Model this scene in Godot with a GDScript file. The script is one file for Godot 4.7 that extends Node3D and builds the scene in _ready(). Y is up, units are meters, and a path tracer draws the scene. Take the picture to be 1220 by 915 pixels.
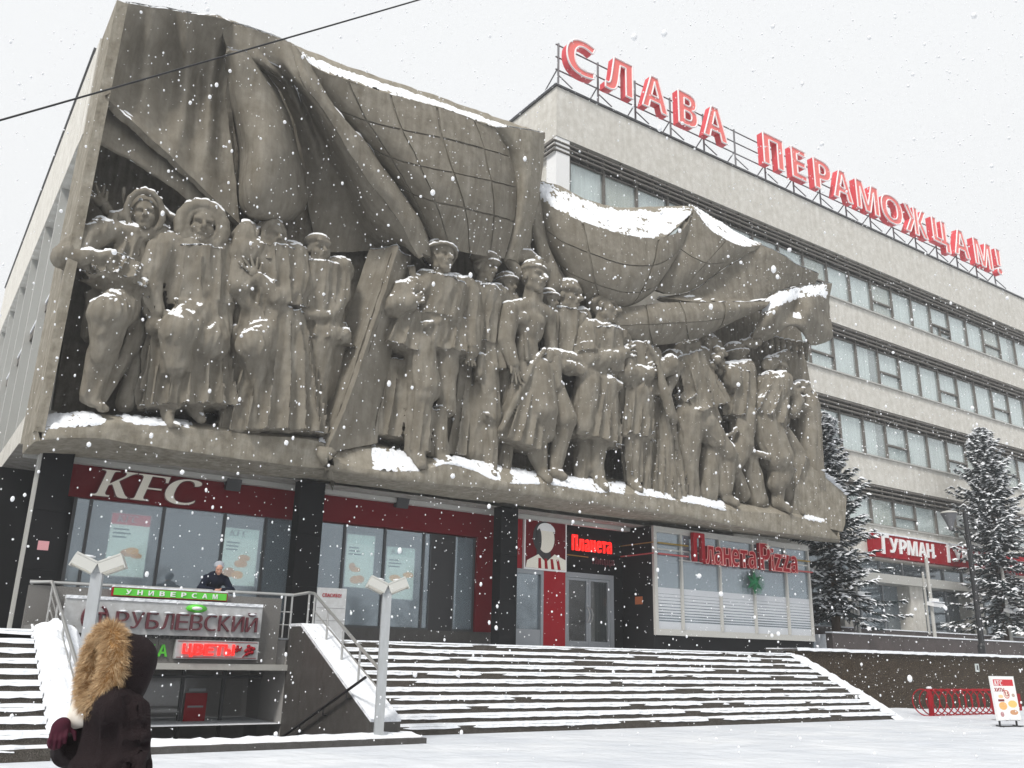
extends Node3D

# ------------------------------------------------------------------ small helpers
class MB:
	var v := PackedVector3Array()
	var n := PackedVector3Array()
	func tri(a: Vector3, b: Vector3, c: Vector3):
		var q := (c - a).cross(b - a).normalized()
		v.append(a); v.append(b); v.append(c)
		n.append(q); n.append(q); n.append(q)
	func stri(a: Vector3, b: Vector3, c: Vector3, na: Vector3, nb: Vector3, nc: Vector3):
		if (c - a).cross(b - a).dot(na + nb + nc) < 0.0:
			v.append(a); v.append(c); v.append(b)
			n.append(na); n.append(nc); n.append(nb)
			return
		v.append(a); v.append(b); v.append(c)
		n.append(na); n.append(nb); n.append(nc)
	func quad(a: Vector3, b: Vector3, c: Vector3, d: Vector3):
		tri(a, b, c); tri(a, c, d)
	func box(c: Vector3, s: Vector3, r := Basis()):
		var h := s * 0.5
		var p := []
		for i in 8:
			p.append(c + r * Vector3(h.x if i & 1 else -h.x, h.y if i & 2 else -h.y, h.z if i & 4 else -h.z))
		for f in [[4, 6, 7, 5], [1, 3, 2, 0], [0, 2, 6, 4], [5, 7, 3, 1], [2, 3, 7, 6], [4, 5, 1, 0]]:
			quad(p[f[0]], p[f[1]], p[f[2]], p[f[3]])
	func span(x0: float, x1: float, y0: float, y1: float, z0: float, z1: float):
		box(Vector3((x0 + x1) / 2, (y0 + y1) / 2, (z0 + z1) / 2), Vector3(absf(x1 - x0), absf(y1 - y0), absf(z1 - z0)))
	func bar(a: Vector3, b: Vector3, r: float, sides := 8, r2 := -1.0):
		if r2 < 0: r2 = r
		var d := (b - a).normalized()
		var u := d.cross(Vector3.UP if absf(d.y) < 0.9 else Vector3.RIGHT).normalized()
		var w := d.cross(u)
		for i in sides:
			var t0 := TAU * i / sides; var t1 := TAU * (i + 1) / sides
			var n0 := u * cos(t0) + w * sin(t0); var n1 := u * cos(t1) + w * sin(t1)
			stri(a + n0 * r, b + n0 * r2, b + n1 * r2, n0, n0, n1)
			stri(a + n0 * r, b + n1 * r2, a + n1 * r, n0, n1, n1)
			tri(a, a + n0 * r, a + n1 * r); tri(b, b + n1 * r2, b + n0 * r2)
	func path(ps: Array, r: float, sides := 6):
		for i in ps.size() - 1:
			bar(ps[i], ps[i + 1], r, sides)
	func prism_x(poly: Array, x0: float, x1: float):     # poly of (z, y), extruded along x
		var p2 := PackedVector2Array(poly)
		if Geometry2D.is_polygon_clockwise(p2): p2.reverse()
		var t := Geometry2D.triangulate_polygon(p2)
		for i in range(0, t.size(), 3):
			var a := p2[t[i]]; var b := p2[t[i + 1]]; var c := p2[t[i + 2]]
			if (b - a).cross(c - a) < 0:
				var q := b; b = c; c = q
			tri(Vector3(x0, a.y, a.x), Vector3(x0, c.y, c.x), Vector3(x0, b.y, b.x))
			tri(Vector3(x1, a.y, a.x), Vector3(x1, b.y, b.x), Vector3(x1, c.y, c.x))
		for i in p2.size():
			var a := p2[i]; var b := p2[(i + 1) % p2.size()]
			quad(Vector3(x0, a.y, a.x), Vector3(x0, b.y, b.x), Vector3(x1, b.y, b.x), Vector3(x1, a.y, a.x))
	func prism_z(poly: Array, z0: float, z1: float):     # poly of (x, y), z1 nearer the viewer
		var p2 := PackedVector2Array(poly)
		if Geometry2D.is_polygon_clockwise(p2): p2.reverse()
		var t := Geometry2D.triangulate_polygon(p2)
		for i in range(0, t.size(), 3):
			var a := p2[t[i]]; var b := p2[t[i + 1]]; var c := p2[t[i + 2]]
			if (b - a).cross(c - a) < 0:
				var q := b; b = c; c = q
			tri(Vector3(a.x, a.y, z1), Vector3(c.x, c.y, z1), Vector3(b.x, b.y, z1))
			tri(Vector3(a.x, a.y, z0), Vector3(b.x, b.y, z0), Vector3(c.x, c.y, z0))
		for i in p2.size():
			var a := p2[i]; var b := p2[(i + 1) % p2.size()]
			quad(Vector3(a.x, a.y, z0), Vector3(a.x, a.y, z1), Vector3(b.x, b.y, z1), Vector3(b.x, b.y, z0))
	func lathe(c: Vector3, prof: Array, sides := 12):    # prof of (radius, y)
		for k in prof.size() - 1:
			var a: Vector2 = prof[k]; var b: Vector2 = prof[k + 1]
			var sl := Vector2(b.y - a.y, a.x - b.x).normalized()
			for i in sides:
				var t0 := TAU * i / sides; var t1 := TAU * (i + 1) / sides
				var d0 := Vector3(cos(t0), 0, sin(t0)); var d1 := Vector3(cos(t1), 0, sin(t1))
				var n0 := d0 * sl.x + Vector3.UP * sl.y; var n1 := d1 * sl.x + Vector3.UP * sl.y
				var p0 := c + d0 * a.x + Vector3.UP * a.y; var p1 := c + d1 * a.x + Vector3.UP * a.y
				var q0 := c + d0 * b.x + Vector3.UP * b.y; var q1 := c + d1 * b.x + Vector3.UP * b.y
				stri(p0, p1, q1, n0, n1, n1); stri(p0, q1, q0, n0, n1, n0)
	func ball(c: Vector3, r: Vector3, nu := 10, nv := 6):
		for j in nv:
			for i in nu:
				var q := []
				for e in [[i, j], [i + 1, j], [i + 1, j + 1], [i, j + 1]]:
					var th: float = PI * e[1] / nv; var ph: float = TAU * e[0] / nu
					q.append(Vector3(sin(th) * cos(ph), cos(th), sin(th) * sin(ph)))
				stri(c + q[0] * r, c + q[1] * r, c + q[2] * r, q[0], q[1], q[2])
				stri(c + q[0] * r, c + q[2] * r, c + q[3] * r, q[0], q[2], q[3])
	func add(m: Mesh, t := Transform3D()):
		for s in m.get_surface_count():
			var a := m.surface_get_arrays(s)
			var vv: PackedVector3Array = a[Mesh.ARRAY_VERTEX]
			var nn: PackedVector3Array = a[Mesh.ARRAY_NORMAL]
			var ix = a[Mesh.ARRAY_INDEX]
			var k: PackedInt32Array = ix if ix != null and ix.size() else PackedInt32Array(range(vv.size()))
			for i in k:
				v.append(t * vv[i]); n.append((t.basis * nn[i]).normalized())
	func mesh() -> ArrayMesh:
		var m := ArrayMesh.new()
		if v.is_empty(): return m
		var a := []
		a.resize(Mesh.ARRAY_MAX)
		a[Mesh.ARRAY_VERTEX] = v; a[Mesh.ARRAY_NORMAL] = n
		m.add_surface_from_arrays(Mesh.PRIMITIVE_TRIANGLES, a)
		return m

# ------------------------------------------------------------------ carved shapes: a distance field meshed by surface nets
class SDF:
	var cell := 0.05
	const V3F := Vector3(2.4, 0.7, 2.4)
	static var facet := FastNoiseLite.new()
	var prims := []
	var extra := []
	func cap(a: Vector3, ra: float, b: Vector3, rb: float, k := 0.05, sub := false):
		var m := maxf(ra, rb)
		prims.append([0, AABB(a, Vector3()).expand(b).grow(m), k, sub, a, ra, b, rb])
	func cone(a: Vector3, ra: float, b: Vector3, rb: float, k := 0.03, zs := 1.0, nf := 0, amp := 0.0, ph := 0.0):
		var m := maxf(ra, rb) * (1.0 + amp)
		prims.append([1, AABB(a, Vector3()).expand(b).grow(m), k, false, a, ra, b, rb, zs, nf, amp, ph])
	func ell(c: Vector3, r: Vector3, bs := Basis(), k := 0.05, sub := false):
		prims.append([2, AABB(c, Vector3()).grow(maxf(r.x, maxf(r.y, r.z))), k, sub, c, r, bs])
	func build(fold: FastNoiseLite, amp: float) -> MB:
		var out := MB.new()
		if prims.is_empty(): return out
		var bb: AABB = prims[0][1]
		for p in prims:
			if not p[3]: bb = bb.merge(p[1])
		bb = bb.grow(cell * 2.5)
		var nx := int(bb.size.x / cell) + 2; var ny := int(bb.size.y / cell) + 2; var nz := int(bb.size.z / cell) + 2
		var o := bb.position
		var g := PackedFloat32Array()
		g.resize(nx * ny * nz); g.fill(0.5)
		var sy := nx; var sz := nx * ny
		for p in prims:
			var kk: float = maxf(p[2], 0.001)
			var box: AABB = (p[1] as AABB).grow(kk + cell * 1.5)
			var i0 := maxi(0, int((box.position.x - o.x) / cell)); var i1 := mini(nx - 1, int((box.end.x - o.x) / cell) + 1)
			var j0 := maxi(0, int((box.position.y - o.y) / cell)); var j1 := mini(ny - 1, int((box.end.y - o.y) / cell) + 1)
			var k0 := maxi(0, int((box.position.z - o.z) / cell)); var k1 := mini(nz - 1, int((box.end.z - o.z) / cell) + 1)
			var kind: int = p[0]; var sub: bool = p[3]
			var a: Vector3 = p[4]
			var q4 := 0.25 / kk
			if kind == 0:
				var ra: float = p[5]; var ba: Vector3 = p[6] - a; var dr: float = p[7] - ra
				var inv := 1.0 / maxf(ba.length_squared(), 1e-6)
				for kz in range(k0, k1 + 1):
					for jy in range(j0, j1 + 1):
						var q := Vector3(o.x + i0 * cell, o.y + jy * cell, o.z + kz * cell) - a
						var at := i0 + jy * sy + kz * sz
						for ix in range(i0, i1 + 1):
							var h := clampf(q.dot(ba) * inv, 0.0, 1.0)
							var d := (q - ba * h).length() - ra - dr * h
							var e := g[at]
							if sub:
								d = -d
								var hh := maxf(kk - absf(d - e), 0.0)
								g[at] = maxf(d, e) + hh * hh * q4
							else:
								var hh := maxf(kk - absf(d - e), 0.0)
								g[at] = minf(d, e) - hh * hh * q4
							at += 1; q.x += cell
			elif kind == 1:
				var ra: float = p[5]; var ba: Vector3 = p[6] - a; var ln := ba.length(); var dr: float = (p[7] - ra) / ln
				var ax := ba / ln; var izs: float = 1.0 / p[8]; var nf: int = p[9]; var amp2: float = p[10]; var ph: float = p[11]
				for kz in range(k0, k1 + 1):
					for jy in range(j0, j1 + 1):
						var q := Vector3(o.x + i0 * cell, o.y + jy * cell, o.z + kz * cell) - a
						var at := i0 + jy * sy + kz * sz
						for ix in range(i0, i1 + 1):
							var t := q.dot(ax)
							var w := q - ax * t
							w.z *= izs
							var r := ra + dr * t
							if nf > 0:
								var s := sin(atan2(w.x, w.z) * nf + ph + t * 0.9)
								r *= 1.0 + amp2 * (1.0 - 2.0 * absf(s)) * clampf(t / ln + 0.25, 0.0, 1.0)
							var d := maxf((w.length() - r) * 0.8, absf(t - ln * 0.5) - ln * 0.5)
							var e := g[at]
							var hh := maxf(kk - absf(d - e), 0.0)
							g[at] = minf(d, e) - hh * hh * q4
							at += 1; q.x += cell
			else:
				var r: Vector3 = p[5]; var bi: Basis = (p[6] as Basis).transposed(); var mr := minf(r.x, minf(r.y, r.z))
				for kz in range(k0, k1 + 1):
					for jy in range(j0, j1 + 1):
						var q := Vector3(o.x + i0 * cell, o.y + jy * cell, o.z + kz * cell) - a
						var at := i0 + jy * sy + kz * sz
						for ix in range(i0, i1 + 1):
							var w := (bi * q) / r
							var l := w.length()
							var d := (l - 1.0) * mr if l < 1.0 else l * (l - 1.0) / maxf((w / r).length(), 0.001)
							var e := g[at]
							if sub:
								d = -d
								var hh := maxf(kk - absf(d - e), 0.0)
								g[at] = maxf(d, e) + hh * hh * q4
							else:
								var hh := maxf(kk - absf(d - e), 0.0)
								g[at] = minf(d, e) - hh * hh * q4
							at += 1; q.x += cell
		# surface nets
		var s := PackedByteArray(); s.resize(g.size())
		for i in g.size():
			if g[i] < 0.0: s[i] = 1
		var vid := {}
		var vs := PackedVector3Array()
		var ns := PackedVector3Array()
		var off := [0, 1, sy, sy + 1, sz, sz + 1, sz + sy, sz + sy + 1]
		var ed := [[0, 1], [2, 3], [4, 5], [6, 7], [0, 2], [1, 3], [4, 6], [5, 7], [0, 4], [1, 5], [2, 6], [3, 7]]
		var cn := []
		for i in 8: cn.append(Vector3(i & 1, (i >> 1) & 1, (i >> 2) & 1))
		for kz in nz - 1:
			for jy in ny - 1:
				var at := jy * sy + kz * sz
				for ix in nx - 1:
					var m := s[at] + s[at + 1] + s[at + sy] + s[at + sy + 1] + s[at + sz] + s[at + sz + 1] + s[at + sz + sy] + s[at + sz + sy + 1]
					if m != 0 and m != 8:
						var acc := Vector3(); var c := 0
						for e in ed:
							var f0: float = g[at + off[e[0]]]; var f1: float = g[at + off[e[1]]]
							if (f0 < 0.0) != (f1 < 0.0):
								acc += (cn[e[0]] as Vector3).lerp(cn[e[1]], f0 / (f0 - f1)); c += 1
						var pos := o + (Vector3(ix, jy, kz) + acc / c) * cell
						var gr := Vector3(g[at + 1] + g[at + 1 + sy] + g[at + 1 + sz] + g[at + 1 + sy + sz] - g[at] - g[at + sy] - g[at + sz] - g[at + sy + sz],
							g[at + sy] + g[at + 1 + sy] + g[at + sy + sz] + g[at + 1 + sy + sz] - g[at] - g[at + 1] - g[at + sz] - g[at + 1 + sz],
							g[at + sz] + g[at + 1 + sz] + g[at + sy + sz] + g[at + 1 + sy + sz] - g[at] - g[at + 1] - g[at + sy] - g[at + 1 + sy]).normalized()
						if amp > 0.0:
							var q := pos * Vector3(1.7, 0.38, 1.7)
							pos -= gr * amp * minf(absf(fold.get_noise_3dv(q)) * 2.4, 0.8)
							pos += gr * amp * 1.1 * (facet.get_noise_3dv(pos * V3F) + 0.6)
						vid[at] = vs.size(); vs.append(pos); ns.append(gr)
					at += 1
		var tr := PackedInt32Array()
		for at in vid:
			if s[at] != s[at + 1] and vid.has(at - sy) and vid.has(at - sz) and vid.has(at - sy - sz):
				face(tr, s[at] == 1, vid[at], vid[at - sy], vid[at - sy - sz], vid[at - sz])
			if s[at] != s[at + sy] and vid.has(at - 1) and vid.has(at - sz) and vid.has(at - 1 - sz):
				face(tr, s[at] == 1, vid[at], vid[at - sz], vid[at - 1 - sz], vid[at - 1])
			if s[at] != s[at + sz] and vid.has(at - 1) and vid.has(at - sy) and vid.has(at - 1 - sy):
				face(tr, s[at] == 1, vid[at], vid[at - 1], vid[at - 1 - sy], vid[at - sy])
		var nn := PackedVector3Array(); nn.resize(vs.size())
		for i in range(0, tr.size(), 3):
			var q := (vs[tr[i + 2]] - vs[tr[i]]).cross(vs[tr[i + 1]] - vs[tr[i]])
			nn[tr[i]] += q; nn[tr[i + 1]] += q; nn[tr[i + 2]] += q
		for i in nn.size(): nn[i] = nn[i].normalized()
		for i in tr:
			out.v.append(vs[i]); out.n.append(nn[i])
		return out
	func build_fine(c: float) -> MB:
		cell = c
		return build(null, 0.0)
	func face(tr: PackedInt32Array, inside: bool, a: int, b: int, c: int, d: int):
		if inside: tr.append_array([a, c, b, a, d, c])
		else: tr.append_array([a, b, c, a, c, d])

func V(x: float, y: float, z: float) -> Vector3: return Vector3(x, y, z)
func turned(yaw: float, pitch: float, roll: float) -> Basis:
	return Basis.from_euler(Vector3(deg_to_rad(-pitch), deg_to_rad(yaw), deg_to_rad(roll)))

var taken := {}
func numbered(called: String) -> String:
	var k: int = taken.get(called, 0)
	taken[called] = k + 1
	return called if k == 0 else "%s_%03d" % [called, k]
func tag(o: Node3D, label: String, category: String, group := "") -> Node3D:
	o.set_meta("label", label); o.set_meta("category", category)
	if group: o.set_meta("group", group)
	return o
func thing(called: String, label: String, category: String, at := Vector3.ZERO, group := "", yaw := 0.0) -> Node3D:
	var o := Node3D.new(); o.name = numbered(called); add_child(o)
	o.position = at; o.rotation_degrees.y = yaw
	return tag(o, label, category, group)
func part(parent: Node3D, called: String, m, mat: Material, at := Vector3.ZERO) -> MeshInstance3D:
	var o := MeshInstance3D.new(); o.name = called
	o.mesh = m.mesh() if m is MB else m
	o.material_override = mat
	o.position = at
	parent.add_child(o, true)
	return o
func stuff(o: Node3D) -> Node3D:
	o.set_meta("kind", "stuff"); return o
func structure(called: String, m, mat: Material) -> MeshInstance3D:
	var o := part(self, called, m, mat)
	o.set_meta("kind", "structure"); return o

# ------------------------------------------------------------------ materials
func lin(r: float, g: float, b: float, a := 1.0) -> Color:
	var c := Color(r, g, b).linear_to_srgb(); c.a = a
	return c
func mat(c: Color, rough := 0.8, metal := 0.0) -> StandardMaterial3D:
	var m := StandardMaterial3D.new()
	m.albedo_color = c; m.roughness = rough; m.metallic = metal
	if rough > 0.65: m.metallic_specular = 0.3
	return m
func noise_tex(sd: int, freq: float, lo: Color, hi: Color, kind := 0, size := 512, oct := 5, mid := 0.5) -> NoiseTexture2D:
	var f := FastNoiseLite.new()
	f.seed = sd; f.frequency = freq; f.fractal_octaves = oct
	f.noise_type = FastNoiseLite.TYPE_SIMPLEX_SMOOTH if kind == 0 else FastNoiseLite.TYPE_CELLULAR
	if kind == 2: f.noise_type = FastNoiseLite.TYPE_VALUE
	var t := NoiseTexture2D.new()
	t.width = size; t.height = size; t.seamless = true; t.noise = f
	var g := Gradient.new()
	g.set_color(0, lo); g.set_color(1, hi)
	g.set_offset(0, mid - 0.42); g.set_offset(1, mid + 0.42)
	t.color_ramp = g
	return t
func stone(c: Color, rough: float, mottle: Texture2D, sc: Vector3, streak: Texture2D = null, ssc := Vector3.ONE, relief: Texture2D = null, hs := 0.6) -> StandardMaterial3D:
	var m := mat(c, rough)
	m.albedo_texture = mottle
	m.uv1_triplanar = true; m.uv1_world_triplanar = true; m.uv1_scale = sc
	if streak:
		m.detail_enabled = true; m.detail_albedo = streak
		m.detail_blend_mode = BaseMaterial3D.BLEND_MODE_MUL; m.detail_uv_layer = BaseMaterial3D.DETAIL_UV_2
		m.uv2_triplanar = true; m.uv2_world_triplanar = true; m.uv2_scale = ssc
	if relief:
		m.heightmap_enabled = true; m.heightmap_texture = relief; m.heightmap_scale = hs
	return m
var M := {}
var fold_noise := FastNoiseLite.new()
var snow_noise := FastNoiseLite.new()
func make_materials():
	SDF.facet.noise_type = FastNoiseLite.TYPE_CELLULAR; SDF.facet.cellular_return_type = FastNoiseLite.RETURN_DISTANCE2_SUB; SDF.facet.frequency = 1.0; SDF.facet.fractal_type = FastNoiseLite.FRACTAL_NONE; SDF.facet.seed = 5
	fold_noise.seed = 7; fold_noise.frequency = 1.0; fold_noise.fractal_octaves = 3
	snow_noise.seed = 11; snow_noise.frequency = 1.3; snow_noise.fractal_octaves = 4
	var mottle := noise_tex(1, 0.011, Color(0.80, 0.785, 0.76), Color(1, 1, 1), 0, 1024, 7)
	(mottle.noise as FastNoiseLite).fractal_gain = 0.68
	var streak := noise_tex(2, 0.024, Color(0.80, 0.785, 0.76), Color(1.0, 1.0, 1.0), 0, 1024, 5)
	(streak.noise as FastNoiseLite).fractal_gain = 0.62
	var faint := noise_tex(3, 0.014, Color(0.91, 0.905, 0.895), Color(1, 1, 1), 0, 1024)
	var grain := noise_tex(4, 0.05, Color(0, 0, 0), Color(1, 1, 1), 0, 512, 5)
	var speck := noise_tex(5, 0.11, Color(0.30, 0.28, 0.27), Color(1, 1, 1), 0, 512, 3)
	var pebble := noise_tex(6, 0.06, Color(0.25, 0.22, 0.2), Color(1, 0.97, 0.92), 1, 512, 2)
	var lumps := noise_tex(8, 0.02, Color(0, 0, 0), Color(1, 1, 1), 0, 512, 5)
	M.relief = stone(lin(0.305, 0.286, 0.248), 0.92, mottle, V(0.13, 0.11, 0.13), streak, V(0.16, 0.018, 0.16), grain, 1.5)
	M.relief2 = stone(lin(0.305, 0.286, 0.248), 0.92, mottle, V(0.17, 0.15, 0.17), streak, V(0.19, 0.016, 0.19), grain, 1.5)
	M.ledge = stone(lin(0.385, 0.362, 0.312), 0.92, mottle, V(0.15, 0.15, 0.15), streak, V(0.17, 0.03, 0.17), grain, 1.5)
	M.wing = stone(lin(0.70, 0.685, 0.645), 0.9, faint, V(0.15, 0.15, 0.15), noise_tex(9, 0.02, Color(0.93, 0.925, 0.915), Color(1, 1, 1)), V(0.3, 0.03, 0.3), grain, 0.3)
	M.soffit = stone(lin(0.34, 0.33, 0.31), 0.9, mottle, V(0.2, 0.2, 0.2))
	M.granite_black = stone(lin(0.014, 0.015, 0.018), 0.8, speck, V(1.5, 1.5, 1.5))
	M.granite_grey = stone(lin(0.17, 0.165, 0.16), 0.6, speck, V(1.1, 1.1, 1.1), mottle, V(0.3, 0.2, 0.3))
	M.granite_light = stone(lin(0.33, 0.325, 0.31), 0.6, speck, V(1.1, 1.1, 1.1))
	M.granite_purple = stone(lin(0.17, 0.135, 0.135), 0.6, speck, V(0.9, 0.9, 0.9), mottle, V(0.2, 0.2, 0.2))
	M.pebbledash = stone(lin(0.20, 0.165, 0.125), 0.95, pebble, V(0.7, 0.7, 0.7), mottle, V(0.2, 0.2, 0.2), pebble, 1.5)
	M.step = stone(lin(0.20, 0.185, 0.165), 0.8, speck, V(0.8, 0.8, 0.8), mottle, V(0.4, 0.4, 0.4))
	M.snow = stone(lin(0.80, 0.82, 0.85), 0.85, noise_tex(12, 0.015, Color(0.95, 0.955, 0.965), Color(1, 1, 1)), V(0.5, 0.5, 0.5), null, V(1, 1, 1), lumps, 3.0)
	M.ground = stone(lin(0.66, 0.68, 0.71), 0.85, noise_tex(13, 0.006, Color(0.91, 0.92, 0.935), Color(1, 1, 1)), V(0.11, 0.11, 0.11), null, V(1, 1, 1), lumps, 6.0)
	M.snow_cap = mat(lin(0.86, 0.88, 0.91), 0.85)
	M.flake = mat(lin(0.9, 0.91, 0.93), 0.9); M.flake.backlight_enabled = true; M.flake.backlight = Color(0.8, 0.8, 0.8)
	M.asphalt = stone(lin(0.075, 0.077, 0.08), 0.85, speck, V(0.3, 0.3, 0.3))
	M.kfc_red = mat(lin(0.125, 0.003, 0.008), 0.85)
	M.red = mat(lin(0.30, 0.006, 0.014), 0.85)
	M.letter_red = mat(lin(0.62, 0.045, 0.06), 0.45)
	M.letter_face = mat(lin(0.80, 0.17, 0.155), 0.6)
	M.trim = mat(lin(0.85, 0.78, 0.78), 0.5)
	M.cream = mat(lin(0.80, 0.76, 0.66), 0.5)
	M.white = mat(lin(0.80, 0.80, 0.80), 0.5)
	M.black = mat(lin(0.012, 0.012, 0.014), 0.4)
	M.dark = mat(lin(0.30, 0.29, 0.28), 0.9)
	M.frame_dark = mat(lin(0.05, 0.052, 0.056), 0.5)
	M.frame_grey = mat(lin(0.27, 0.29, 0.31), 0.5)
	M.frame_brown = stone(lin(0.36, 0.345, 0.32), 0.8, speck, V(0.8, 0.8, 0.8))
	M.frame_light = mat(lin(0.42, 0.415, 0.39), 0.5)
	M.steel = mat(lin(0.50, 0.50, 0.49), 0.35, 0.7)
	M.post_grey = stone(lin(0.40, 0.42, 0.44), 0.6, faint, V(0.8, 0.2, 0.8))
	M.iron = mat(lin(0.16, 0.16, 0.17), 0.6, 0.3)
	M.green_sign = mat(lin(0.10, 0.56, 0.04), 0.5)
	M.maroon = mat(lin(0.10, 0.014, 0.022), 0.4)
	M.board_grey = stone(lin(0.48, 0.49, 0.50), 0.45, faint, V(0.4, 0.4, 0.4))
	M.curtain = stone(lin(0.76, 0.82, 0.81), 0.9, noise_tex(14, 0.02, Color(0.80, 0.80, 0.80), Color(1, 1, 1)), V(0.9, 0.02, 0.9))
	M.curtain2 = stone(lin(0.50, 0.50, 0.40), 0.9, noise_tex(15, 0.02, Color(0.70, 0.70, 0.66), Color(1, 1, 1)), V(0.9, 0.02, 0.9))
	M.frost = mat(lin(0.47, 0.49, 0.52), 0.6)
	var gl := StandardMaterial3D.new()
	gl.albedo_color = Color(0.87, 0.92, 0.92, 0.25); gl.transparency = BaseMaterial3D.TRANSPARENCY_ALPHA; gl.roughness = 0.05
	M.glass = gl
	var gs := StandardMaterial3D.new()
	gs.albedo_color = lin(0.36, 0.43, 0.48, 0.28); gs.transparency = BaseMaterial3D.TRANSPARENCY_ALPHA; gs.roughness = 0.04; gs.metallic_specular = 0.9; gs.metallic = 0.4
	M.shop_glass = gs
	var gc := StandardMaterial3D.new()
	gc.albedo_color = Color(0.3, 0.33, 0.35, 0.08); gc.transparency = BaseMaterial3D.TRANSPARENCY_ALPHA; gc.roughness = 0.05
	M.clear_glass = gc
	M.lamp_white = mat(lin(0.50, 0.50, 0.47), 0.5)
	M.wood = stone(lin(0.09, 0.06, 0.04), 0.9, mottle, V(2, 0.3, 2))
	M.needle = mat(lin(0.036, 0.052, 0.056), 0.85)
	M.pale_red = mat(lin(0.72, 0.30, 0.28), 0.6)
	M.dull_red = mat(lin(0.42, 0.06, 0.06), 0.6)
	M.neon_red = mat(lin(0.6, 0.02, 0.02), 0.5)
	M.neon_red.emission_enabled = true; M.neon_red.emission = Color(1.0, 0.10, 0.07); M.neon_red.emission_energy_multiplier = 0.9
	M.gold = mat(lin(0.30, 0.20, 0.04), 0.4, 0.5)
	M.tinsel = mat(lin(0.01, 0.16, 0.06), 0.3, 0.6)
	M.coat = stone(lin(0.016, 0.009, 0.0105), 0.8, mottle, V(3, 3, 3), null, V(1, 1, 1), grain, 0.5)
	M.coat.uv1_scale = V(5, 5, 5)
	M.navy = mat(lin(0.004, 0.007, 0.018), 0.85)
	M.skin = mat(lin(0.52, 0.28, 0.20), 0.6)
	M.knit = mat(lin(0.32, 0.34, 0.38), 0.95)
	M.glove = mat(lin(0.050, 0.009, 0.019), 0.8)
	M.wool = mat(lin(0.78, 0.72, 0.64), 0.95)

var font_bold: SystemFont
var font_plain: SystemFont
var font_serif: SystemFont
func lettering(s: String, w: float, h: float, d: float, f: Font, slant := 0.0) -> ArrayMesh:
	var t := TextMesh.new()
	t.text = s; t.font = f; t.font_size = 64; t.pixel_size = 0.01; t.depth = 1.0; t.curve_step = 3.0
	var b := t.get_aabb()
	var k := V(w / b.size.x, h / b.size.y, d)
	var o := MB.new()
	o.add(t, Transform3D(Basis(V(k.x, 0, 0), V(slant * h / b.size.y, k.y, 0), V(0, 0, k.z)), Vector3()))
	var lo := V(1e9, 1e9, 0); var hi := V(-1e9, -1e9, 0)
	for p in o.v:
		lo = lo.min(p); hi = hi.max(p)
	var c := (lo + hi) / 2
	for i in o.v.size():
		o.v[i] -= V(c.x, c.y, 0)
	return o.mesh()
func edge_tubes(m: ArrayMesh, z: float, r: float) -> MB:      # tubes along the outline of the front face of lettering
	var a := m.surface_get_arrays(0)
	var vv: PackedVector3Array = a[Mesh.ARRAY_VERTEX]
	var seen := {}
	for i in range(0, vv.size(), 3):
		if vv[i].z < z or vv[i + 1].z < z or vv[i + 2].z < z: continue
		for e in 3:
			var p := vv[i + e].snapped(V(0.001, 0.001, 0.001)); var q := vv[i + (e + 1) % 3].snapped(V(0.001, 0.001, 0.001))
			var key := [p, q] if p < q else [q, p]
			seen[key] = seen.get(key, 0) + 1
	var o := MB.new()
	for k in seen:
		if seen[k] == 1: o.bar(k[0] + V(0, 0, r * 0.3), k[1] + V(0, 0, r * 0.3), r, 5)
	return o

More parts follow.
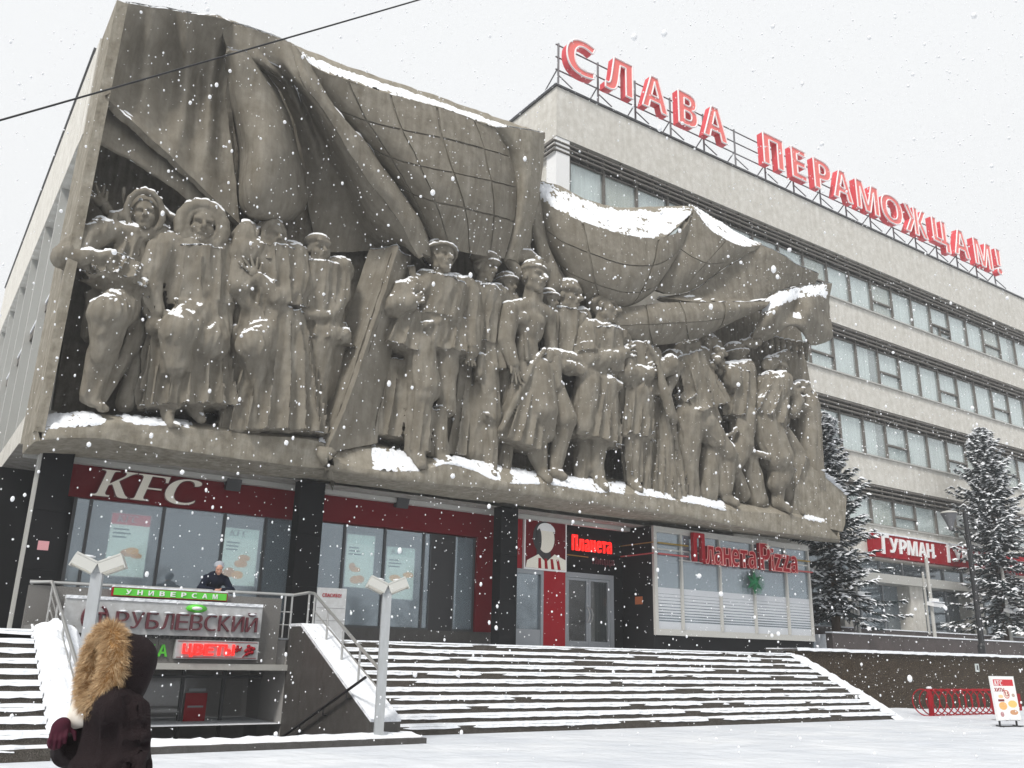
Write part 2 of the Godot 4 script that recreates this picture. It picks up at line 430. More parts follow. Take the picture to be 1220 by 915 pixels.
# ------------------------------------------------------------------ sheets lofted through rows of points
func cr(a: Vector3, b: Vector3, c: Vector3, d: Vector3, t: float) -> Vector3:
	return b.cubic_interpolate(c, a, d, t)
func loft_at(rows: Array, u: float, w: float) -> Vector3:      # u along a row 0..1, w down the rows 0..1
	var nr := rows.size(); var y := w * (nr - 1); var r := mini(int(y), nr - 2); var ty := y - r
	var nc: int = rows[0].size(); var x := u * (nc - 1); var c := mini(int(x), nc - 2); var tx := x - c
	var col := []
	for k in range(-1, 3):
		var row: Array = rows[clampi(r + k, 0, nr - 1)]
		col.append(cr(row[maxi(c - 1, 0)], row[c], row[c + 1], row[mini(c + 2, nc - 1)], tx))
	return cr(col[0], col[1], col[2], col[3], ty)
func loft(rows: Array, nu: int, nv: int, thick: float, u0 := 0.0, u1 := 1.0, w0 := 0.0, w1 := 1.0, lift := 0.0, rough := 0.0) -> MB:
	var p := []
	for j in nv + 1:
		for i in nu + 1:
			var q := loft_at(rows, lerpf(u0, u1, float(i) / nu), lerpf(w0, w1, float(j) / nv))
			if rough > 0.0: q += V(0.3, 0.3, 1) * rough * (fold_noise.get_noise_3dv(q * 1.4) + 0.4 * fold_noise.get_noise_3dv(q * 5.0))
			p.append(q)
	var n := []
	for j in nv + 1:
		for i in nu + 1:
			var a: Vector3 = p[j * (nu + 1) + mini(i + 1, nu)] - p[j * (nu + 1) + maxi(i - 1, 0)]
			var b: Vector3 = p[mini(j + 1, nv) * (nu + 1) + i] - p[maxi(j - 1, 0) * (nu + 1) + i]
			n.append(b.cross(a).normalized())
	var out := MB.new()
	var f := []
	var bk := []
	for i in p.size():
		f.append(p[i] + n[i] * lift); bk.append(p[i] - n[i] * thick + n[i] * lift)
	for j in nv:
		for i in nu:
			var a := j * (nu + 1) + i; var b := a + 1; var c := a + nu + 2; var d := a + nu + 1
			out.stri(f[a], f[b], f[c], n[a], n[b], n[c]); out.stri(f[a], f[c], f[d], n[a], n[c], n[d])
			out.stri(bk[a], bk[c], bk[b], -n[a], -n[c], -n[b]); out.stri(bk[a], bk[d], bk[c], -n[a], -n[d], -n[c])
	for i in nu:
		var t := i; var t2 := nv * (nu + 1) + i
		out.quad(f[t], bk[t], bk[t + 1], f[t + 1]); out.quad(f[t2], f[t2 + 1], bk[t2 + 1], bk[t2])
	for j in nv:
		var t := j * (nu + 1); var t2 := t + nu
		out.quad(f[t], f[t + nu + 1], bk[t + nu + 1], bk[t]); out.quad(f[t2], bk[t2], bk[t2 + nu + 1], f[t2 + nu + 1])
	return out
func snow_on(src: MB, th := 0.62, thick := 0.035, amount := 0.25, upper := 1e9) -> MB:      # the snow that lies on whatever in SRC is level enough to hold it
	var out := MB.new()
	for i in range(0, src.v.size(), 3):
		if maxf(src.n[i].y, maxf(src.n[i + 1].y, src.n[i + 2].y)) < th - amount: continue
		var any := false
		var q := []
		for e in 3:
			var p := src.v[i + e]
			var k := src.n[i + e].y - th + amount * (snow_noise.get_noise_3dv(p * 1.6) * 1.6 + snow_noise.get_noise_3dv(p * 9.0) * 0.7)
			if k > 0.0: any = true
			q.append(p + src.n[i + e] * clampf(k * 0.35, -0.02, thick) + V(0, 0.006, 0))
		if any: out.stri(q[0], q[1], q[2], src.n[i].lerp(Vector3.UP, 0.3).normalized(), src.n[i + 1].lerp(Vector3.UP, 0.3).normalized(), src.n[i + 2].lerp(Vector3.UP, 0.3).normalized())
	return out

# ------------------------------------------------------------------ carved heads and hands
func head(whole: SDF, c: Vector3, s: float, b: Basis, gear: String):
	var f := SDF.new(); f.cell = 0.034; whole.extra.append(f)
	var at := func(x: float, y: float, z: float) -> Vector3: return c + b * (V(x, y, z) * s)
	f.ell(at.call(0, 0.14, -0.05), V(0.33, 0.37, 0.40) * s, b, 0.08 * s)
	f.ell(at.call(0, -0.16, 0.08), V(0.25, 0.30, 0.27) * s, b, 0.12 * s)
	f.cap(at.call(-0.05, -0.41, 0.24), 0.085 * s, at.call(0.05, -0.41, 0.24), 0.085 * s, 0.1 * s)
	f.cap(at.call(-0.2, -0.3, 0.0), 0.09 * s, at.call(0.2, -0.3, 0.0), 0.09 * s, 0.1 * s)
	f.cap(at.call(-0.19, 0.12, 0.27), 0.065 * s, at.call(0.19, 0.12, 0.27), 0.065 * s, 0.06 * s)
	for e in [-1, 1]:
		f.ell(at.call(e * 0.135, 0.02, 0.37), V(0.115, 0.075, 0.15) * s, b, 0.03 * s, true)
		f.ell(at.call(e * 0.13, 0.015, 0.245), V(0.065, 0.038, 0.05) * s, b, 0.01 * s)
		f.ell(at.call(e * 0.19, -0.11, 0.20), V(0.10, 0.09, 0.09) * s, b, 0.08 * s)
		if gear in ["hair", "bandana", "sidecap", "peaked", "beanie", "beard", "cap"]:
			f.ell(at.call(e * 0.34, -0.02, -0.05), V(0.05, 0.12, 0.08) * s, b, 0.03 * s)
	f.cap(at.call(0, 0.09, 0.33), 0.04 * s, at.call(0, -0.12, 0.47), 0.068 * s, 0.03 * s)
	f.cap(at.call(-0.05, -0.14, 0.38), 0.045 * s, at.call(0.05, -0.14, 0.38), 0.045 * s, 0.03 * s)
	f.cap(at.call(-0.09, -0.25, 0.34), 0.04 * s, at.call(0.09, -0.25, 0.34), 0.04 * s, 0.05 * s)
	f.cap(at.call(-0.10, -0.268, 0.39), 0.028 * s, at.call(0.10, -0.268, 0.39), 0.028 * s, 0.02 * s, true)
	f.cap(at.call(0, -0.3, -0.08), 0.20 * s, at.call(0, -0.75, -0.14), 0.22 * s, 0.08 * s)
	match gear:
		"hood":
			for k in 14:
				var t := TAU * k / 14.0; var t2 := TAU * (k + 1) / 14.0
				var r := func(a: float) -> Vector3: return at.call(sin(a) * 0.50, cos(a) * (0.66 if cos(a) > 0 else 0.58), 0.20 + 0.10 * cos(a))
				f.cap(r.call(t), 0.09 * s, r.call(t2), 0.09 * s, 0.03 * s)
			f.ell(at.call(0, 0.1, -0.26), V(0.60, 0.66, 0.42) * s, b, 0.05 * s)
			f.cap(at.call(-0.45, 0.0, 0.1), 0.14 * s, at.call(-0.75, -0.15, 0.0), 0.16 * s, 0.08 * s)
		"ushanka":
			for k in 16:
				var t := TAU * k / 16.0; var t2 := TAU * (k + 1) / 16.0
				f.cap(at.call(sin(t) * 0.54, cos(t) * 0.60 - 0.02, 0.12), 0.17 * s, at.call(sin(t2) * 0.54, cos(t2) * 0.60 - 0.02, 0.12), 0.17 * s, 0.03 * s)
				f.cap(at.call(sin(t) * 0.38, cos(t) * 0.43 - 0.02, 0.2), 0.07 * s, at.call(sin(t2) * 0.38, cos(t2) * 0.43 - 0.02, 0.2), 0.07 * s, 0.02 * s)
			f.ell(at.call(0, 0.1, -0.3), V(0.6, 0.62, 0.4) * s, b, 0.05 * s)
		"scarf":
			for k in 14:
				var t := TAU * k / 14.0; var t2 := TAU * (k + 1) / 14.0
				f.cap(at.call(sin(t) * 0.36, cos(t) * 0.52, 0.12), 0.085 * s, at.call(sin(t2) * 0.36, cos(t2) * 0.52, 0.12), 0.085 * s, 0.04 * s)
			f.ell(at.call(0, 0.16, -0.2), V(0.44, 0.52, 0.40) * s, b, 0.05 * s)
			f.cone(at.call(0, -0.1, -0.1), 0.42 * s, at.call(0, -0.85, -0.1), 0.62 * s, 0.06 * s, 0.8, 6, 0.05)
		"helmet":
			f.ell(at.call(0, 0.30, -0.08), V(0.45, 0.38, 0.48) * s, b, 0.01)
			for k in 18:
				var t := TAU * k / 18.0; var t2 := TAU * (k + 1) / 18.0
				f.cap(at.call(sin(t) * 0.52, 0.20 + 0.10 * cos(t), cos(t) * 0.54 - 0.07), 0.045 * s, at.call(sin(t2) * 0.52, 0.20 + 0.10 * cos(t2), cos(t2) * 0.54 - 0.07), 0.045 * s, 0.04 * s)
			for e in [-1, 1]: f.cap(at.call(e * 0.36, 0.1, 0.08), 0.035 * s, at.call(e * 0.16, -0.42, 0.2), 0.03 * s, 0.02 * s)
		"cap":
			f.ell(at.call(0, 0.36, -0.06), V(0.44, 0.22, 0.46) * s, b, 0.02)
			f.cap(at.call(-0.22, 0.24, 0.36), 0.06 * s, at.call(0.22, 0.24, 0.36), 0.06 * s, 0.06 * s)
			f.ell(at.call(0.3, 0.0, -0.1), V(0.16, 0.36, 0.3) * s, b, 0.05 * s)
		"peaked":
			f.cone(at.call(0, 0.2, -0.04), 0.40 * s, at.call(0, 0.36, -0.04), 0.42 * s, 0.02 * s)
			f.ell(at.call(0, 0.44, -0.02), V(0.58, 0.13, 0.56) * s, b, 0.03 * s)
			f.ell(at.call(0, 0.2, 0.38), V(0.28, 0.06, 0.22) * s, b, 0.03 * s)
		"sidecap":
			f.ell(at.call(0.05, 0.42, -0.05), V(0.30, 0.24, 0.46) * s, b, 0.03 * s)
			f.cap(at.call(-0.3, 0.3, 0.2), 0.05 * s, at.call(0.3, 0.3, 0.2), 0.05 * s, 0.03 * s)
		"beanie":
			f.ell(at.call(0, 0.30, -0.05), V(0.40, 0.32, 0.44) * s, b, 0.02 * s)
			for k in 16:
				var t := TAU * k / 16.0; var t2 := TAU * (k + 1) / 16.0
				f.cap(at.call(sin(t) * 0.36, 0.2, cos(t) * 0.40 - 0.04), 0.09 * s, at.call(sin(t2) * 0.36, 0.2, cos(t2) * 0.40 - 0.04), 0.09 * s, 0.02 * s)
		"bandana":
			f.ell(at.call(0, 0.28, -0.08), V(0.37, 0.34, 0.42) * s, b, 0.02 * s)
			for k in 16:
				var t := TAU * k / 16.0; var t2 := TAU * (k + 1) / 16.0
				f.cap(at.call(sin(t) * 0.35, 0.28, cos(t) * 0.40 - 0.06), 0.06 * s, at.call(sin(t2) * 0.35, 0.28, cos(t2) * 0.40 - 0.06), 0.06 * s, 0.01 * s)
			f.cap(at.call(0.0, 0.5, 0.2), 0.12 * s, at.call(-0.05, 0.66, 0.1), 0.07 * s, 0.05 * s)
		"hair":
			f.ell(at.call(0, 0.26, -0.12), V(0.38, 0.36, 0.42) * s, b, 0.02 * s)
			for k in 9:
				var t := lerpf(-1.2, 1.2, k / 8.0)
				f.cap(at.call(sin(t) * 0.34, 0.36 + 0.06 * (k % 2), 0.22 * cos(t)), 0.07 * s, at.call(sin(t) * 0.38, 0.1, -0.25), 0.10 * s, 0.02 * s)
		"beard":
			for k in 26:
				var t := k * 2.4; var y := lerpf(0.5, -0.65, k / 25.0)
				var rr := 0.34 if y > 0.0 else 0.26
				f.ell(at.call(sin(t) * rr, y, cos(t) * 0.12 + (-0.12 if y > 0.0 else 0.24)), V(0.12, 0.12, 0.12) * s, b, 0.02 * s)
func hand(whole: SDF, a: Vector3, towards: Vector3, s: float, spread: float, curl: float):
	var f := SDF.new(); f.cell = s * 0.075; whole.extra.append(f)
	var d := (towards - a).normalized()
	var fw := (V(0, 0, 1) - d * d.z).normalized()
	var side := d.cross(fw).normalized()
	f.ell(a + d * s * 0.25, V(0.36, 0.36, 0.26) * s, Basis(side, d, -fw), 0.04)
	for k in 4:
		var off := (k - 1.5) / 1.5
		var ln: float = [0.78, 0.92, 0.88, 0.68][k] * s
		var root := a + d * s * 0.5 + side * off * 0.30 * s + fw * 0.08 * s
		var dir := (d + side * off * spread).normalized()
		var mid := root + dir * ln * 0.5
		var tip := mid + (dir * (1.0 - curl) + (-fw) * curl * 0.3 - d * curl * 0.55 + fw * 0.1).normalized() * ln * 0.5
		f.cap(root, 0.105 * s, mid, 0.10 * s, 0.012); f.cap(mid, 0.10 * s, tip, 0.075 * s, 0.012)
	var tb := a + side * 0.30 * s + d * 0.1 * s + fw * 0.1 * s
	f.cap(tb, 0.13 * s, tb + (d * 0.8 + side * 0.6 * (1.0 - curl) + fw * 0.3).normalized() * s * 0.6, 0.09 * s, 0.02)

func snow_ramp(x0: float, x1: float, z0: float, y0: float, z1: float, y1: float, deep: float, sd: float) -> MB:      # snow drifted along a slope, rounded at the sides
	var m := MB.new()
	var nu := 10; var nv := 60
	var at := func(i: int, j: int) -> Vector3:
		var u := i / float(nu); var w := j / float(nv)
		var x := lerpf(x0, x1, u) + 0.10 * snow_noise.get_noise_2d(w * 9.0 + sd, 3.0) * (1.0 if i == nu else 0.3)
		var b := pow(maxf(0.0, sin(PI * clampf(u, 0.0, 1.0))), 0.5)
		return V(x, lerpf(y0, y1, w) - 0.06 + deep * b * (1.0 + 0.7 * snow_noise.get_noise_2d(x * 1.5 + sd, w * 8.0)) * minf(1.0, minf(w, 1 - w) * 9.0), lerpf(z0, z1, w))
	for i in nu:
		for j in nv:
			m.quad(at.call(i, j + 1), at.call(i + 1, j + 1), at.call(i + 1, j), at.call(i, j))
	return m

var relief: Node3D
func figure(f: SDF, called: String, label: String, amp: float):
	var m := f.build(fold_noise, amp)
	for e in f.extra:
		var h: MB = e.build(fold_noise, 0.0)
		m.v.append_array(h.v); m.n.append_array(h.n)
	var o := part(relief, called, m, M.relief)
	if label: o.set_meta("label", label)
	var s := snow_on(m, 0.74, 0.035, 0.30)
	if s.v.size(): stuff(part(o, "snow", s, M.snow_cap))

func _ready():
	# camera, sky, sun, exposure
	var cam := Camera3D.new(); cam.name = "camera"; add_child(cam)
	cam.position = V(0, 1.6, 0)
	cam.basis = Basis(Vector3.UP, deg_to_rad(-34.318)) * Basis(Vector3.RIGHT, deg_to_rad(17.032)) * Basis(Vector3.BACK, deg_to_rad(1.258))
	cam.fov = 46.74; cam.near = 0.05; cam.far = 2000.0; cam.current = true
	var sky_mat := ProceduralSkyMaterial.new()
	sky_mat.sky_top_color = lin(0.86, 0.875, 0.89); sky_mat.sky_horizon_color = lin(0.86, 0.87, 0.88); sky_mat.sky_curve = 0.32; sky_mat.sky_energy_multiplier = 0.76
	sky_mat.ground_bottom_color = lin(0.55, 0.56, 0.57); sky_mat.ground_horizon_color = lin(0.72, 0.73, 0.74)
	sky_mat.sun_angle_max = 0.0
	var env := Environment.new()
	env.background_mode = Environment.BG_SKY
	env.sky = Sky.new(); env.sky.sky_material = sky_mat
	env.tonemap_mode = Environment.TONE_MAPPER_LINEAR
	env.tonemap_exposure = 2.05
	env.sdfgi_enabled = true; env.ssao_enabled = true; env.ssil_enabled = true
	env.fog_enabled = true; env.fog_density = 0.0018; env.fog_light_color = Color(0.93, 0.94, 0.95)
	var we := WorldEnvironment.new(); we.name = "environment"; we.environment = env; add_child(we)
	var sun := DirectionalLight3D.new(); sun.name = "overcast_sun"; add_child(sun)
	sun.light_energy = 0.5; sun.light_angular_distance = 12.0; sun.light_color = Color(1.0, 0.985, 0.96); sun.shadow_enabled = true
	sun.rotation_degrees = V(-50, -58, 0)

	make_materials()
	font_bold = SystemFont.new(); font_bold.font_names = PackedStringArray(["Droid Sans"]); font_bold.font_weight = 700
	font_plain = SystemFont.new(); font_plain.font_names = PackedStringArray(["Droid Sans"])
	font_serif = SystemFont.new(); font_serif.font_names = PackedStringArray(["Droid Serif"]); font_serif.font_weight = 700
	setting()
	museum_block()
	office_wing()
	monument()
	roof_sign()
	shop_fronts()
	pizza_shop()
	basement_entrance()
	stairs()
	terrace()
	lamps()
	spruces()
	far_trees()
	people()
	small_things()
	falling_snow()

# ------------------------------------------------------------------ ground and stairs
func setting():
	# snowy square with the stair well of the basement shop left open
	var g := MB.new()
	var xs := [-400.0, -12.0, 3.2, 8.09, 40.0, 400.0]
	var zs := [-400.0, -21.0, -16.75, -15.65, 6.0, 400.0]
	for i in 5:
		for j in 5:
			if i == 2 and j == 1: continue
			var y := 0.0
			g.quad(V(xs[i], y, zs[j]), V(xs[i + 1], y, zs[j]), V(xs[i + 1], y, zs[j + 1]), V(xs[i], y, zs[j + 1]))
	structure("ground", g, M.ground)
	var rd := MB.new(); rd.quad(V(-300, 0.004, 5), V(300, 0.004, 5), V(300, 0.004, 34), V(-300, 0.004, 34)); structure("road", rd, M.asphalt)
	# trodden snow on the square: low uneven heaps in front of the steps and wall
	var h := MB.new()
	var nx := 90; var nz := 40
	var hp := func(i: int, j: int) -> Vector3:
		var x := -2.0 + 46.0 * i / nx; var z := -17.25 + 11.5 * j / nz
		if x > 26.6: z = lerpf(-20.8, -5.75, float(j) / nz)
		var e := clampf(minf(minf(j, nz - j), minf(i, nx - i)) / 4.0, 0, 1)
		var k := 0.05 * fold_noise.get_noise_2d(x * 0.6, z * 1.1) + 0.025 * fold_noise.get_noise_2d(x * 3.0, z * 3.0) + 0.02
		if x > 27.0: k += 0.42 * clampf(1.0 - (z + 20.8) / 2.6, 0, 1) * clampf(1.0 - absf(x - 29.0) / 5.0, 0.25, 1) + 0.05 * fold_noise.get_noise_2d(x, z)
		return V(x, -0.03 + maxf(0.0, k) * e + (0.03 if x > 27.0 and j < 3 else 0.0), z)
	for i in nx:
		for j in nz:
			if hp.call(i, j).x > 2.9 and hp.call(i + 1, j).x < 9.0 and hp.call(i, j).z < -15.4: continue
			h.quad(hp.call(i, j), hp.call(i + 1, j), hp.call(i + 1, j + 1), hp.call(i, j + 1))
	structure("trodden_snow_ground", h, M.ground)
	# landing behind the steps
	var l := MB.new()
	l.span(-30, 2.45, -0.4, 1.86, -60, -19.3)
	l.span(2.45, 8.72, 1.50, 1.86, -24.2, -21.16)
	l.span(8.72, 26.3, -0.4, 1.86, -24.2, -21.15)
	l.span(8.72, 26.3, -0.4, 1.86, -21.15, -20.8)
	structure("landing_pavement", l, M.granite_grey)
	var ls := MB.new()
	ls.span(-30, 2.45, 1.864, 1.90, -60, -19.35)
	ls.span(2.45, 26.3, 1.864, 1.90, -24.0, -21.2)
	ls.span(8.75, 26.28, 1.864, 1.90, -21.2, -20.85)
	structure("snowy_landing_ground", ls, M.snow)

func stair_snow(x0: float, x1: float, zf: float, zb: float, y: float, sd: int, bare: float) -> MB:
	# a crust of snow on one tread, its front edge wavy and worn through in places
	var m := MB.new()
	var n := int((x1 - x0) / 0.16)
	var pf := []
	for i in n + 1:
		var x := lerpf(x0, x1, float(i) / n)
		var w := snow_noise.get_noise_2d(x * 0.35 + sd * 17.0, sd * 5.3)
		var w2 := fold_noise.get_noise_2d(x * 2.2 + sd * 9.0, 40.0 + sd)
		var worn := clampf((-0.30 - w + bare) * 5.0, 0.0, 1.0)          # trodden stretches show the stone edge
		pf.append([x, lerpf(zb, zf, 1.03 - 0.32 * worn), 0.036 + 0.010 * w2 - 0.012 * worn, maxf(0.006, (0.048 + 0.02 * w + 0.024 * w2) * (1.0 - worn))])
	for i in n:
		var a = pf[i]; var b = pf[i + 1]
		var at := V(a[0], y + a[2], zb); var bt := V(b[0], y + b[2], zb)
		var am := V(a[0], y + a[2], a[1] - 0.03); var bm := V(b[0], y + b[2], b[1] - 0.03)
		var af := V(a[0], y - maxf(a[3], 0.004), a[1] + 0.012); var bf := V(b[0], y - maxf(b[3], 0.004), b[1] + 0.012)
		m.quad(at, bt, bm, am); m.quad(am, bm, bf, af)
	return m

func stairs():
	var n := 11; var rise := 1.86 / 11.0
	var t := thing("main_staircase", "wide flight of snowy stone steps leading up to the shop entrances", "staircase")
	for k in n:
		var zf := -17.2 - 0.36 * k
		var m := MB.new(); m.span(8.75 if k > 0 else 8.9, 26.3, -0.3 if k == 0 else rise * k - 0.01, rise * (k + 1), -21.0 if k == n - 1 else zf - 0.40, zf)
		var s := part(t, "step", m, M.step)
		if k < n - 1: stuff(part(s, "snow", stair_snow(8.76, 26.28, zf, zf - 0.365, rise * (k + 1), k + 1, 0.02), M.snow))
		else: stuff(part(s, "snow", stair_snow(8.76, 26.28, zf, zf - 0.2, rise * (k + 1), k + 1, 0.0), M.snow))
	# snow banked against the right ends of the steps
	stuff(part(t, "snow_bank", snow_ramp(26.02, 26.55, -16.98, 0.02, -21.0, 1.98, 0.12, 2.0), M.snow))
	var t2 := thing("side_staircase", "snowy stone steps at the left edge, rising beside the railing", "staircase")
	for k in n:
		var zf := -15.3 - 0.4 * k
		var m := MB.new(); m.span(-8.0, 2.45, -0.3 if k == 0 else rise * k - 0.01, rise * (k + 1), zf - 0.44, zf)
		var s := part(t2, "step", m, M.step)
		stuff(part(s, "snow", stair_snow(-4.0, 2.44, zf, zf - 0.405, rise * (k + 1), k + 31, 0.05), M.snow))

func terrace():
	var t := thing("terrace_wall", "long pebbledash retaining wall with a snowy coping right of the steps", "wall")
	var m := MB.new(); m.span(26.3, 90, -0.5, 1.98, -21.2, -20.8)
	part(t, "wall", m, M.pebbledash)
	m = MB.new(); m.span(26.28, 90, 1.984, 2.05, -21.3, -20.74)
	part(t, "coping", m, M.granite_grey)
	m = MB.new()
	var px := 26.3
	while px < 80.0:
		var a := fold_noise.get_noise_2d(px * 2.0, 3.0); var b := fold_noise.get_noise_2d((px + 0.3) * 2.0, 3.0)
		m.quad(V(px, 2.10 + 0.03 * a, -21.3), V(px + 0.3, 2.10 + 0.03 * b, -21.3), V(px + 0.3, 2.10 + 0.03 * b, -20.72), V(px, 2.10 + 0.03 * a, -20.72))
		m.quad(V(px, 2.10 + 0.03 * a, -20.72), V(px + 0.3, 2.10 + 0.03 * b, -20.72), V(px + 0.3, 2.0 + 0.04 * b, -20.69), V(px, 2.0 + 0.04 * a, -20.69))
		px += 0.3
	stuff(part(t, "snow", m, M.snow))
	m = MB.new(); m.span(26.3, 90, -0.4, 2.04, -30, -21.3)
	structure("terrace_pavement", m, M.granite_grey)
	m = MB.new(); m.span(26.3, 90, 2.044, 2.08, -27, -21.35)
	structure("snowy_terrace_ground", m, M.snow)
	var t2 := thing("planter", "purple granite planter wall with snow along its rim, in front of the spruces", "planter")
	for k in 12:
		var x0 := 31.0 + 2.4 * k
		m = MB.new(); m.span(x0, x0 + 2.385, 2.05, 2.74, -23.0, -22.7)
		part(t2, "granite_panel", m, M.granite_purple)
	m = MB.new(); m.span(31.0, 59.8, 2.745, 2.80, -23.02, -22.66); part(t2, "snow", m, M.snow); stuff(t2.get_child(t2.get_child_count() - 1))
	m = MB.new(); m.span(31.0, 60, 2.04, 2.7, -24.9, -23.0); structure("planter_soil_ground", m, M.snow)
	var t3 := thing("upper_kerb", "brown granite kerb at the foot of the long office wing", "kerb")
	for k in 12:
		var x0 := 29.6 + 2.6 * k
		m = MB.new(); m.span(x0, x0 + 2.59, 2.05, 3.10, -25.3, -24.9); part(t3, "kerb_stone", m, M.granite_purple)
	m = MB.new(); m.span(29.6, 60.8, 3.105, 3.15, -25.32, -24.86); stuff(part(t3, "snow", m, M.snow))
	m = MB.new(); m.span(28.0, 90, 2.0, 3.08, -32, -25.3); structure("upper_pavement", m, M.granite_grey)

# ------------------------------------------------------------------ buildings
func museum_block():
	var t := thing("museum_building", "concrete block that carries the carved relief, its glazed flank at the left edge", "building")
	var m := MB.new()
	m.span(2.6, 26.5, 5.95, 17.0, -44, -23.52); part(t, "wall", m, M.wing)
	m = MB.new(); m.span(2.05, 26.5, 14.2, 17.1, -44, -23.51); m.span(2.06, 2.6, 14.2, 17.1, -23.51, -22.8); part(t, "parapet", m, M.wing)
	m = MB.new(); m.span(2.0, 26.5, 17.104, 17.16, -44, -23.4); part(t, "roof_edge", m, M.frame_dark)
	# glazed flank
	for k in 7:
		var z0 := -23.4 - 3.0 * k
		m = MB.new(); m.span(2.32, 2.36, 6.9, 14.2, z0 - 2.85, z0); var w := part(t, "window", m, M.shop_glass)
		m = MB.new()
		for q in 3: m.span(2.26, 2.40, 6.9, 14.2, z0 - 0.06 - q * 0.95, z0 + 0.06 - q * 0.95)
		m.span(2.25, 2.40, 10.4, 10.62, z0 - 2.9, z0)
		part(w, "frame", m, M.frame_brown)
		m = MB.new(); m.span(2.22, 2.34, 10.62, 10.70, z0 - 2.8, z0 - 0.1); stuff(part(w, "snow", m, M.snow))
		m = MB.new(); m.span(2.10, 2.6, 6.2, 14.2, z0 - 3.0, z0 - 2.85); part(t, "fin", m, M.frame_light)
	m = MB.new(); m.span(2.05, 2.6, 5.95, 6.9, -44, -22.81); part(t, "sill_band", m, M.wing)
	# floor slab over the shops and its soffit
	m = MB.new(); m.span(1.9, 29.0, 5.93, 5.95, -44, -22.4); part(t, "soffit", m, M.soffit)
	m = MB.new(); m.span(2.1, 20.8, 5.80, 5.926, -23.27, -23.05); part(t, "soffit_beam", m, M.frame_light)
	# pillars
	for q in [[-0.35, 0.45], [2.40, 3.05], [8.52, 9.20], [14.88, 15.49]]:
		m = MB.new()
		for k in 3: m.span(q[0], q[1], 1.9 + 1.3 * k, 1.9 + 1.3 * k + 1.294 + (0.13 if k == 2 else 0.0), -22.62, -22.2)
		var p := part(t, "pillar", m, M.granite_black)
		p.set_meta("label", "black granite pillar")
		if q[0] < 3.0:
			m = MB.new(); m.span(q[0] - 0.06, q[0] - 0.003, 1.9, 5.92, -22.6, -22.24); part(p, "edge_strip", m, M.frame_light)
	m = MB.new(); m.span(-3.0, 26.5, 1.9, 5.93, -31, -30.8); m.span(-3.2, -3.0, 1.9, 5.93, -31, -23.0); part(t, "inner_wall", m, M.dark)
	m = MB.new(); m.span(-3.0, 3.02, 1.9, 5.93, -25.9, -25.7); part(t, "entrance_wall", m, M.granite_black)
	m = MB.new(); m.span(2.05, 29.0, 1.9, 5.93, -44.2, -44.0); part(t, "rear_wall", m, M.wing)

func window_bay(t: Node3D, x0: float, w: float, y0: float, y1: float, top: float, kind: int, zf: float):
	# one bay of the strip windows: dark frame, pane, curtain, and the pipes of the sun screen above
	var m := MB.new()
	m.span(x0 - 0.055, x0 + 0.055, y0, top, zf - 0.12, zf + 0.04)
	m.span(x0 + 0.07, x0 + w - 0.07, y0, y0 + 0.08, zf - 0.10, zf + 0.03)
	m.span(x0 + 0.07, x0 + w - 0.07, y1 - 0.06, y1, zf - 0.10, zf + 0.03)
	if kind == 1:
		m.span(x0 + 0.07, x0 + w - 0.07, y0 + (y1 - y0) * 0.40, y0 + (y1 - y0) * 0.40 + 0.09, zf - 0.10, zf + 0.05)
	if kind == 2:
		m.span(x0 + 0.07, x0 + w - 0.07, y0 + (y1 - y0) * 0.38, y0 + (y1 - y0) * 0.38 + 0.09, zf - 0.10, zf + 0.08)
		m.span(x0 + w * 0.42, x0 + w * 0.42 + 0.07, y0 + 0.08, y0 + (y1 - y0) * 0.38, zf - 0.10, zf + 0.05)
		m.span(x0 + w * 0.5, x0 + w - 0.1, y0 + (y1 - y0) * 0.25, y0 + (y1 - y0) * 0.25 + 0.06, zf - 0.10, zf + 0.12)
	var fr := part(t, "window", m, M.frame_brown)
	m = MB.new(); m.span(x0 + 0.07, x0 + w - 0.07, y0 + 0.08, y1 - 0.06, zf - 0.07, zf - 0.06); part(fr, "pane", m, M.glass)
	m = MB.new()
	for k in 3: m.bar(V(x0, y1 + 0.12 + 0.22 * k, zf + 0.16), V(x0 + w, y1 + 0.12 + 0.22 * k, zf + 0.16), 0.055, 6)
	m.span(x0 + w * 0.5 - 0.04, x0 + w * 0.5 + 0.04, y1, top, zf - 0.02, zf + 0.1)
	part(fr, "sun_screen", m, M.frame_brown)
	var r := absf(fold_noise.get_noise_2d(x0 * 7.1, y0 * 3.3))
	m = MB.new()
	var lo := y0 + 0.05; var cx0 := x0 + 0.08; var cx1 := x0 + w - 0.08
	if r > 0.42: cx1 -= w * 0.3
	var nn := 10
	for i in nn:
		var xa := lerpf(cx0, cx1, float(i) / nn); var xb := lerpf(cx0, cx1, float(i + 1) / nn)
		var za := zf - 0.15 + 0.025 * (i % 2); var zb := zf - 0.15 + 0.025 * ((i + 1) % 2)
		m.quad(V(xa, y1, za), V(xb, y1, zb), V(xb, lo, zb), V(xa, lo, za))
	part(fr, "curtain", m, M.curtain2 if r < 0.06 else M.curtain)

